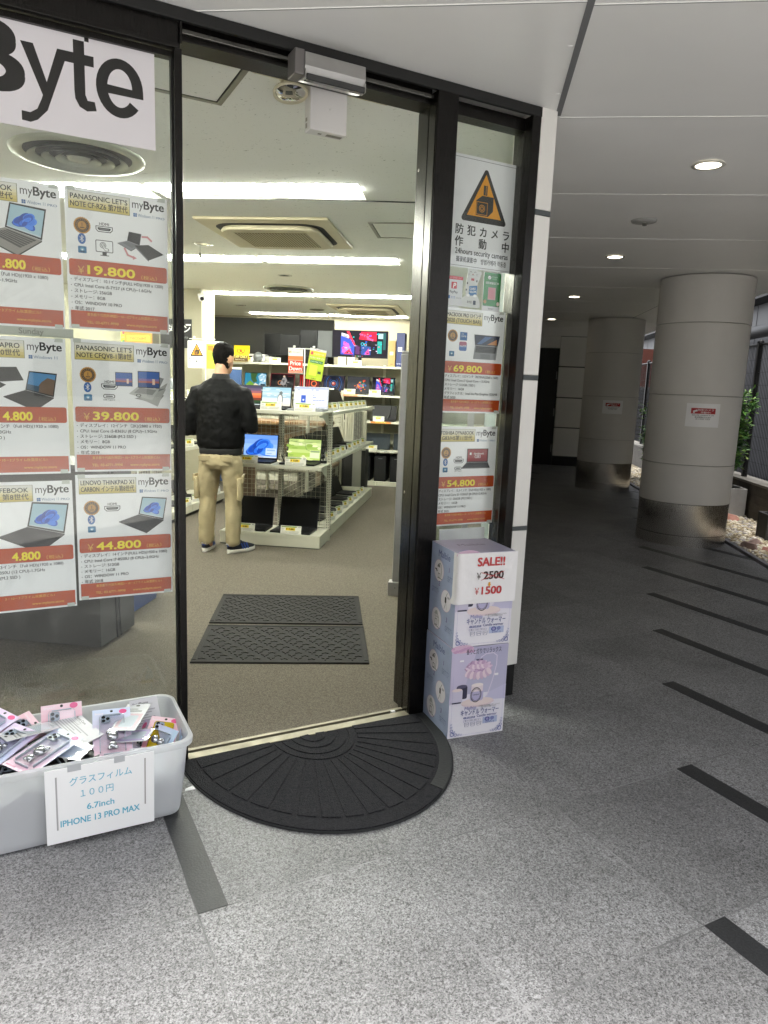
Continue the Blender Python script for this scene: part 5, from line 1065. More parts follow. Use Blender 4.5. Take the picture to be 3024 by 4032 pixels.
# packs
CLEAR = glass_mat('clear_case_plastic', (.975, .98, .985), 1.3, .05)
CHR = mat('silver_charm', '#b5b8bd', .18, metal=.9); CASEK = mat('black_case', '#141416', .4); CASEY = mat('yellow_case', '#b39a10', .25, coat=.4)
def ortho(u, v):
    u = Vector(u).normalized(); v = Vector(v); v = (v-u*v.dot(u)).normalized(); return u, v, u.cross(v)
PKC = {'pastel': ('#ecc6d6', '#cdd8ef'), 'rose': ('#e794a8', '#efd0da'), 'blue': ('#bcd3ec', '#e0d0ec'), 'white': ('#dcdcde', '#d2d2d6'), 'violet': ('#b9a3e0', '#9fc4e4'), 'black': ('#1d1d20', '#2a2a2d')}
def pack(pos, u, v, style, label, charm=False, case='clear', w=.112, h=.205, back=False, word=None):
    u, v, n = ortho(u, v); M = FM @ Matrix(((u.x, v.x, n.x, pos[0]), (u.y, v.y, n.y, pos[1]), (u.z, v.z, n.z, pos[2]), (0, 0, 0, 1)))
    t = thing('phone_case_pack', label, 'phone case pack', M, 'phone case packs in the tub')
    c0, c1 = PKC[style]; b = MB(); b.box((0, 0, 0), (w, h, .0012), ink(c1, .3)); A = Art(b, T(0, 0, .0012)); n2 = 10
    for k in range(n2):
        f = k/(n2-1); c = '#%02x%02x%02x' % tuple(int(int(c0[i:i+2], 16)*(1-f)+int(c1[i:i+2], 16)*f) for i in (1, 3, 5)); A.rect(.001, h*k/n2, w-.001, h*(k+1)/n2, ink(c, .3))
    if back:
        A.text('for iPhone' if back == 2 else 'Smart Phone Case', w*.10, h*.86, .013, K, 'l', maxw=w*.7, bold=.01)
        for k in range(9): A.rect(w*.08, h*(.16+.065*k), w*(.5+.37*((k*.37) % 1)), h*(.16+.065*k)+.004, ink('#a9a9ae', .3))
        A.frame(w*.1, h*.74, w*.5, h*.83, .001, GRY); A.rect(w*.66, h*.08, w*.92, h*.13, K)
    else:
        A.ell(w*.80, h*.93, .013, .010, ink('#e25b92', .3)); A.ell(w*.5, h*.95, .005, .005, K, 10); A.text(word or 'Smart', w*.06, h*.90, .012, ink('#f0e4ea', .3), 'l', bold=.02, maxw=w*.5); A.rect(w*.06, h*.03, w*.4, h*.06, ink('#c98ba6', .3))
    b.build('backing_card', t)
    if back: return t
    b = MB(); x0, x1, y0, y1 = w*.17, w*.83, h*.10, h*.86
    b.loft([rr3(x0, x1, y0, y1, .011, .0016), rr3(x0, x1, y0, y1, .011, .0085), rr3(x0+.003, x1-.003, y0+.003, y1-.003, .009, .0105)], {'clear': CLEAR, 'black': CASEK, 'yellow': CASEY}[case]); cs = fixn(b.build('case', t))
    b = MB()
    if case == 'clear':
        b.loft([rr3(x0+.0005, x1-.0005, y0+.0005, y1-.0005, .0105, .0017), rr3(x0+.0005, x1-.0005, y0+.0005, y1-.0005, .0105, .0118)], ink('#8f9aa6', .2)) if False else None
        for a in ((x0, y0+.012, x0+.0022, y1-.012), (x1-.0022, y0+.012, x1, y1-.012), (x0+.012, y0, x1-.012, y0+.0022), (x0+.012, y1-.0022, x1-.012, y1)): b.box((a[0], a[1], .002), (a[2], a[3], .0109), ink('#b3bdc9', .2))
    b.loft([rr3(x0+.006, x0+.036, y1-.038, y1-.006, .008, .0107), rr3(x0+.006, x0+.036, y1-.038, y1-.006, .008, .0122)], ink('#8a95a3', .2))
    for cx, cy in ((.014, -.014), (.028, -.022), (.014, -.030)): b.lathe([(.006, .0122), (.006, .0136), (.004, .0136), (.004, .0125), (.0001, .0125)], mat('lens_black', '#1a1f26', .1), 12, M=T(x0+cx, y1+cy, 0), caps=False)
    fixn(b.build('camera_ring', cs))
    if charm:
        b = MB()
        for x, y, r in ((.5, .42, .019), (.5, .255, .013), (.40, .50, .008), (.60, .52, .008), (.42, .21, .007), (.58, .21, .007)): 
            b.lathe([(r, 0), (r*.92, r*.3), (r*.6, r*.55), (.0001, r*.65)], CHR, 14, M=T(w*x, h*y, .0108), caps=False)
        b.build('charm', cs, smooth=True)
    return t
pack((.190, 2.325, .205), (.125, -.01, -.004), (.02, .19, .085), 'pastel', 'tall pastel pack with a silver bear charm leaning at the back wall of the tub', True, w=.125, h=.222)
pack((-.072, 2.345, .250), (.085, -.105, -.012), (.14, .15, .03), 'pastel', 'pastel pack with a silver bear charm lying slanted at the tub front', True, w=.118, h=.215)
pack((.030, 2.545, .272), (.085, -.185, -.035), (.12, .06, .02), 'white', 'white pack lying face down showing its printed back', back=True, w=.205, h=.13)
pack((.325, 2.315, .195), (.085, -.035, -.012), (-.02, .17, .065), 'rose', 'rose pack holding a yellow case', case='yellow', w=.105, h=.195)
pack((.400, 2.275, .185), (.05, .03, .065), (-.01, .2, .055), 'blue', 'blue green pack tipped on its side at the right wall of the tub', True)
pack((.452, 2.285, .16), (.012, .075, -.005), (.012, -.01, .10), 'violet', 'small violet pack tucked into the right front corner of the tub', w=.08, h=.10)
pack((-.185, 2.400, .250), (.08, -.09, -.012), (.14, .15, .05), 'blue', 'pale blue pack left of the slanted pastel one', True)
pack((-.165, 2.500, .275), (.05, -.075, -.05), (.15, .13, .045), 'rose', 'pink edged pack stacked behind the pale blue one')
pack((-.245, 2.500, .283), (.07, -.08, -.02), (.12, .12, .04), 'blue', 'pale blue pack at the left edge of the picture')
pack((.045, 2.485, .20), (.12, -.005, .0), (.0, .09, .12), 'rose', 'pink pack standing behind the white face down one', word='SMART', w=.13, h=.15)
pack((.345, 2.47, .185), (.09, .01, .0), (.012, .08, .10), 'white', 'white printed pack standing behind the yellow case', back=2, w=.10, h=.14)
pack((.295, 2.262, .165), (.11, .0, -.012), (.015, .05, .07), 'white', 'cream pack edge standing at the front wall under the yellow case', back=2, w=.10, h=.09)
rnd = random.Random(11)
BKL = ['black case pack lying under the slanted pastel pack', 'black case pack at the bottom middle of the tub', 'black case pack beside the tall pastel pack', 'black case pack under the yellow case', 'black case pack at the bottom left of the tub', 'black case pack in the far left corner of the tub', 'black case pack along the front wall', 'black case pack beneath the white face down one', 'black case pack low beside the violet one', 'black case pack half hidden at the left front of the tub']
for k, (x, y, z, a) in enumerate(((.03, 2.27, .205, .3), (.10, 2.26, .195, -.15), (.15, 2.40, .205, .5), (.30, 2.38, .185, 1.3), (-.2, 2.30, .20, .2), (-.24, 2.50, .21, -.3), (.19, 2.245, .18, .05), (.02, 2.42, .225, .7), (.34, 2.27, .15, -.1), (-.12, 2.26, .19, -.25))):
    pack((x, y, z), (math.cos(a), math.sin(a), rnd.uniform(-.12, .12)), (-math.sin(a), math.cos(a), rnd.uniform(.0, .25)), 'black', BKL[k], case='black' if k % 3 else 'clear', w=.10, h=.17)

def packet(pos, a, tilt, c, label, w=.085, h=.165):
    """A thin glossy sleeve with a printed card in it."""
    u = (math.cos(a), math.sin(a), tilt[0]); v = (-math.sin(a), math.cos(a), tilt[1]); u, v, n = ortho(u, v)
    t = thing('film_packet', label, 'film packet', FM @ Matrix(((u.x, v.x, n.x, pos[0]), (u.y, v.y, n.y, pos[1]), (u.z, v.z, n.z, pos[2]), (0, 0, 0, 1))), 'glass film packets in the tub')
    b = MB(); b.box((0, 0, 0), (w, h, .0012), ink('#e6e6ea', .2)); A = Art(b, T(0, 0, .0012)); A.rect(w*.06, h*.05, w*.94, h*.62, ink(c, .2)); A.rect(w*.12, h*.70, w*.8, h*.74, GRY); A.rect(w*.12, h*.78, w*.6, h*.81, GRY); A.rrect(w*.2, h*.12, w*.8, h*.55, .006, ink('#c9d3de', .15)); A.ell(w*.5, h*.93, .008, .005, K, 10); b.build('card', t)
    b = MB(); g = []; nx, ny = 5, 8
    for i in range(nx+1):
        for k in range(ny+1): g.append((-.004+(w+.008)*i/nx, -.004+(h+.012)*k/ny, .0030+.0022*noise.noise(Vector((i*1.3, k*1.1, pos[0]*40)))))
    b.add(g, [(i*(ny+1)+k, (i+1)*(ny+1)+k, (i+1)*(ny+1)+k+1, i*(ny+1)+k+1) for i in range(nx) for k in range(ny)], CLEAR); b.build('sleeve', t, smooth=True)
packet((.145, 2.300, .236), .9, (.10, .05), '#b9c9e0', 'thin glossy packet with a blue card between the two bear packs')
packet((.255, 2.420, .262), -.5, (.05, .12), '#e0c0cc', 'thin glossy packet with a pink card right of the tall bear pack')
packet((.10, 2.455, .285), 1.9, (-.08, .06), '#d0d4da', 'thin glossy packet with a grey card on top of the white face down pack')
packet((.36, 2.330, .246), 1.1, (.02, -.10), '#c6b6e0', 'thin glossy packet with a violet card over the yellow case')
packet((-.02, 2.290, .240), .4, (.0, .04), '#cfd8c8', 'thin glossy packet with a pale green card at the front left')
packet((-.13, 2.470, .300), .75, (.0, .06), '#b6d0e6', 'thin glossy packet with a sky blue card on the left heap')
# ================================================================== furniture and goods inside the shop
SHW = mat('shelf_enamel', '#c6c4b2', .4, var=.03, vscale=4); WIRE = mat('mesh_wire', '#a9a694', .4, metal=.3); HOLE = mat('slot_hole', '#3b3a33', .7)
LBLK = mat('laptop_black', '#101113', .5, var=.1, vscale=40, spec=.3); LKEY = mat('laptop_keys', '#0b0b0c', .5); LSCR = mat('screen_off', '#060607', .28, spec=.2); LSIL = mat('laptop_silver', '#8d8f93', .35, metal=.6); LGRY = mat('screen_grey', '#3a4045', .2)
# ---- end shelf facing the doorway
t = thing('display_shelf', 'cream metal end shelf with wire mesh back facing the doorway', 'display shelf', T(-1.78, 6.1, 0))
XL2, XR2 = -.465, .462
b = MB(); b.box((XL2, .0, .012), (XR2, .40, .108), SHW); b.box((XL2, .004, .0), (XR2-.01, .39, .0115), HOLE); b.build('base', t, bevel=.002)
b = MB(); b.box((XL2, .012, .1085), (XR2, .40, .122), SHW); b.box((XL2, -.004, .095), (XR2, .0115, .125), SHW); b.build('base_deck', t, bevel=.002)
for x in (-.46, -.02, .447):
    b = MB(); b.box((x-.019, .40, .0), (x+.019, .45, 1.225), SHW)
    for k in range(46):
        z = .10+k*.024; b.box((x-.010, .3985, z), (x-.005, .3998, z+.014), HOLE); b.box((x+.005, .3985, z), (x+.010, .3998, z+.014), HOLE)
        b.box((x+.0192, .415, z), (x+.0202, .422, z+.014), HOLE); b.box((x+.0192, .430, z), (x+.0202, .437, z+.014), HOLE)
    b.build('post', t)
b = MB()
for k in range(20):
    x = -.435+k*.0445
    if abs(x+.02) < .022: continue
    b.box((x-.0014, .418, .14), (x+.0014, .4215, 1.19), WIRE)
for k in range(24): z = .15+k*.0445; b.box((-.44, .423, z-.0014), (.427, .4262, z+.0014), WIRE)
b.build('wire_mesh', t)
for z, d in ((.744, .40), (1.225, .40)):
    b = MB(); b.box((XL2, .0, z-.03), (XR2, .014, z), SHW); b.box((XL2, .0145, z-.014), (XR2, .398, z-.001), SHW); sh = b.build('shelf', t, bevel=.002)
    for x in (-.44, .425):
        b = MB(); b.prism([(.015, 0), (.395, 0), (.395, -.10), (.36, -.10), (.2, -.03), (.02, -.015)], .004, SHW, T(x, 0, z-.031) @ Matrix(((0, 0, 1, 0), (1, 0, 0, 0), (0, 1, 0, 0), (0, 0, 0, 1)))); fixn(b.build('bracket', sh))
# ---- long gondola behind it: open bays along the aisle
t = thing('gondola_shelf', 'long cream gondola running back along the aisle behind the end shelf', 'display shelf', T(-1.345, 6.56, 0))
for k in range(3):
    y0, y1 = k*.97, k*.97+.965
    b = MB(); b.box((-.42, y0, .0), (0, y1, .10), SHW); b.box((-.42, y0, .1005), (.004, y1, .118), SHW); b.build('base', t, bevel=.002)
    for z in (.745, 1.205):
        b = MB(); b.box((-.42, y0, z-.014), (-.012, y1, z), SHW); b.box((-.0115, y0, z-.028), (.0, y1, z+.004), SHW); b.build('shelf', t, bevel=.002)
for y in (.955, 1.925, 2.90):
    b = MB(); b.box((-.45, y-.02, 0), (-.425, y+.02, 1.4), SHW); b.build('post', t)
b = MB()
for k in range(44): y = .02+k*.066; b.box((-.447, y-.002, .13), (-.443, y+.002, 1.38), WIRE)
for k in range(20): z = .14+k*.065; b.box((-.4425, .0, z-.002), (-.439, 2.88, z+.002), WIRE)
b.build('wire_mesh', t)
b = MB(); b.box((-.30, 3.06, 0), (-.18, 3.12, 1.25), mat('grey_upright', '#96958a', .5)); b.box((-.34, 3.0, 0), (-.1, 3.2, .03), mat('grey_upright', '#96958a', .5))
tag(b.build('grey_stand', M=T(-1.345, 6.56, 0), bevel=.003), 'plain grey upright stand at the far end of the gondola', 'stand')
# ---- laptops
def laptop(M, label, w=.32, d=.215, lh=.205, lean=14, scr=None, body=None, keys=True, grp='laptops on display', off=None):
    t = thing('laptop', label, 'laptop', M, grp); body = body or LBLK
    b = MB(); b.box((-w/2, -d/2, 0), (w/2, d/2, .016), body); b.box((-w*.16, -d*.45, .0162), (w*.16, -d*.16, .0168), mat('touchpad', '#232427', .35)); b.build('base', t, bevel=.003)
    if keys:
        b = MB()
        for r in range(5):
            for c in range(13): x = -w*.44+c*w*.88/13; y = -d*.08+r*d*.095; b.box((x, y, .0162), (x+w*.06, y+d*.075, .0178), LKEY)
        b.build('keyboard', t)
    LM = T(0, d/2-.004, .014) @ RX(math.radians(-lean))
    b = MB(LM); b.box((-w/2, 0, 0), (w/2, .008, lh), body); lid = b.build('lid', t, bevel=.003)
    b = MB(LM); A = Art(b, RX(PI/2), z=.0006)
    A.rect(-w/2+.008, .016, w/2-.008, lh-.008, off or LSCR)
    if scr: scr(A, -w/2+.009, .017, w/2-.009, lh-.009)
    b.build('screen', lid)
    return t
E1 = .27
def G(c, e=E1): return glow(c, e)
def s_fill(c, e=E1): return lambda A, x0, y0, x1, y1: A.rect(x0, y0, x1, y1, G(c, e))
def bands(A, x0, y0, x1, y1, cols, e=E1):
    n = len(cols)
    for k, c in enumerate(cols): A.rect(x0, y0+(y1-y0)*k/n, x1, y0+(y1-y0)*(k+1)/n, G(c, e))
def s_penguin(A, x0, y0, x1, y1):
    w, h = x1-x0, y1-y0; bands(A, x0, y0, x1, y1, ['#e6e2d2', '#efeee6', '#d9e6e6', '#a9cbd6', '#c6dde2', '#b3d3dc', '#9fc9d6']); r = random.Random(1)
    for k in range(14): A.ell(x0+w*r.random(), y0+h*r.uniform(.42, .9), w*r.uniform(.05, .14), h*.02, G('#e9f1f2'), 10)
    A.ell(x0+w*.64, y0+h*.36, w*.10, h*.32, G('#8d948f')); A.ell(x0+w*.63, y0+h*.32, w*.075, h*.27, G('#eceadf')); A.ell(x0+w*.66, y0+h*.70, w*.055, h*.10, G('#75807f')); A.poly([(x0+w*.57, y0+h*.70), (x0+w*.63, y0+h*.735), (x0+w*.63, y0+h*.68)], G('#6c6f6a'))
def s_web(A, x0, y0, x1, y1):
    w, h = x1-x0, y1-y0; A.rect(x0, y0, x1, y1, G('#dfe4fa')); A.rect(x0, y1-h*.08, x1, y1, G('#b9c4ea')); A.rect(x0+w*.02, y0+h*.04, x1-w*.02, y1-h*.10, G('#e9edfc')); A.rrect(x0+w*.20, y0+h*.22, x0+w*.34, y0+h*.60, .004, G('#4466c4')); A.ell(x0+w*.27, y0+h*.36, w*.03, h*.05, G('#dfe4fa'))
    for k, (u, v, q) in enumerate(((.55, .60, .05), (.55, .48, .1), (.55, .34, .10), (.66, .34, .07), (.74, .34, .08), (.83, .34, .08), (.08, .84, .07), (.5, .86, .06), (.62, .86, .1))): A.rect(x0+w*u, y0+h*v, x0+w*(u+q), y0+h*(v+.04), G('#93a0c8'))
def s_sunset(A, x0, y0, x1, y1):
    w, h = x1-x0, y1-y0; bands(A, x0, y0, x1, y1, ['#1f3320', '#2d4a2a', '#7a3a2c', '#d96a3c', '#e88a55', '#a3636a', '#6d5a72', '#4c4a60']); A.ell(x0+w*.62, y0+h*.48, w*.04, h*.09, G('#1c1a1d')); A.rect(x0, y0, x1, y0+h*.05, G('#c9d2d2')); A.rect(x0, y0+h*.3, x0+w*.25, y0+h*.9, G('#d3d8dd'))
def s_bloom(A, x0, y0, x1, y1):
    w, h = x1-x0, y1-y0; bands(A, x0, y0, x1, y1, ['#7fa9e6', '#86aeea', '#8db4ee', '#7aa3e4', '#6a97de']); bloom(A, lambda u, v: (x0+w*u, y0+h*v), E1, 1.25); A.rect(x0+w*.66, y0+h*.12, x1-w*.02, y0+h*.42, G('#c3d6ee')); A.rect(x0+w*.69, y0+h*.3, x1-w*.06, y0+h*.37, G('#8fb0d6')); A.rect(x0+w*.69, y0+h*.18, x0+w*.85, y0+h*.21, G('#7f9cc4')); A.rect(x0, y0, x1, y0+h*.05, G('#d3dcea'))
    for k in range(6): A.rect(x0+w*(.38+.04*k), y0+h*.012, x0+w*(.405+.04*k), y0+h*.04, G(('#3b6fc4', '#e0a030', '#4a9a50', '#d05040', '#3b6fc4', '#8090a0')[k]))
def s_green(A, x0, y0, x1, y1):
    w, h = x1-x0, y1-y0; bands(A, x0, y0, x1, y1, ['#b3c96a', '#a9c456', '#c2d67e', '#9dbb58', '#c9d893', '#aabf74']); r = random.Random(6)
    for k in range(16): A.ell(x0+w*r.random(), y0+h*r.random(), w*r.uniform(.04, .12), h*r.uniform(.03, .09), G(('#cfe08e', '#90ad4c', '#e0e8b0')[k % 3]), 10) if True else None
    for a in ((.05, .9, .45, .8), (.45, .8, .95, .92), (.5, .8, .56, .5), (.56, .5, .7, .42), (.2, .86, .3, .95)): A.line([(x0+w*a[0], y0+h*a[1]), (x0+w*a[2], y0+h*a[3])], .003, G('#5f7440'))
    A.rect(x0+w*.68, y0+h*.10, x1-w*.02, y0+h*.36, G('#d7e4b4')); A.rect(x0+w*.70, y0+h*.38, x1-w*.02, y0+h*.46, G('#8ea07a'))
def s_beach(A, x0, y0, x1, y1):
    w, h = x1-x0, y1-y0; A.rect(x0, y0, x1, y1, G('#2a7f9c')); q = lambda *p: [(x0+w*u, y0+h*v) for u, v in p]
    A.poly(q((.25, 1), (.6, 1), (.52, .7), (.6, .45), (.42, .35), (.3, .6)), G('#3a5a30')); A.poly(q((.0, 0), (.45, 0), (.5, .25), (.25, .5), (.1, .3)), G('#6d9a2a')); A.poly(q((.35, .0), (.6, .0), (.7, .2), (.5, .35), (.42, .2)), G('#d9d2b6')); A.poly(q((.6, .0), (1, 0), (1, .9), (.8, 1), (.62, .8), (.72, .4)), G('#9fc0d0'))
    r = random.Random(2)
    for k in range(18): A.ell(x0+w*r.uniform(.6, .98), y0+h*r.uniform(.1, .95), w*r.uniform(.02, .07), h*r.uniform(.02, .05), G(('#dfeaf0', '#5fa9c4')[k % 2]), 8)
    A.rect(x0+w*.76, y0+h*.08, x1-w*.02, y0+h*.3, G('#243848'))
def s_bike(A, x0, y0, x1, y1):
    w, h = x1-x0, y1-y0; A.frame(x0-.006, y0-.006, x1+.006, y1+.006, .005, G('#a01c30')); A.rect(x0, y0, x1, y1, G('#0d0d10', .1)); X = lambda u: x0+w*u; Y = lambda v: y0+h*v
    A.ring(X(.40), Y(.42), w*.10, w*.03, G('#b5764a')); A.ring(X(.63), Y(.25), w*.08, w*.025, G('#77706c')); A.poly([(X(.40), Y(.35)), (X(.50), Y(.75)), (X(.62), Y(.82)), (X(.70), Y(.6)), (X(.62), Y(.3)), (X(.52), Y(.25))], G('#8d8a88')); A.ell(X(.56), Y(.85), w*.05, h*.07, G('#c9b29a')); A.poly([(X(.48), Y(.6)), (X(.6), Y(.62)), (X(.56), Y(.4))], G('#4a4644')); A.rect(X(.72), Y(.86), X(.92), Y(.89), G('#8a2a30')); A.poly([(X(.7), Y(.5)), (X(.82), Y(.48)), (X(.72), Y(.44))], G('#a9a5a0'))
def s_redrays(A, x0, y0, x1, y1):
    w, h = x1-x0, y1-y0; A.rect(x0, y0, x1, y1, G('#2a0608'))
    for k in range(9): A.rect(x0+w*(.02+.105*k), y0+h*.05, x0+w*(.05+.105*k), y1, G(('#d01818', '#ff4a30', '#8a0c10')[k % 3]))
    A.poly([(x0+w*.45, y0+h*.2), (x0+w*.75, y0+h*.3), (x0+w*.9, y0+h*.7), (x0+w*.6, y0+h*.65)], G('#3a0a0c')); A.ring(x0+w*.68, y0+h*.45, w*.14, w*.04, G('#ff7a40')); A.rect(x0, y0, x1, y0+h*.05, G('#b03028'))
def s_arcs(A, x0, y0, x1, y1):
    w, h = x1-x0, y1-y0; A.rect(x0, y0, x1, y1, G('#0e1524'))
    for k in range(5):
        for sx in (-1, 1): 
            p = [(x0+w*(.5+sx*(.20+.075*k)*math.cos(math.radians(a))), y0+h*(.5+(.38+.12*k)*math.sin(math.radians(a)))) for a in range(-50, 51, 20)]; p = [(min(max(a, x0), x1), min(max(c, y0), y1)) for a, c in p]; A.line(p, .004, G(('#3f6fd0', '#8a5a40', '#4a8ae0', '#27407a', '#7a4a3a')[k]))
    A.ring(x0+w*.5, y0+h*.5, w*.15, w*.02, G('#4a86c9')); A.ell(x0+w*.5, y0+h*.5, w*.09, h*.13, G('#b04a40')); A.ell(x0+w*.47, y0+h*.54, w*.04, h*.06, G('#e0b0a0'))
def s_splash(A, x0, y0, x1, y1):
    w, h = x1-x0, y1-y0; A.rect(x0, y0, x1, y1, G('#4f5154', .15)); r = random.Random(9)
    for k in range(40):
        u, v = .62+.16*r.gauss(0, 1)*.8, .42+.2*r.gauss(0, 1)*.8; u = min(max(u, .12), .93); v = min(max(v, .1), .9); A.ell(x0+w*u, y0+h*v, w*r.uniform(.02, .07), h*r.uniform(.03, .08), G(('#d8452e', '#e8702a', '#2f6fb0', '#27948e', '#c93a5a', '#f09a40')[k % 6]), 7, rot=r.random()*3)
def s_neon(A, x0, y0, x1, y1):
    w, h = x1-x0, y1-y0; A.rect(x0, y0, x1, y1, G('#120a18')); q = lambda *p: [(x0+w*u, y0+h*v) for u, v in p]
    A.poly(q((.15, .08), (.40, .08), (.40, .62), (.15, .80)), G('#3a55d0')); A.poly(q((.17, .15), (.36, .12), (.30, .5), (.2, .6)), G('#c060b8')); A.poly(q((.2, .1), (.38, .1), (.3, .28)), G('#e0304a')); A.poly(q((.16, .80), (.30, .70), (.30, .84), (.16, .92)), G('#e6e6ea'))
    A.text('msi', x0+w*.23, y0+h*.76, h*.11, G('#151520'), 'c', rot=-.25, bold=.03); A.poly(q((.25, .98), (.30, .98), (.42, .45), (.39, .45)), G('#ff3a50')); A.poly(q((.48, .68), (.8, .62), (.8, .98), (.52, .98)), G('#d0183a'))
    A.text('GAMING', x0+w*.57, y0+h*.80, h*.10, G('#ff7ac0'), 'c', rot=-.3, bold=.03); A.text('ZONE', x0+w*.68, y0+h*.66, h*.10, G('#ff7ac0'), 'c', rot=-.3, bold=.03); A.ring(x0+w*.545, y0+h*.50, w*.028, w*.008, G('#40d0e0')); A.ring(x0+w*.60, y0+h*.48, w*.028, w*.008, G('#40d0e0'))
    A.poly(q((.42, .10), (.50, .10), (.50, .42), (.42, .46)), G('#5a2a60')); A.poly(q((.52, .08), (.70, .08), (.70, .40), (.52, .44)), G('#2a4a90')); A.poly(q((.58, .1), (.68, .1), (.66, .34)), G('#e04a90')); A.rect(x0+w*.82, y0+h*.15, x0+w*.90, y0+h*.62, G('#2aa89a')); A.rect(x0+w*.83, y0+h*.72, x0+w*.93, y0+h*.92, G('#a8c8c4')); A.rect(x0+w*.92, y0+h*.3, x0+w*.97, y0+h*.95, G('#1f5a58')); A.rect(x0, y0, x1, y0+h*.055, G('#1a1a24'))
    r = random.Random(3)
    for k in range(46): u, v = r.random()*.93, r.uniform(.08, .9); A.rect(x0+w*u, y0+h*v, x0+w*(u+r.uniform(.01, .05)), y0+h*(v+r.uniform(.01, .05)), G(('#ff3a60', '#3a6aff', '#20c0c0', '#e8d0f0', '#401030', '#180c20')[k % 6]))
    for k in range(7): A.rect(x0+w*(.36+.03*k), y0+h*.012, x0+w*(.375+.03*k), y0+h*.042, G(('#d04a90', '#4a8ad0', '#e0a040', '#50b060', '#d0d0d0', '#4a8ad0', '#d05040')[k]))
LG = 'laptops on the end shelf'
laptop(T(-2.10, 6.29, 1.225), 'laptop showing an orange sunset, beside the man on the top shelf', .29, .21, .20, 12, s_sunset, grp=LG)
laptop(T(-1.818, 6.28, 1.225), 'laptop showing a penguin on a beach, on the top shelf', .285, .21, .195, 12, s_penguin, grp=LG)
laptop(T(-1.495, 6.28, 1.225), 'laptop showing a pale web page, right end of the top shelf', .325, .22, .205, 12, s_web, LSIL, grp=LG)
laptop(T(-1.965, 6.28, .744), 'laptop showing blue folded petals, on the middle shelf beside the man', .335, .22, .235, 12, s_bloom, grp=LG)
laptop(T(-1.555, 6.28, .744) @ RZ(-.05), 'laptop showing a pale green leaf picture, on the middle shelf', .325, .22, .215, 14, s_green, grp=LG)
laptop(T(-2.01, 6.28, .122), 'black laptop with dark screen behind the man’s right leg on the base', .345, .235, .27, 16, None, grp=LG)
laptop(T(-1.60, 6.27, .122) @ RZ(-.06), 'black laptop with dark screen, right on the shelf base', .375, .245, .285, 16, None, grp=LG)
# ---- price cards
TAGW = mat('price_card', '#dcdbd0', .4); TGRN = ink('#7d9a3c'); TYEL = ink('#e8c81e'); TTXT = ink('#2a2418'); TLIN = ink('#9a998f')
def card(M, label, price, w=.19, h=.074, grp='price cards on the shelves'):
    b = MB(RX(math.radians(-12))); b.box((-w/2, 0, 0), (w/2, .0015, h), TAGW); A = Art(b, RX(PI/2))
    A.rect(-w*.46, h*.80, w*.28, h*.93, TGRN); A.text('myByte', w*.40, h*.82, h*.13, TTXT, 'c', bold=.02, maxw=w*.14); A.rrect(-w*.26, h*.42, w*.20, h*.76, .002, TYEL); A.text('￥ '+price, -w*.05, h*.49, h*.30, TTXT, 'c', bold=.04, maxw=w*.36)
    for u, v, q in ((-.46, .62, .14), (-.46, .5, .12), (-.46, .30, .5), (.0, .30, .4), (-.46, .18, .3), (-.1, .18, .5), (-.46, .08, .8)): A.rect(w*u, h*v, w*(u+q), h*(v+.05), TLIN)
    b2 = b; b2.M = I4; b2.box((-w/2, .001, 0), (w/2, .035, .002), TAGW)
    return tag(b.build('price_card', M=M), label, 'price card', grp)
card(T(-1.79, 6.125, 1.2265), 'white price card for 17,800 in front of the penguin laptop', '17,800'); card(T(-1.485, 6.125, 1.2265), 'white price card for 19,800 in front of the web page laptop', '19,800')
card(T(-2.0, 6.125, .7455), 'white price card for 29,800 in front of the blue petal laptop', '29,800'); card(T(-1.56, 6.125, .7455), 'white price card for 22,800 in front of the green leaf laptop', '22,800')
card(T(-2.02, 6.118, .126), 'white price card for 18,800 beside the man’s shoe on the base', '18,800'); card(T(-1.59, 6.118, .126), 'white price card for 19,800 on the base at the right laptop', '19,800')
# ---- aisle side of the gondola: dark laptops and their cards
ORD = ['first', 'second', 'third', 'fourth', 'fifth', 'sixth', 'seventh', 'eighth']
proto = None
def side_row(z, ys, tier, lh, lean, cards):
    global proto
    for i, y in enumerate(ys):
        M = T(-1.56, y, z) @ RZ(PI/2-.12)
        lab = 'dark laptop on the %s tier of the gondola aisle side, %s from the front' % (tier, ORD[i])
        if proto is None: proto = laptop(M, lab, .31, .22, lh, lean, None, grp='laptops along the gondola aisle side')
        else:
            o = dup(proto, M, None, lab)
    for i, y in enumerate(cards):
        M = T(-1.372, y, z+.002) @ RZ(PI/2-.30)
        o = card(M, 'white price card on the %s tier of the gondola aisle side, %s from the front' % (tier, ORD[i]), ('24,800', '27,800', '19,800', '33,800')[i % 4], .125, .085, 'price cards along the gondola aisle side')
side_row(1.210, (6.95, 7.42, 7.85, 8.3, 8.75), 'top', .205, 24, (6.72, 6.96, 7.3, 7.62, 7.88, 8.2, 8.48, 8.78))
side_row(.748, (6.95, 7.45, 7.9, 8.35, 8.8), 'middle', .205, 20, (6.68, 6.92, 7.18, 7.46, 7.86, 8.2, 8.44, 8.8))
side_row(.120, (7.0, 7.45, 7.9, 8.35, 8.8), 'bottom', .205, 28, (6.95, 7.32, 7.7, 8.02, 8.35, 8.6, 8.85))
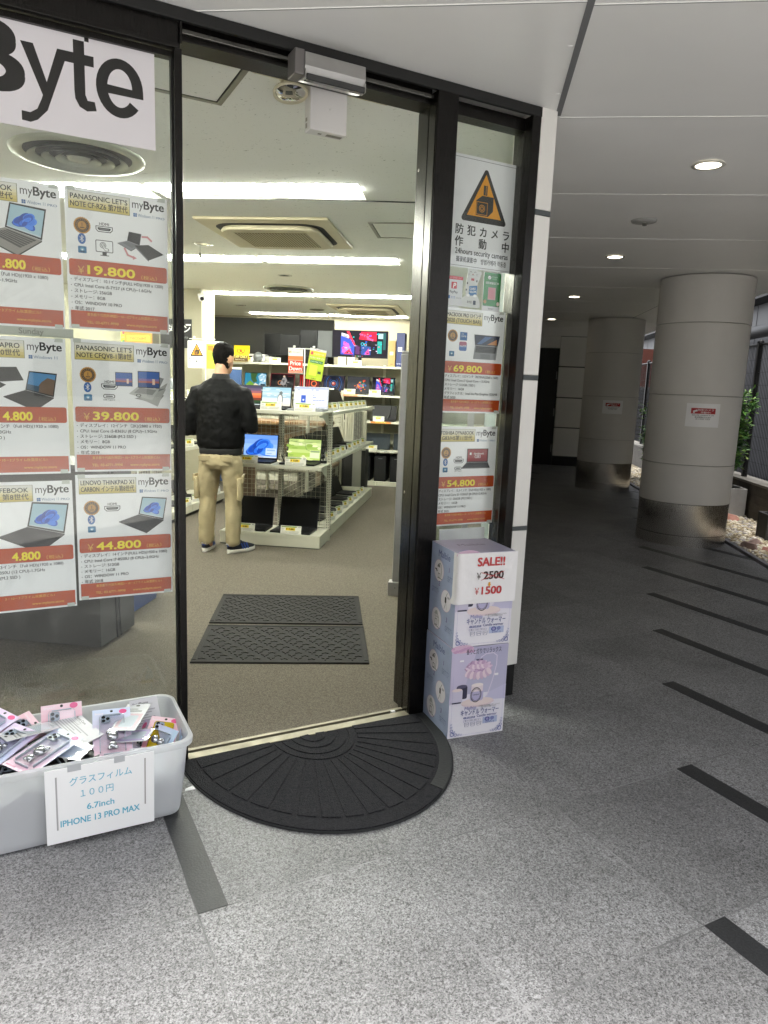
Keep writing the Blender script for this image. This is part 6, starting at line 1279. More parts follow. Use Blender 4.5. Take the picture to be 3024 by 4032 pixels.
# cables dangling at the end shelf
b = MB(); b.tube([(-1.72, 6.45, .86), (-1.73, 6.46, .80), (-1.69, 6.44, .755), (-1.74, 6.40, .752), (-1.77, 6.44, .80)], .005, LBLK, 6); tag(b.build('power_cable', smooth=True), 'black power cable looped between the two middle shelf laptops', 'cable')
b = MB(); b.tube([(-1.38, 6.42, .76), (-1.36, 6.46, .9), (-1.37, 6.5, 1.0), (-1.40, 6.5, .85), (-1.36, 6.40, .756)], .004, LBLK, 6); b.cbox((-1.365, 6.40, .762), (.06, .035, .025), LBLK); tag(b.build('power_adapter'), 'black power adapter and cable at the right end of the middle shelf', 'power adapter')
# ---- price down stand on the end shelf
t = thing('sign_stand', 'slim white stand with a cross bar rising behind the top shelf laptops', 'sign stand', T(-1.585, 6.50, 1.226))
b = MB(); b.tube([(0, 0, 0), (0, 0, .55)], .005, PLW, 8); b.build('pole', t, smooth=True)
b = MB(); b.tube([(-.155, 0, .552), (.125, 0, .552)], .0045, PLW, 8); b.build('cross_bar', t, smooth=True)
for x in (-.098, .085):
    b = MB(); b.lathe([(.0001, 0), (.012, .004), (.012, .02), (.0001, .024)], mat('clip_plastic', '#d9d9d4', .3), 12, M=T(x, 0, .556)); b.box((x-.006, -.006, .53), (x+.006, .006, .556), mat('clip_plastic', '#d9d9d4', .3)); b.build('clip', t)
b = MB(); w, h = .137, .215; b.box((0, 0, 0), (w, .002, h), ink('#e8e4da')); A = Art(b, RX(PI/2)); OR2 = ink('#e8743a'); RDD = ink('#d8452c')
for i, c in enumerate(('#e25a3a', '#8ab04a', '#3a8ac0', '#e8b83a')): A.rect(.008+.012*(i % 2), h-.024-.012*(i//2), .018+.012*(i % 2), h-.014-.012*(i//2), ink(c))
A.text('Microsoft', .04, h-.032, .018, GRY, 'l', maxw=.09); A.rect(0, h*.55, w, h*.72, OR2); A.rect(0, h*.02, w, h*.54, RDD); A.text('Price', w*.5, h*.34, .05, WHT, 'c', bold=.05, maxw=w*.86); A.text('Down', w*.5, h*.12, .05, WHT, 'c', bold=.05, maxw=w*.86); A.rect(0, h*.04, w, h*.09, ink('#f0a080'))
tag(b.build('price_sign', M=T(-1.735, 6.485, 1.555)), 'orange and red Price Down sign hung on the slim stand', 'sign', 'hanging shop signs')
def service_sign(M, label, w=.152, h=.28, top='#9fc22c'):
    b = MB(); b.box((0, 0, 0), (w, .002, h), ink('#b8cf2e')); A = Art(b, RX(PI/2)); A.rect(0, h*.78, w, h*.93, ink('#e0c83a')); A.rect(0, h*.93, w, h, ink('#d9d6dc')); A.text('SONY', w*.5, h*.945, .016, ink('#a8455a'), 'c', bold=.03, maxw=w*.5); A.rect(w*.08, h*.80, w*.22, h*.90, ink('#d04a5a')); A.text('インストール', w*.28, h*.82, .018, ink('#e9f0c8'), 'l', bold=.03, maxw=w*.6)
    A.text('インストールサービス', w*.5, h*.69, .018, ink('#eaf2d8'), 'c', bold=.03, maxw=w*.9); A.rect(w*.10, h*.54, w*.90, h*.635, ink('#2d7a34')); A.text('スペシャルオファー', w*.5, h*.565, .016, ink('#e8f0d8'), 'c', bold=.03, maxw=w*.74)
    A.rrect(w*.16, h*.14, w*.62, h*.48, .006, ink('#dbe04a')); A.rect(w*.68, h*.22, w*.88, h*.30, ink('#3a5a2a')); A.text('myByte', w*.5, h*.03, .016, ink('#4a5a2a'), 'c', bold=.02, maxw=w*.4)
    return tag(b.build('service_sign', M=M), label, 'sign', 'hanging shop signs')
service_sign(T(-1.572, 6.485, 1.512) @ RY(math.radians(9)), 'yellow green service sign hanging askew on the slim stand')
service_sign(T(-3.10, 6.0, 1.60), 'yellow green service sign glimpsed between the poster rows'); 
b = MB(); w, h = .25, .26; b.box((0, 0, 0), (w, .002, h), ink('#e0922a')); A = Art(b, RX(PI/2)); A.rect(.02, h*.72, w-.02, h*.9, ink('#f0c848')); A.text('DISCOUNT', w*.5, h*.76, .03, ink('#8a3a14'), 'c', bold=.04, maxw=w*.7); A.ell(w*.5, h*.4, .07, .07, ink('#5a8a3a')); A.ell(w*.5, h*.38, .05, .05, ink('#dfe8c8'))
tag(b.build('discount_sign', M=T(-3.06, 5.99, 1.585)), 'orange discount sign glimpsed between the poster rows', 'sign', 'hanging shop signs')
b = MB(); b.tube([(-3.2, 6.01, 1.87), (-2.75, 6.01, 1.87)], .006, PLW, 8); b.tube([(-2.98, 6.02, .0), (-2.98, 6.02, 1.87)], .008, PLW, 8); b.lathe([(.0001, .004), (.12, .004), (.12, .015), (.0001, .02)], PLW, 20, M=T(-2.98, 6.02, 0)); tag(b.build('sign_rack', smooth=True, angle=.6), 'slim white rack holding two service signs behind the window posters', 'sign stand')
# ---- anti-theft gate inside the doorway
t = thing('security_gate', 'silver edged anti-theft gate standing inside right of the door', 'security gate', T(-.495, 4.88, .004))
b = MB(); b.box((-.024, -.03, .10), (.024, .03, 1.68), ALU); b.build('front_post', t, bevel=.006)
b = MB(); b.box((-.05, -.045, 0), (.05, .045, .098), ALU); b.lathe([(.006, 0), (.0001, .002)], HOLE, 10, M=T(0, -.0455, .06) @ RX(PI/2)); b.build('foot', t, bevel=.004)
b = MB(); b.box((.025, -.012, .12), (.44, .012, 1.64), glass_mat('gate_acrylic', (.82, .88, .84), 1.0, .05)); b.build('panel', t)
b = MB(); b.box((.441, -.03, 0), (.485, .03, 1.68), ALU); b.box((-.02, -.028, 1.6805), (.48, .028, 1.70), ALU); b.build('rear_post', t, bevel=.004)
# ---- back shelving across the rear
t = thing('back_shelf', 'cream back shelving with monitors, gaming laptops and boxes across the rear', 'display shelf', T(-2.4, 10.5, 0))
for k in range(5):
    x0 = -1.75+k*.905; x1 = x0+.90
    b = MB(); b.box((x0, 0, 0.0), (x1, .55, .068), SHW); b.build('base', t, bevel=.002)
    for z in (.534, .964, 1.347, 1.765):
        b = MB(); b.box((x0, 0, z-.03), (x1, .012, z), SHW); b.box((x0, .0125, z-.018), (x1, .55, z-.001), SHW); sh = b.build('shelf', t, bevel=.002)
    b = MB(); b.box((x0-.018, .551, 0), (x0+.018, .59, 1.80), SHW); b.build('post', t)
b = MB(); b.box((-1.75, .6, .07), (2.77, .612, 1.78), mat('back_panel', '#9d9b88', .6, var=.05)); b.build('back_panel', t)
for x, z, txt, c, tc in ((1.03, 1.347, 'myByte', SHW, K), (1.12, .534, 'myByte', SHW, K)):
    b = MB(); A = Art(b, T(x-.11, -.0005, z-.029) @ RX(PI/2)); A.rect(0, 0, .22, .028, mat('label_strip', '#dcdcd0', .4)); A.text(txt, .11, .006, .026, tc, 'c', bold=.02); b.build('brand_strip', t)
b = MB(); A = Art(b, T(.86, -.0005, .934) @ RX(PI/2)); A.rect(0, 0, .30, .03, ink('#c8803a')); A.text('GAMING PC', .15, .005, .03, ink('#f0d060'), 'c', bold=.04, maxw=.26); b.build('orange_strip', t)
b = MB(); A = Art(b, T(.35, -.0005, 1.317) @ RX(PI/2)); A.rect(0, 0, .30, .03, ink('#d8906a')); b.build('orange_strip', t)
GL = 'gaming laptops on the back shelf'
for x0, x1, sc, n in ((-3.585, -3.232, s_beach, 'a seaside aerial view'), (-3.17, -2.786, s_bike, 'a motorbike with a red edge'), (-2.715, -2.37, s_redrays, 'red light rays'), (-2.355, -2.0, s_arcs, 'blue arcs round an emblem'), (-1.97, -1.625, s_splash, 'a red and blue splash'), (-1.586, -1.235, s_neon, 'a neon street collage')):
    w = x1-x0; laptop(T((x0+x1)/2, 10.66, 1.347), 'gaming laptop on the back shelf showing %s' % n, w, .25, .26, 14, sc, grp=GL)
CB = 'price cards on the back shelves'
for i, (x, z, p, n) in enumerate(((-1.88, 1.349, '129,800', 'under the splash laptop'), (-1.50, 1.349, '109,800', 'under the neon laptop'), (-2.2, 1.349, '98,800', 'under the blue arcs laptop'), (-3.02, 1.767, '15,800', 'below the leftmost dark monitor'), (-2.36, 1.767, '12,800', 'below the grey monitor'), (-1.80, 1.767, '18,800', 'below the bright television'), (-1.43, .966, '79,800', 'at the closed black machine'), (-1.52, .536, '39,800', 'at the grey lower monitor'))):
    card(T(x, 10.53, z), 'small white price card on the back shelving %s' % n, p, .17, .075, CB)
card(T(-3.42, 10.53, 1.767), 'small white price card in front of the white projector', '7,980', .11, .07, CB)
# monitors on top
def s_tv(*a):
    global E1
    keep = G.__defaults__; G.__defaults__ = (.38,); s_neon(*a); G.__defaults__ = keep
def monitor(M, label, w, h, scr=None, m=None, grp='monitors on the back shelves'):
    t = thing('monitor', label, 'monitor', M, grp)
    b = MB(); b.box((-.11, -.08, 0), (.11, .10, .012), LBLK); b.build('foot', t, bevel=.003)
    b = MB(); b.box((-.025, .02, .012), (.025, .045, .14+h*.4), LBLK); b.build('stem', t)
    b = MB(); b.box((-w/2, -.02, .12), (w/2, .018, .12+h), m or LBLK); hd = b.build('case', t, bevel=.004)
    b = MB(); A = Art(b, T(0, -.0202, 0) @ RX(PI/2)); A.rect(-w/2+.008, .132, w/2-.008, .112+h, m or LSCR)
    if scr: scr(A, -w/2+.009, .134, w/2-.009, .111+h)
    b.build('screen', hd)
    return t
monitor(T(-1.78, 10.76, 1.765), 'bright television with a neon street collage on the top shelf', .845, .40, lambda *a: s_tv(*a))
monitor(T(-3.13, 10.80, 1.765), 'dark monitor at the left end of the top shelf row', .262, .32); monitor(T(-2.855, 10.78, 1.765), 'dark monitor, second from the left on the top shelf', .30, .31)
monitor(T(-2.572, 10.80, 1.765), 'dark monitor beside the grey one on the top shelf', .262, .385); monitor(T(-2.322, 10.82, 1.765), 'dull grey monitor left of the bright television', .235, .385, None, mat('monitor_back_grey', '#4a4d4e', .5))
monitor(T(-1.44, 10.68, .42), 'grey screen monitor on the lower back shelf', .36, .24, None, LGRY); monitor(T(-1.03, 10.70, .42), 'grey screen monitor at the door side of the lower back shelf', .36, .24, None, LGRY)
laptop(T(-1.38, 10.68, .964), 'thin black laptop open on the third back shelf', .37, .25, .22, 8, None, grp=GL)
laptop(T(-1.83, 10.70, .964), 'black laptop low behind the gondola on the third back shelf', .37, .25, .2, 8, None, grp=GL)
t = thing('projector', 'white projector with a grey dome lens on the top back shelf', 'projector', T(-3.30, 10.70, 1.7655))
b = MB(); b.box((-.17, -.1, .012), (.10, .12, .12), PLW); b.build('case', t, bevel=.02, seg=3)
b = MB(); b.lathe([(.075, 0), (.072, .02), (.05, .045), (.0001, .06)], mat('dome_grey', '#6f7271', .3), 24, M=T(.0, -.098, .075) @ RX(PI/2)); b.build('lens', t, smooth=True)
b = MB(); b.box((.101, -.09, .012), (.19, .11, .09), mat('projector_grille', '#a9a99f', .5)); b.box((-.15, -.1015, .04), (-.09, -.1005, .09), LSCR); b.build('side_vent', t, bevel=.003)
def carton(M, d, m, label, txt=None, tc=None):
    t = thing('carton', label, 'box', M, 'cartons on the back shelf'); b = MB(); b.box((-d[0]/2, -d[1]/2, 0), (d[0]/2, d[1]/2, d[2]), m); b.build('box_body', t, bevel=.002)
    b = MB(); A = Art(b, T(-d[0]/2, -d[1]/2, 0) @ RX(PI/2)); A.rect(d[0]*.2, d[2]*.45, d[0]*.7, d[2]*.58, ink('#d0cdc0'))
    if txt: b.build('box_label', t); b = MB(); A = Art(b, T(-d[0]/2, -d[1]/2, 0) @ RX(PI/2))
    if txt: A.text(txt, d[0]*.5, d[2]*.08, d[0]*.22, tc, 'c', bold=.03, maxw=d[0]*.8)
    b.build('box_print', t); return t
carton(T(-1.27, 10.68, 1.7655), (.10, .28, .37), mat('kraft_carton', '#a98c5a', .7, var=.05), 'tall tan carton beside the television', 'msi', K); carton(T(-1.15, 10.70, 1.7655), (.12, .28, .49), mat('navy_carton', '#1f2a5c', .45), 'tall navy carton beside the tan one', 'dynabook', ink('#b9b9d0'))
for i, x in enumerate((-2.02, -1.88)): carton(T(x, 10.66, 1.7655), (.12, .12, .12), mat('small_pale_carton', '#cfcbb8', .5), ('small pale carton below the television, the left one', 'small pale carton below the television, the right one')[i])
for i, x in enumerate((-1.62, -1.38, -1.14, -.92)):
    t = thing('computer_tower', 'black computer tower on the rear base, %s of four from the left' % ORD[i], 'computer', T(x, 10.74, .0685), 'computer towers on the rear base'); b = MB(); b.box((-.09, -.2, 0), (.09, .2, .39), LBLK); b.build('case', t, bevel=.005)
    b = MB(); b.box((-.08, -.203, .02), (.08, -.2005, .37), mat('tower_mesh', '#0d0d0e', .6)); b.box((-.03, -.2045, .34), (.03, -.2035, .346), LSIL); b.build('front_panel', t)
t = thing('staff_sign', 'yellow STAFF ONLY sign curling off the top back shelf', 'sign', T(-3.66, 10.47, 1.765))
b = MB(); w, h = .245, .23; n = 8; g = []
for k in range(n+1):
    z = h*k/n; y = -.05*max(0, (k/n-.75))**1*4*.5; g += [(.035*k/n, -y*-.6, z), (w+.035*k/n, y, z)]
b.add(g, [(2*k, 2*k+1, 2*k+3, 2*k+2) for k in range(n)], ink('#e3c21c')); A = Art(b, RX(PI/2)); A.rect(.0, .002, w-.002, h*.38, ink('#5a4322')); A.text('STAFF ONLY', w*.49, h*.22, .05, ink('#f0e080'), 'c', bold=.03, maxw=w*.9); A.text('関係者以外立入禁止', w*.5, h*.08, .02, ink('#e0d8c0'), 'c', maxw=w*.6); A.ring(w*.55, h*.66, .062, .012, ink('#b5551c'), sy=.7); A.poly([(w*.45, h*.52), (w*.52, h*.78), (w*.58, h*.78), (w*.66, h*.52), (w*.55, h*.6)], ink('#7a3a14')); A.line([(w*.38, h*.78), (w*.72, h*.54)], .01, ink('#b5551c'))
b.build('sheet', t)
# ---- dark recess above the back shelving and the black ceiling edge
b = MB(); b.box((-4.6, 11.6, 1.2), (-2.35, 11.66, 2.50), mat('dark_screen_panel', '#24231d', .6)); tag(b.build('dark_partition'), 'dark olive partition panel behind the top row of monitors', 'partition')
# ---- left part: pillar, partition, sign stand, side gondola
b = MB(); b.box((-4.1, 8.95, 0), (-3.53, 9.4, 2.6), WALLP); tag(b.build('shop_pillar', bevel=.004), 'pale square pillar between the door mullion and the blue partition', 'pillar')
b = MB(); b.box((0, 0, 0), (.42, .004, .36), ink('#141414')); A = Art(b, RX(PI/2)); A.text('ダウン', .24, .20, .11, WHT, 'c', bold=.03); A.text('mybyte', .3, .12, .05, GRY, 'c'); A.rect(.34, .28, .41, .30, WHT); tag(b.build('black_sign', M=T(-4.08, 8.94, 1.86)), 'black sign with white characters on the pale pillar', 'sign')
b = MB(); b.box((-4.0, 9.9, 1.7), (-3.88, 10.0, 2.5), SLOT); tag(b.build('black_display'), 'tall black display board beside the pale pillar under the ceiling camera', 'panel')
t = thing('partition', 'blue office partition with pale frames behind the man', 'partition', T(-3.98, 9.7, 0)); BLUP = mat('blue_fabric', '#3c557e', .9, var=.08, vscale=80); PFR = mat('partition_frame', '#c9c8be', .4)
for k in range(3):
    x = k*.24; b = MB(); b.box((x+.02, .0, .06), (x+.239, .03, 1.63), BLUP); b.build('panel', t); b = MB(); b.box((x, -.005, 0), (x+.0195, .035, 1.66), PFR); b.box((x+.02, -.005, 1.631), (x+.239, .035, 1.66), PFR); b.build('frame', t)
t = thing('sign_stand', 'white two clip sign stand rising over the left gondola', 'sign stand', T(-3.24, 8.32, 1.25))
b = MB(); b.tube([(0, .01, 0), (0, .01, .69)], .006, PLW, 8); b.build('pole', t, smooth=True); b = MB(); b.tube([(-.20, .01, .695), (.12, .01, .695)], .005, PLW, 8); b.build('cross_bar', t, smooth=True)
for x in (-.14, .08):
    b = MB(); b.lathe([(.0001, 0), (.013, .004), (.013, .022), (.0001, .026)], mat('clip_plastic', '#d9d9d4', .3), 12, M=T(x, .01, .70)); b.build('clip', t)
camsign(T(-3.45, 8.30, 1.605), .225, .315, 'security camera sign hanging on the stand left of the man’s head', False)
b = MB(); w, h = .215, .32; b.box((0, 0, 0), (w, .002, h), ink('#d8cf3a')); A = Art(b, RX(PI/2)); A.rect(0, h*.9, w, h, ink('#c9cbd0')); A.text('Panasonic', w*.3, h*.92, .02, K, 'c', maxw=w*.4, bold=.02); A.text('TOSHIBA', w*.76, h*.92, .018, ink('#c02838'), 'c', maxw=w*.36, bold=.02); A.rect(w*.08, h*.65, w*.4, h*.85, ink('#e0781c')); A.rect(w*.05, h*.3, w*.9, h*.6, ink('#a9c22c')); tag(b.build('service_sign', M=T(-3.222, 8.305, 1.60)), 'yellow service sign half hidden behind the man’s head', 'sign', 'hanging shop signs')
t = thing('gondola_shelf', 'cream gondola on the left side behind the door mullion and the man', 'display shelf', T(-3.0, 6.3, 0))
for k in range(2):
    y0, y1 = k*1.02, k*1.02+1.015
    b = MB(); b.box((-.45, y0, .045), (0, y1, .125), SHW); b.box((-.45, y0+.01, .0), (-.03, y1, .044), HOLE); b.build('base', t, bevel=.002)
    for z in (.75, 1.255): b = MB(); b.box((-.45, y0, z-.014), (-.012, y1, z), SHW); b.box((-.0115, y0, z-.03), (0, y1, z+.004), SHW); b.build('shelf', t, bevel=.002)
    b = MB(); b.box((-.48, y0, 0), (-.455, y0+.04, 1.45), SHW); b.build('post', t)
b = MB()
for k in range(34): y = .04+k*.06; b.box((-.472, y-.002, .13), (-.468, y+.002, 1.42), WIRE)
for k in range(22): z = .14+k*.06; b.box((-.4675, .02, z-.002), (-.464, 2.03, z+.002), WIRE)
b.build('wire_mesh', t)
LL = 'laptops on the left gondola'
for y, z, n in ((7.25, .126, 'bottom tier, nearer the door'), (7.75, .126, 'bottom tier, farther from the door'), (7.15, .752, 'middle tier, nearer the door'), (7.7, .752, 'middle tier, farther from the door')): dup(proto, T(-3.2, y, z) @ RZ(PI/2), None, 'black laptop on the left gondola, %s' % n, LL)
laptop(T(-3.22, 7.2, 1.257) @ RZ(PI/2-.9), 'grey screened laptop on top of the left gondola beside the mullion', .33, .23, .22, 20, None, None, True, LL, LGRY)
for y, z, n, p in ((7.30, .754, 'middle tier', '21,800'), (7.22, .128, 'bottom tier, first', '16,800'), (7.5, .128, 'bottom tier, second', '18,800'), (8.1, .128, 'bottom tier behind the man', '14,800')): card(T(-3.02, y, z) @ RZ(PI/2-.5), 'white price card on the left gondola, %s' % n, p, .13, .085, 'price cards on the left gondola')
for i, y in enumerate((7.0, 7.45)): card(T(-3.03, y, 1.257) @ RZ(PI/2-.6), ('white price card on top of the left gondola beside the mullion', 'white price card on top of the left gondola, nearer the man')[i], '25,800', .15, .1, 'price cards on the left gondola')
# ---- brown desk, caster pedestal and white racks seen through the mesh
WOODT = mat('brown_laminate', '#7d5f3c', .5, var=.15, vscale=5, stretch=(1, 12, 12))
t = thing('desk', 'brown topped desk behind the wire mesh of the end shelf', 'desk', T(-2.75, 8.2, 0))
b = MB(); b.box((-.1, 0, .98), (1.0, .6, 1.02), WOODT); b.build('desk_top', t, bevel=.004)
for x in (-.06, .9):
    b = MB(); b.box((x, .05, 0), (x+.06, .55, .979), mat('desk_leg', '#5c4a33', .5)); b.build('leg', t)
b = MB(); b.box((.0, .3, .66), (.899, .32, .95), WOODT); b.build('modesty_panel', t)
t = thing('low_table', 'low brown table top with white edge behind the mesh', 'table', T(-2.55, 8.85, 0))
b = MB(); b.box((-.3, 0, .40), (.75, .7, .43), WOODT); b.build('table_top', t); b = MB(); b.box((-.3, -.012, .36), (.75, -.001, .431), SHW); b.build('edge', t)
for x, y in ((-.27, .05), (.70, .05), (-.27, .62), (.70, .62)):
    b = MB(); b.box((x, y, 0), (x+.03, y+.03, .399), SHW); b.build('leg', t)
for i, (x, y) in enumerate(((-1.62, 9.62), (-1.95, 9.7), (-2.3, 9.75))):
    t = thing('slatted_rack', ('white slatted rack glimpsed through the mesh, the right one', 'white slatted rack glimpsed through the mesh, the middle one', 'white slatted rack glimpsed through the mesh, the left one')[i], 'rack', T(x, y, 0), 'white slatted racks')
    b = MB()
    for k in range(9): b.box((-.13+k*.03, 0, .62), (-.115+k*.03, .012, 1.12), SHW)
    b.build('slats', t); b = MB(); b.box((-.15, .013, 0), (.15, .3, .6), mat('rack_dark', '#2c2b28', .6)); b.box((-.15, .013, .60), (.15, .03, 1.14), SHW); b.build('body', t)
# ---- things behind the window posters: dark cabinet, blue bin
t = thing('cabinet', 'dark grey cabinet back standing behind the window posters', 'cabinet', T(-2.55, 3.42, 0)); CABM = mat('dark_grey_board', '#4a4a49', .7, var=.06, vscale=5)
b = MB(); b.box((-.85, 0, .02), (.63, .38, .98), CABM); b.build('body', t, bevel=.003)
b = MB(); b.box((-.87, -.01, .981), (.64, .39, 1.0), mat('cabinet_top', '#5c5b58', .5)); b.build('top', t)
b = MB(); b.tube([(.634, .12, .97), (.636, .14, .5), (.634, .17, .02)], .004, LBLK, 6); b.tube([(.634, .155, .97), (.636, .175, .5), (.634, .21, .02)], .004, LBLK, 6); tag(b.build('cable_pair', M=T(-2.55, 3.42, 0)), 'two black cables hanging down the dark cabinet side', 'cable')
t = thing('storage_bin', 'blue storage bin behind the dark cabinet', 'bin', T(-2.35, 4.2, 0)); BIN = mat('blue_bin_plastic', '#2f4f8a', .4)
b = MB(); b.loft([rr3(-.32, .30, -.2, .2, .04, .01), rr3(-.34, .32, -.22, .22, .04, .30)], BIN); fixn(b.build('bin_body', t)); b = MB(); b.loft([rr3(-.36, .34, -.24, .24, .04, .301), rr3(-.36, .34, -.24, .24, .04, .33)], BIN); fixn(b.build('lid', t))

# ---- loose cables under the gaming laptops
for i, (x, dx) in enumerate(((-3.30, .05), (-2.86, -.04), (-2.42, .06), (-2.05, -.05), (-1.70, .04), (-1.30, .05))):
    b = MB(); b.tube([(x, 10.8, 1.36), (x+dx*.4, 10.62, 1.345), (x+dx*.6, 10.54, 1.30), (x+dx, 10.60, 1.16), (x+dx*.3, 10.72, 1.04), (x-dx, 10.9, .97)], .006, LBLK, 6)
    tag(b.build('power_cable', smooth=True), 'black power cable drooping under the %s' % ('seaside laptop', 'motorbike laptop', 'red rays laptop', 'blue arcs laptop', 'splash laptop', 'neon laptop')[i], 'cable', 'cables under the gaming laptops')
# ================================================================== the shopper
def person():
    t = thing('person', 'man seen from behind in a black bomber jacket and khaki cargo trousers looking down', 'person', T(-2.125, 5.80, .004))
    SK = mat('skin', '#b58a6c', .55, var=.06, vscale=25, bump=.03); JK = mat('black_nylon', '#0a0a0a', .7, bump=.06, bscale=90, spec=.16, var=.15, vscale=9); RIB = mat('black_rib', '#0d0d0d', .85, bump=.3, bscale=160)
    KH = mat('khaki_cotton', '#9d906f', .85, var=.08, vscale=14, bump=.15, bscale=180); HR = mat('dark_hair', '#0d0a08', .8, bump=.8, bscale=160, stretch=(1, 1, .4), spec=.15); NV = mat('navy_knit', '#0d1120', .7, bump=.3, bscale=250); BL2 = mat('sneaker_blue', '#1f3f86', .5); SOLE = mat('sole_white', '#e0dcd4', .5)
    def ring(c, rx, ry, n=20, tilt=None, yaw=0):
        M = T(*c) @ (tilt if tilt is not None else I4) @ RZ(yaw)
        return [tuple(M @ Vector((rx*math.cos(2*PI*k/n), ry*math.sin(2*PI*k/n), 0))) for k in range(n)]
    def limb(path, radii, n=16):
        P = [Vector(p) for p in path]; out = []; prev = None
        for i, p in enumerate(P):
            d = (P[min(i+1, len(P)-1)]-P[max(i-1, 0)]).normalized(); a = d.cross(Vector((0, 1, .15)) if abs(d.y) < .9 else Vector((1, 0, 0))).normalized()
            if prev and a.dot(prev) < 0: a = -a
            prev = a; b2 = d.cross(a); r = radii[i]; rx, ry = r if isinstance(r, tuple) else (r, r)
            out.append([tuple(p+rx*math.cos(2*PI*k/n)*a+ry*math.sin(2*PI*k/n)*b2) for k in range(n)])
        return out
    def fused(b, name, parent, vox, sm, wr=None, ws=.07, mat_=None):
        o = fixn(b.build(name, parent, smooth=True)); m = o.modifiers.new('fuse', 'REMESH'); m.mode = 'VOXEL'; m.voxel_size = vox; m.use_smooth_shade = True
        s = o.modifiers.new('soften', 'SMOOTH'); s.iterations = sm; s.factor = .6
        if wr:
            for nm, sz, st in (('folds', ws, wr), ('creases', ws*.42, wr*.45)):
                tx = bpy.data.textures.new(nm, 'CLOUDS'); tx.noise_scale = sz; tx.noise_depth = 2; d = o.modifiers.new(nm, 'DISPLACE'); d.texture = tx; d.strength = st; d.mid_level = .5; d.texture_coords = 'LOCAL'
        return o
    # ---- body: one surface (head, neck, torso core, arms, hands, legs)
    b = MB(); HY = RZ(math.radians(-16)) @ RX(math.radians(-13)); HM = T(0, .02, 1.555) @ HY
    head = []
    for z, rx, ry, cy in ((-.035, .040, .045, .03), (-.02, .052, .062, .035), (.01, .062, .078, .03), (.045, .069, .090, .018), (.085, .074, .098, .008), (.12, .076, .098, .003), (.155, .070, .090, .0), (.18, .055, .072, -.002), (.197, .030, .042, -.003)): head.append([tuple(HM @ Vector((rx*math.cos(2*PI*k/22), cy+ry*math.sin(2*PI*k/22), z))) for k in range(22)])
    b.loft(head, SK)
    b.loft([ring((0, .0, 1.43), .07, .065), ring((0, .0, 1.50), .056, .060), ring((0, .012, 1.56), .052, .058), ring((0, .02, 1.61), .05, .055)], SK)
    b.loft([[tuple(HM @ Vector(p)) for p in q] for q in ([(-.012, .100, .055), (.012, .100, .055), (.009, .100, .10), (-.009, .100, .10)], [(-.013, .122, .053), (.013, .122, .053), (.006, .108, .10), (-.006, .108, .10)])], SK)   # nose
    b.loft([[tuple(HM @ Vector((.022*math.cos(a), .088+.012*math.sin(a)*.8, z))) for a in [2*PI*k/10 for k in range(10)]] for z in (.012, .017, .023, .028)], SK)                                            # lips
    for s in (-1, 1):                                                                  # ears
        e = [[tuple(HM @ T(s*x, -.004, .075) @ RZ(s*-.35) @ Vector((0, .020*q*math.cos(2*PI*k/12), .032*q*math.sin(2*PI*k/12)))) for k in range(12)] for x, q in ((.066, .7), (.080, 1.0), (.086, .85))]; b.loft(e, SK)
    b.loft([ring((0, 0, .80), .13, .085), ring((0, 0, 1.0), .125, .085), ring((0, 0, 1.2), .145, .095), ring((0, 0, 1.36), .165, .09), ring((0, 0, 1.43), .12, .07), ring((0, 0, 1.47), .06, .055)], SK)
    hands = []
    for s, ez, wz in ((-1, 1.03, 1.09), (1, 1.085, 1.12)):
        sh = Vector((s*.185, 0, 1.39)); el = Vector((s*.262, -.015, ez)); wr = Vector((s*.10, .235, wz))
        b.loft(limb([sh, sh.lerp(el, .5), el, el.lerp(wr, .35), wr], [.05, .045, .038, .036, .026], 12), SK)
        d = (Vector((s*.025, .34, wz+.03))-wr).normalized(); side = d.cross(Vector((0, 0, 1))).normalized()*s; up = side.cross(d).normalized()*s
        pl = wr+d*.095; b.loft(limb([wr, wr+d*.03, wr+d*.065, pl], [(.026, .02), (.034, .017), (.039, .016), (.036, .014)], 12), SK)
        for k, (off, L) in enumerate(((-.027, .070), (-.009, .080), (.009, .076), (.026, .060))):          # four fingers curling round the phone
            ax = limb([pl+up*0, ], [.01], 6) if False else None
            p0 = pl+Vector((0, 0, 1))*(-off)*.95-d*.012; p1 = p0+d*L*.45-Vector((s*.010, 0, 0)); p2 = p1+d*L*.30-Vector((s*.022, 0, 0)); p3 = p2+d*L*.08-Vector((s*.022, 0, 0))
            b.loft(limb([p0, p1, p2, p3], [.0098, .0090, .0082, .0065], 8), SK)
        th0 = wr+d*.035+Vector((-s*.012, 0, .022)); b.loft(limb([th0, th0+Vector((-s*.016, .022, .016)), th0+Vector((-s*.024, .050, .018)), th0+Vector((-s*.026, .068, .014))], [.014, .0115, .010, .0075], 8), SK)
    for s in (-1, 1): b.loft(limb([(s*.07, 0, .86), (s*.09, .0, .6), (s*.10, .01, .45), (s*.105, -.01, .25), (s*.11, -.02, .08), (s*.112, .02, .05)], [.075, .06, .05, .045, .035, .035], 12), SK)
    body = fused(b, 'body', t, .006, 5)
    # eyes
    b = MB(HM)
    for s in (-1, 1): b.lathe([(.0001, .012), (.008, .009), (.011, .003), (.011, -.002), (.0001, -.004)], mat('eye_white', '#d8d4cc', .2), 12, M=T(s*.031, .089, .088) @ RX(-PI/2)); b.lathe([(.0001, .0135), (.005, .0122), (.005, .011)], mat('iris_dark', '#1a120c', .15), 10, M=T(s*.031, .089, .088) @ RX(-PI/2), caps=False)
    b.build('eyes', body, smooth=True)
    # ---- hair: a cap that comes down to the nape
    b = MB(HM); rows = []; n = 30
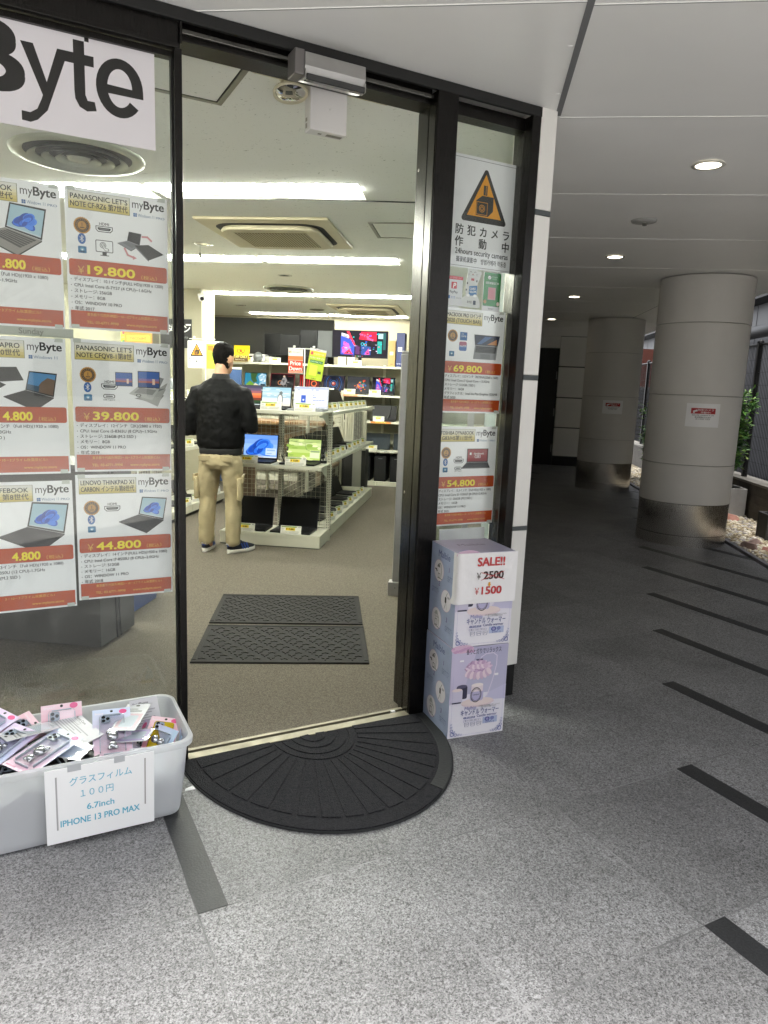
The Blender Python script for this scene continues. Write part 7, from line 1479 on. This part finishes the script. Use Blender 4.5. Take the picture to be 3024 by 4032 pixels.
    for z, rx, ry, cy in ((.216, .012, .016, -.004), (.211, .036, .046, -.004), (.199, .058, .073, -.003), (.178, .073, .093, -.003), (.150, .080, .102, -.004), (.118, .0805, .103, -.006), (.085, .0770, .094, -.008), (.055, .0722, .084, -.001), (.028, .0662, .074, .010), (.006, .060, .063, .012), (-.012, .052, .055, .016)):
        r = []
        for k in range(n):
            a = 2*PI*k/n; c, s2 = math.cos(a), math.sin(a); front = max(0, s2); zz = z+front**2*(.205-z)*(.55 if z < .13 else .1)+(abs(c)**6)*(.03 if .04 < z < .1 else 0)
            q = 1+.035*noise.noise(Vector((c*5, s2*5, z*40)))+(.02*noise.noise(Vector((c*14, s2*14, z*30)))); r.append((rx*c*q, cy+ry*s2*q*(1-.05*front), zz))
        rows.append(r)
    b.loft(rows, HR); hair = b.build('hair', t, smooth=True); sb = hair.modifiers.new('s', 'SUBSURF'); sb.levels = 2; sb.render_levels = 2
    tx = bpy.data.textures.new('tufts', 'CLOUDS'); tx.noise_scale = .012; d = hair.modifiers.new('tufts', 'DISPLACE'); d.texture = tx; d.strength = .012; d.texture_coords = 'LOCAL'
    # ---- jacket
    b = MB(); b.loft([ring((0, 0, .895), .186, .128, 24), ring((0, .0, .93), .205, .142, 24), ring((0, -.008, 1.02), .206, .146, 24), ring((0, -.012, 1.15), .208, .143, 24), ring((0, -.015, 1.28), .214, .138, 24), ring((0, -.012, 1.37), .205, .122, 24), ring((0, -.005, 1.43), .158, .098, 24), ring((0, .0, 1.475), .088, .078, 24)], JK)
    for s, ez, wz in ((-1, 1.03, 1.09), (1, 1.085, 1.12)):
        b.loft(limb([(s*.11, -.005, 1.385), (s*.195, -.012, 1.352), (s*.238, -.02, 1.23), (s*.262, -.03, 1.13 if s < 0 else 1.16), (s*.268, -.022, ez), (s*.225, .05, ez+.005), (s*.17, .14, wz-.01), (s*.125, .20, wz)], [.055, .074, .073, .070, .068, .063, .053, .044], 18), JK)
    jk = fused(b, 'jacket', t, .009, 12, .027, .13)
    b = MB(); b.loft([ring((0, .0, .842), .178, .124, 28), ring((0, .0, .852), .184, .129, 28), ring((0, .0, .895), .186, .130, 28), ring((0, .0, .905), .178, .122, 28)], RIB); b.build('hem_band', t, smooth=True)
    b = MB(); b.loft([ring((0, .0, 1.455), .086, .080, 24), ring((0, .0, 1.475), .078, .078, 24), ring((0, .006, 1.512), .068, .072, 24), ring((0, .008, 1.514), .060, .064, 24), ring((0, .003, 1.47), .062, .062, 24)], RIB, closed=False); b.build('collar', t, smooth=True)
    for s, wz in ((-1, 1.09), (1, 1.12)):
        b = MB(); b.loft(limb([(s*.132, .19, wz-.001), (s*.105, .228, wz+.0)], [.040, .036], 16), RIB); b.build('cuff', t, smooth=True)
    # ---- trousers with cargo pockets
    b = MB(); b.loft([ring((0, 0, .875), .168, .115, 24), ring((0, -.008, .82), .182, .130, 24), ring((0, -.012, .77), .186, .135, 24), ring((0, -.004, .725), .176, .118, 24)], KH)
    for s, dx in ((-1, -.012), (1, .006)):
        b.loft(limb([(s*.088, -.006, .80), (s*.096+dx*.3, -.004, .70), (s*.103+dx*.6, .004, .58), (s*.106+dx, .012, .47), (s*.108+dx, -.002, .36), (s*.108+dx, -.014, .25), (s*.110+dx, -.020, .15), (s*.110+dx, -.018, .095), (s*.110+dx, -.014, .075)], [(.090, .113), (.094, .106), (.084, .095), (.073, .082), (.070, .080), (.066, .077), (.064, .075), (.064, .076), (.060, .072)], 20), KH)
    fused(b, 'trousers', t, .008, 6, .017, .09)
    for s, dx in ((-1, -.008), (1, .004)):
        b = MB(); PM = T(s*.168+dx, -.012, .56) @ RZ(s*.25)
        b.loft([[tuple(PM @ Vector((s*x, y*q, z*q2))) for y, z in ((-.075, -.095), (.07, -.095), (.07, .095), (-.075, .095))] for x, q, q2 in ((-.02, 1.0, 1.0), (.012, 1.0, 1.0), (.026, .86, .88))], KH); pk = fixn(b.build('cargo_pocket', t, smooth=True, bevel=.012))
        b = MB(); b.box((-.004, -.08, -.03), (.012, .075, .03), KH, PM @ T(s*.022, 0, .085)); b.build('pocket_flap', pk, bevel=.004)
        b = MB(); b.box((-.052, -.006, -.022), (.052, .004, .022), KH, T(s*.092, -.131, .818) @ RX(.12) @ RY(s*.10)); b.build('back_flap', t, bevel=.003)
    # ---- sneakers
    for s, ax, px in ((-1, .10, -.125), (1, -.62, .108)):
        SM = T(px, -.045, .0) @ RZ(ax); sh = []
        def foot(f, z, g=0.0):
            pts = []
            for k in range(26):
                a = 2*PI*k/26; c, q = math.cos(a), math.sin(a); y = .105+.145*q; hw = (.038 if q < 0 else .047)*(1-.12*max(0, q)**3); pts.append(((hw*f+g)*c*(1 if abs(c) < .99 else 1), .105+(y-.105)*(1+g*2), z+(.012*max(0, q-.5) if z < .02 else 0)))
            return pts
        b = MB(SM); b.loft([foot(.95, .001), foot(1.04, .008, .002), foot(1.05, .026, .003), foot(1.0, .036)], SOLE); sole = fixn(b.build('shoe_sole', t, smooth=True, angle=.8))
        b = MB(SM)
        def up(f, z, y0, y1):
            return [((.043*f)*math.cos(2*PI*k/22), (y0+y1)/2+(y1-y0)/2*math.sin(2*PI*k/22), z) for k in range(22)]
        b.loft([up(1.0, .034, -.036, .246), up(1.02, .05, -.038, .240), up(.95, .068, -.036, .19), up(.86, .09, -.034, .12), up(.80, .112, -.034, .085)], NV); upp = fixn(b.build('shoe_upper', t, smooth=True))
        b = MB(SM); b.loft([[((.0445*f+.0006)*math.cos(a), .06+r*math.sin(a), z) for a in [PI*1.22+PI*.56*k/8 for k in range(9)]] for z, f, r in ((.062, .80, .0985), (.085, .76, .0975), (.108, .70, .0965))], BL2, closed=False)
        A = Art(b, T(.0, -.0405, .078) @ RX(PI/2)); A.text('adidas', 0, 0, .016, ink('#dfe4ee'), 'c', bold=.03); b.build('heel_patch', upp)
        b = MB(SM)
        for k in range(3):
            for q in (-1, 1): b.box((-.001, -.007, -.03), (.0015, .007, .022), BL2, T(q*.0425, .085+.026*k, .062) @ RY(q*-.22) @ RX(.3))
        b.build('stripes', upp)
    return t
person()
b = MB(); b.box((-.036, -.004, -.07), (.036, .004, .07), LBLK); b.box((-.032, -.0052, -.064), (.032, -.0042, .064), glow('#8a93a0', .6))
tag(b.build('phone', M=T(-2.125, 6.115, 1.13) @ RX(math.radians(-40)), bevel=.003), 'dark phone held by the man in both hands', 'phone')
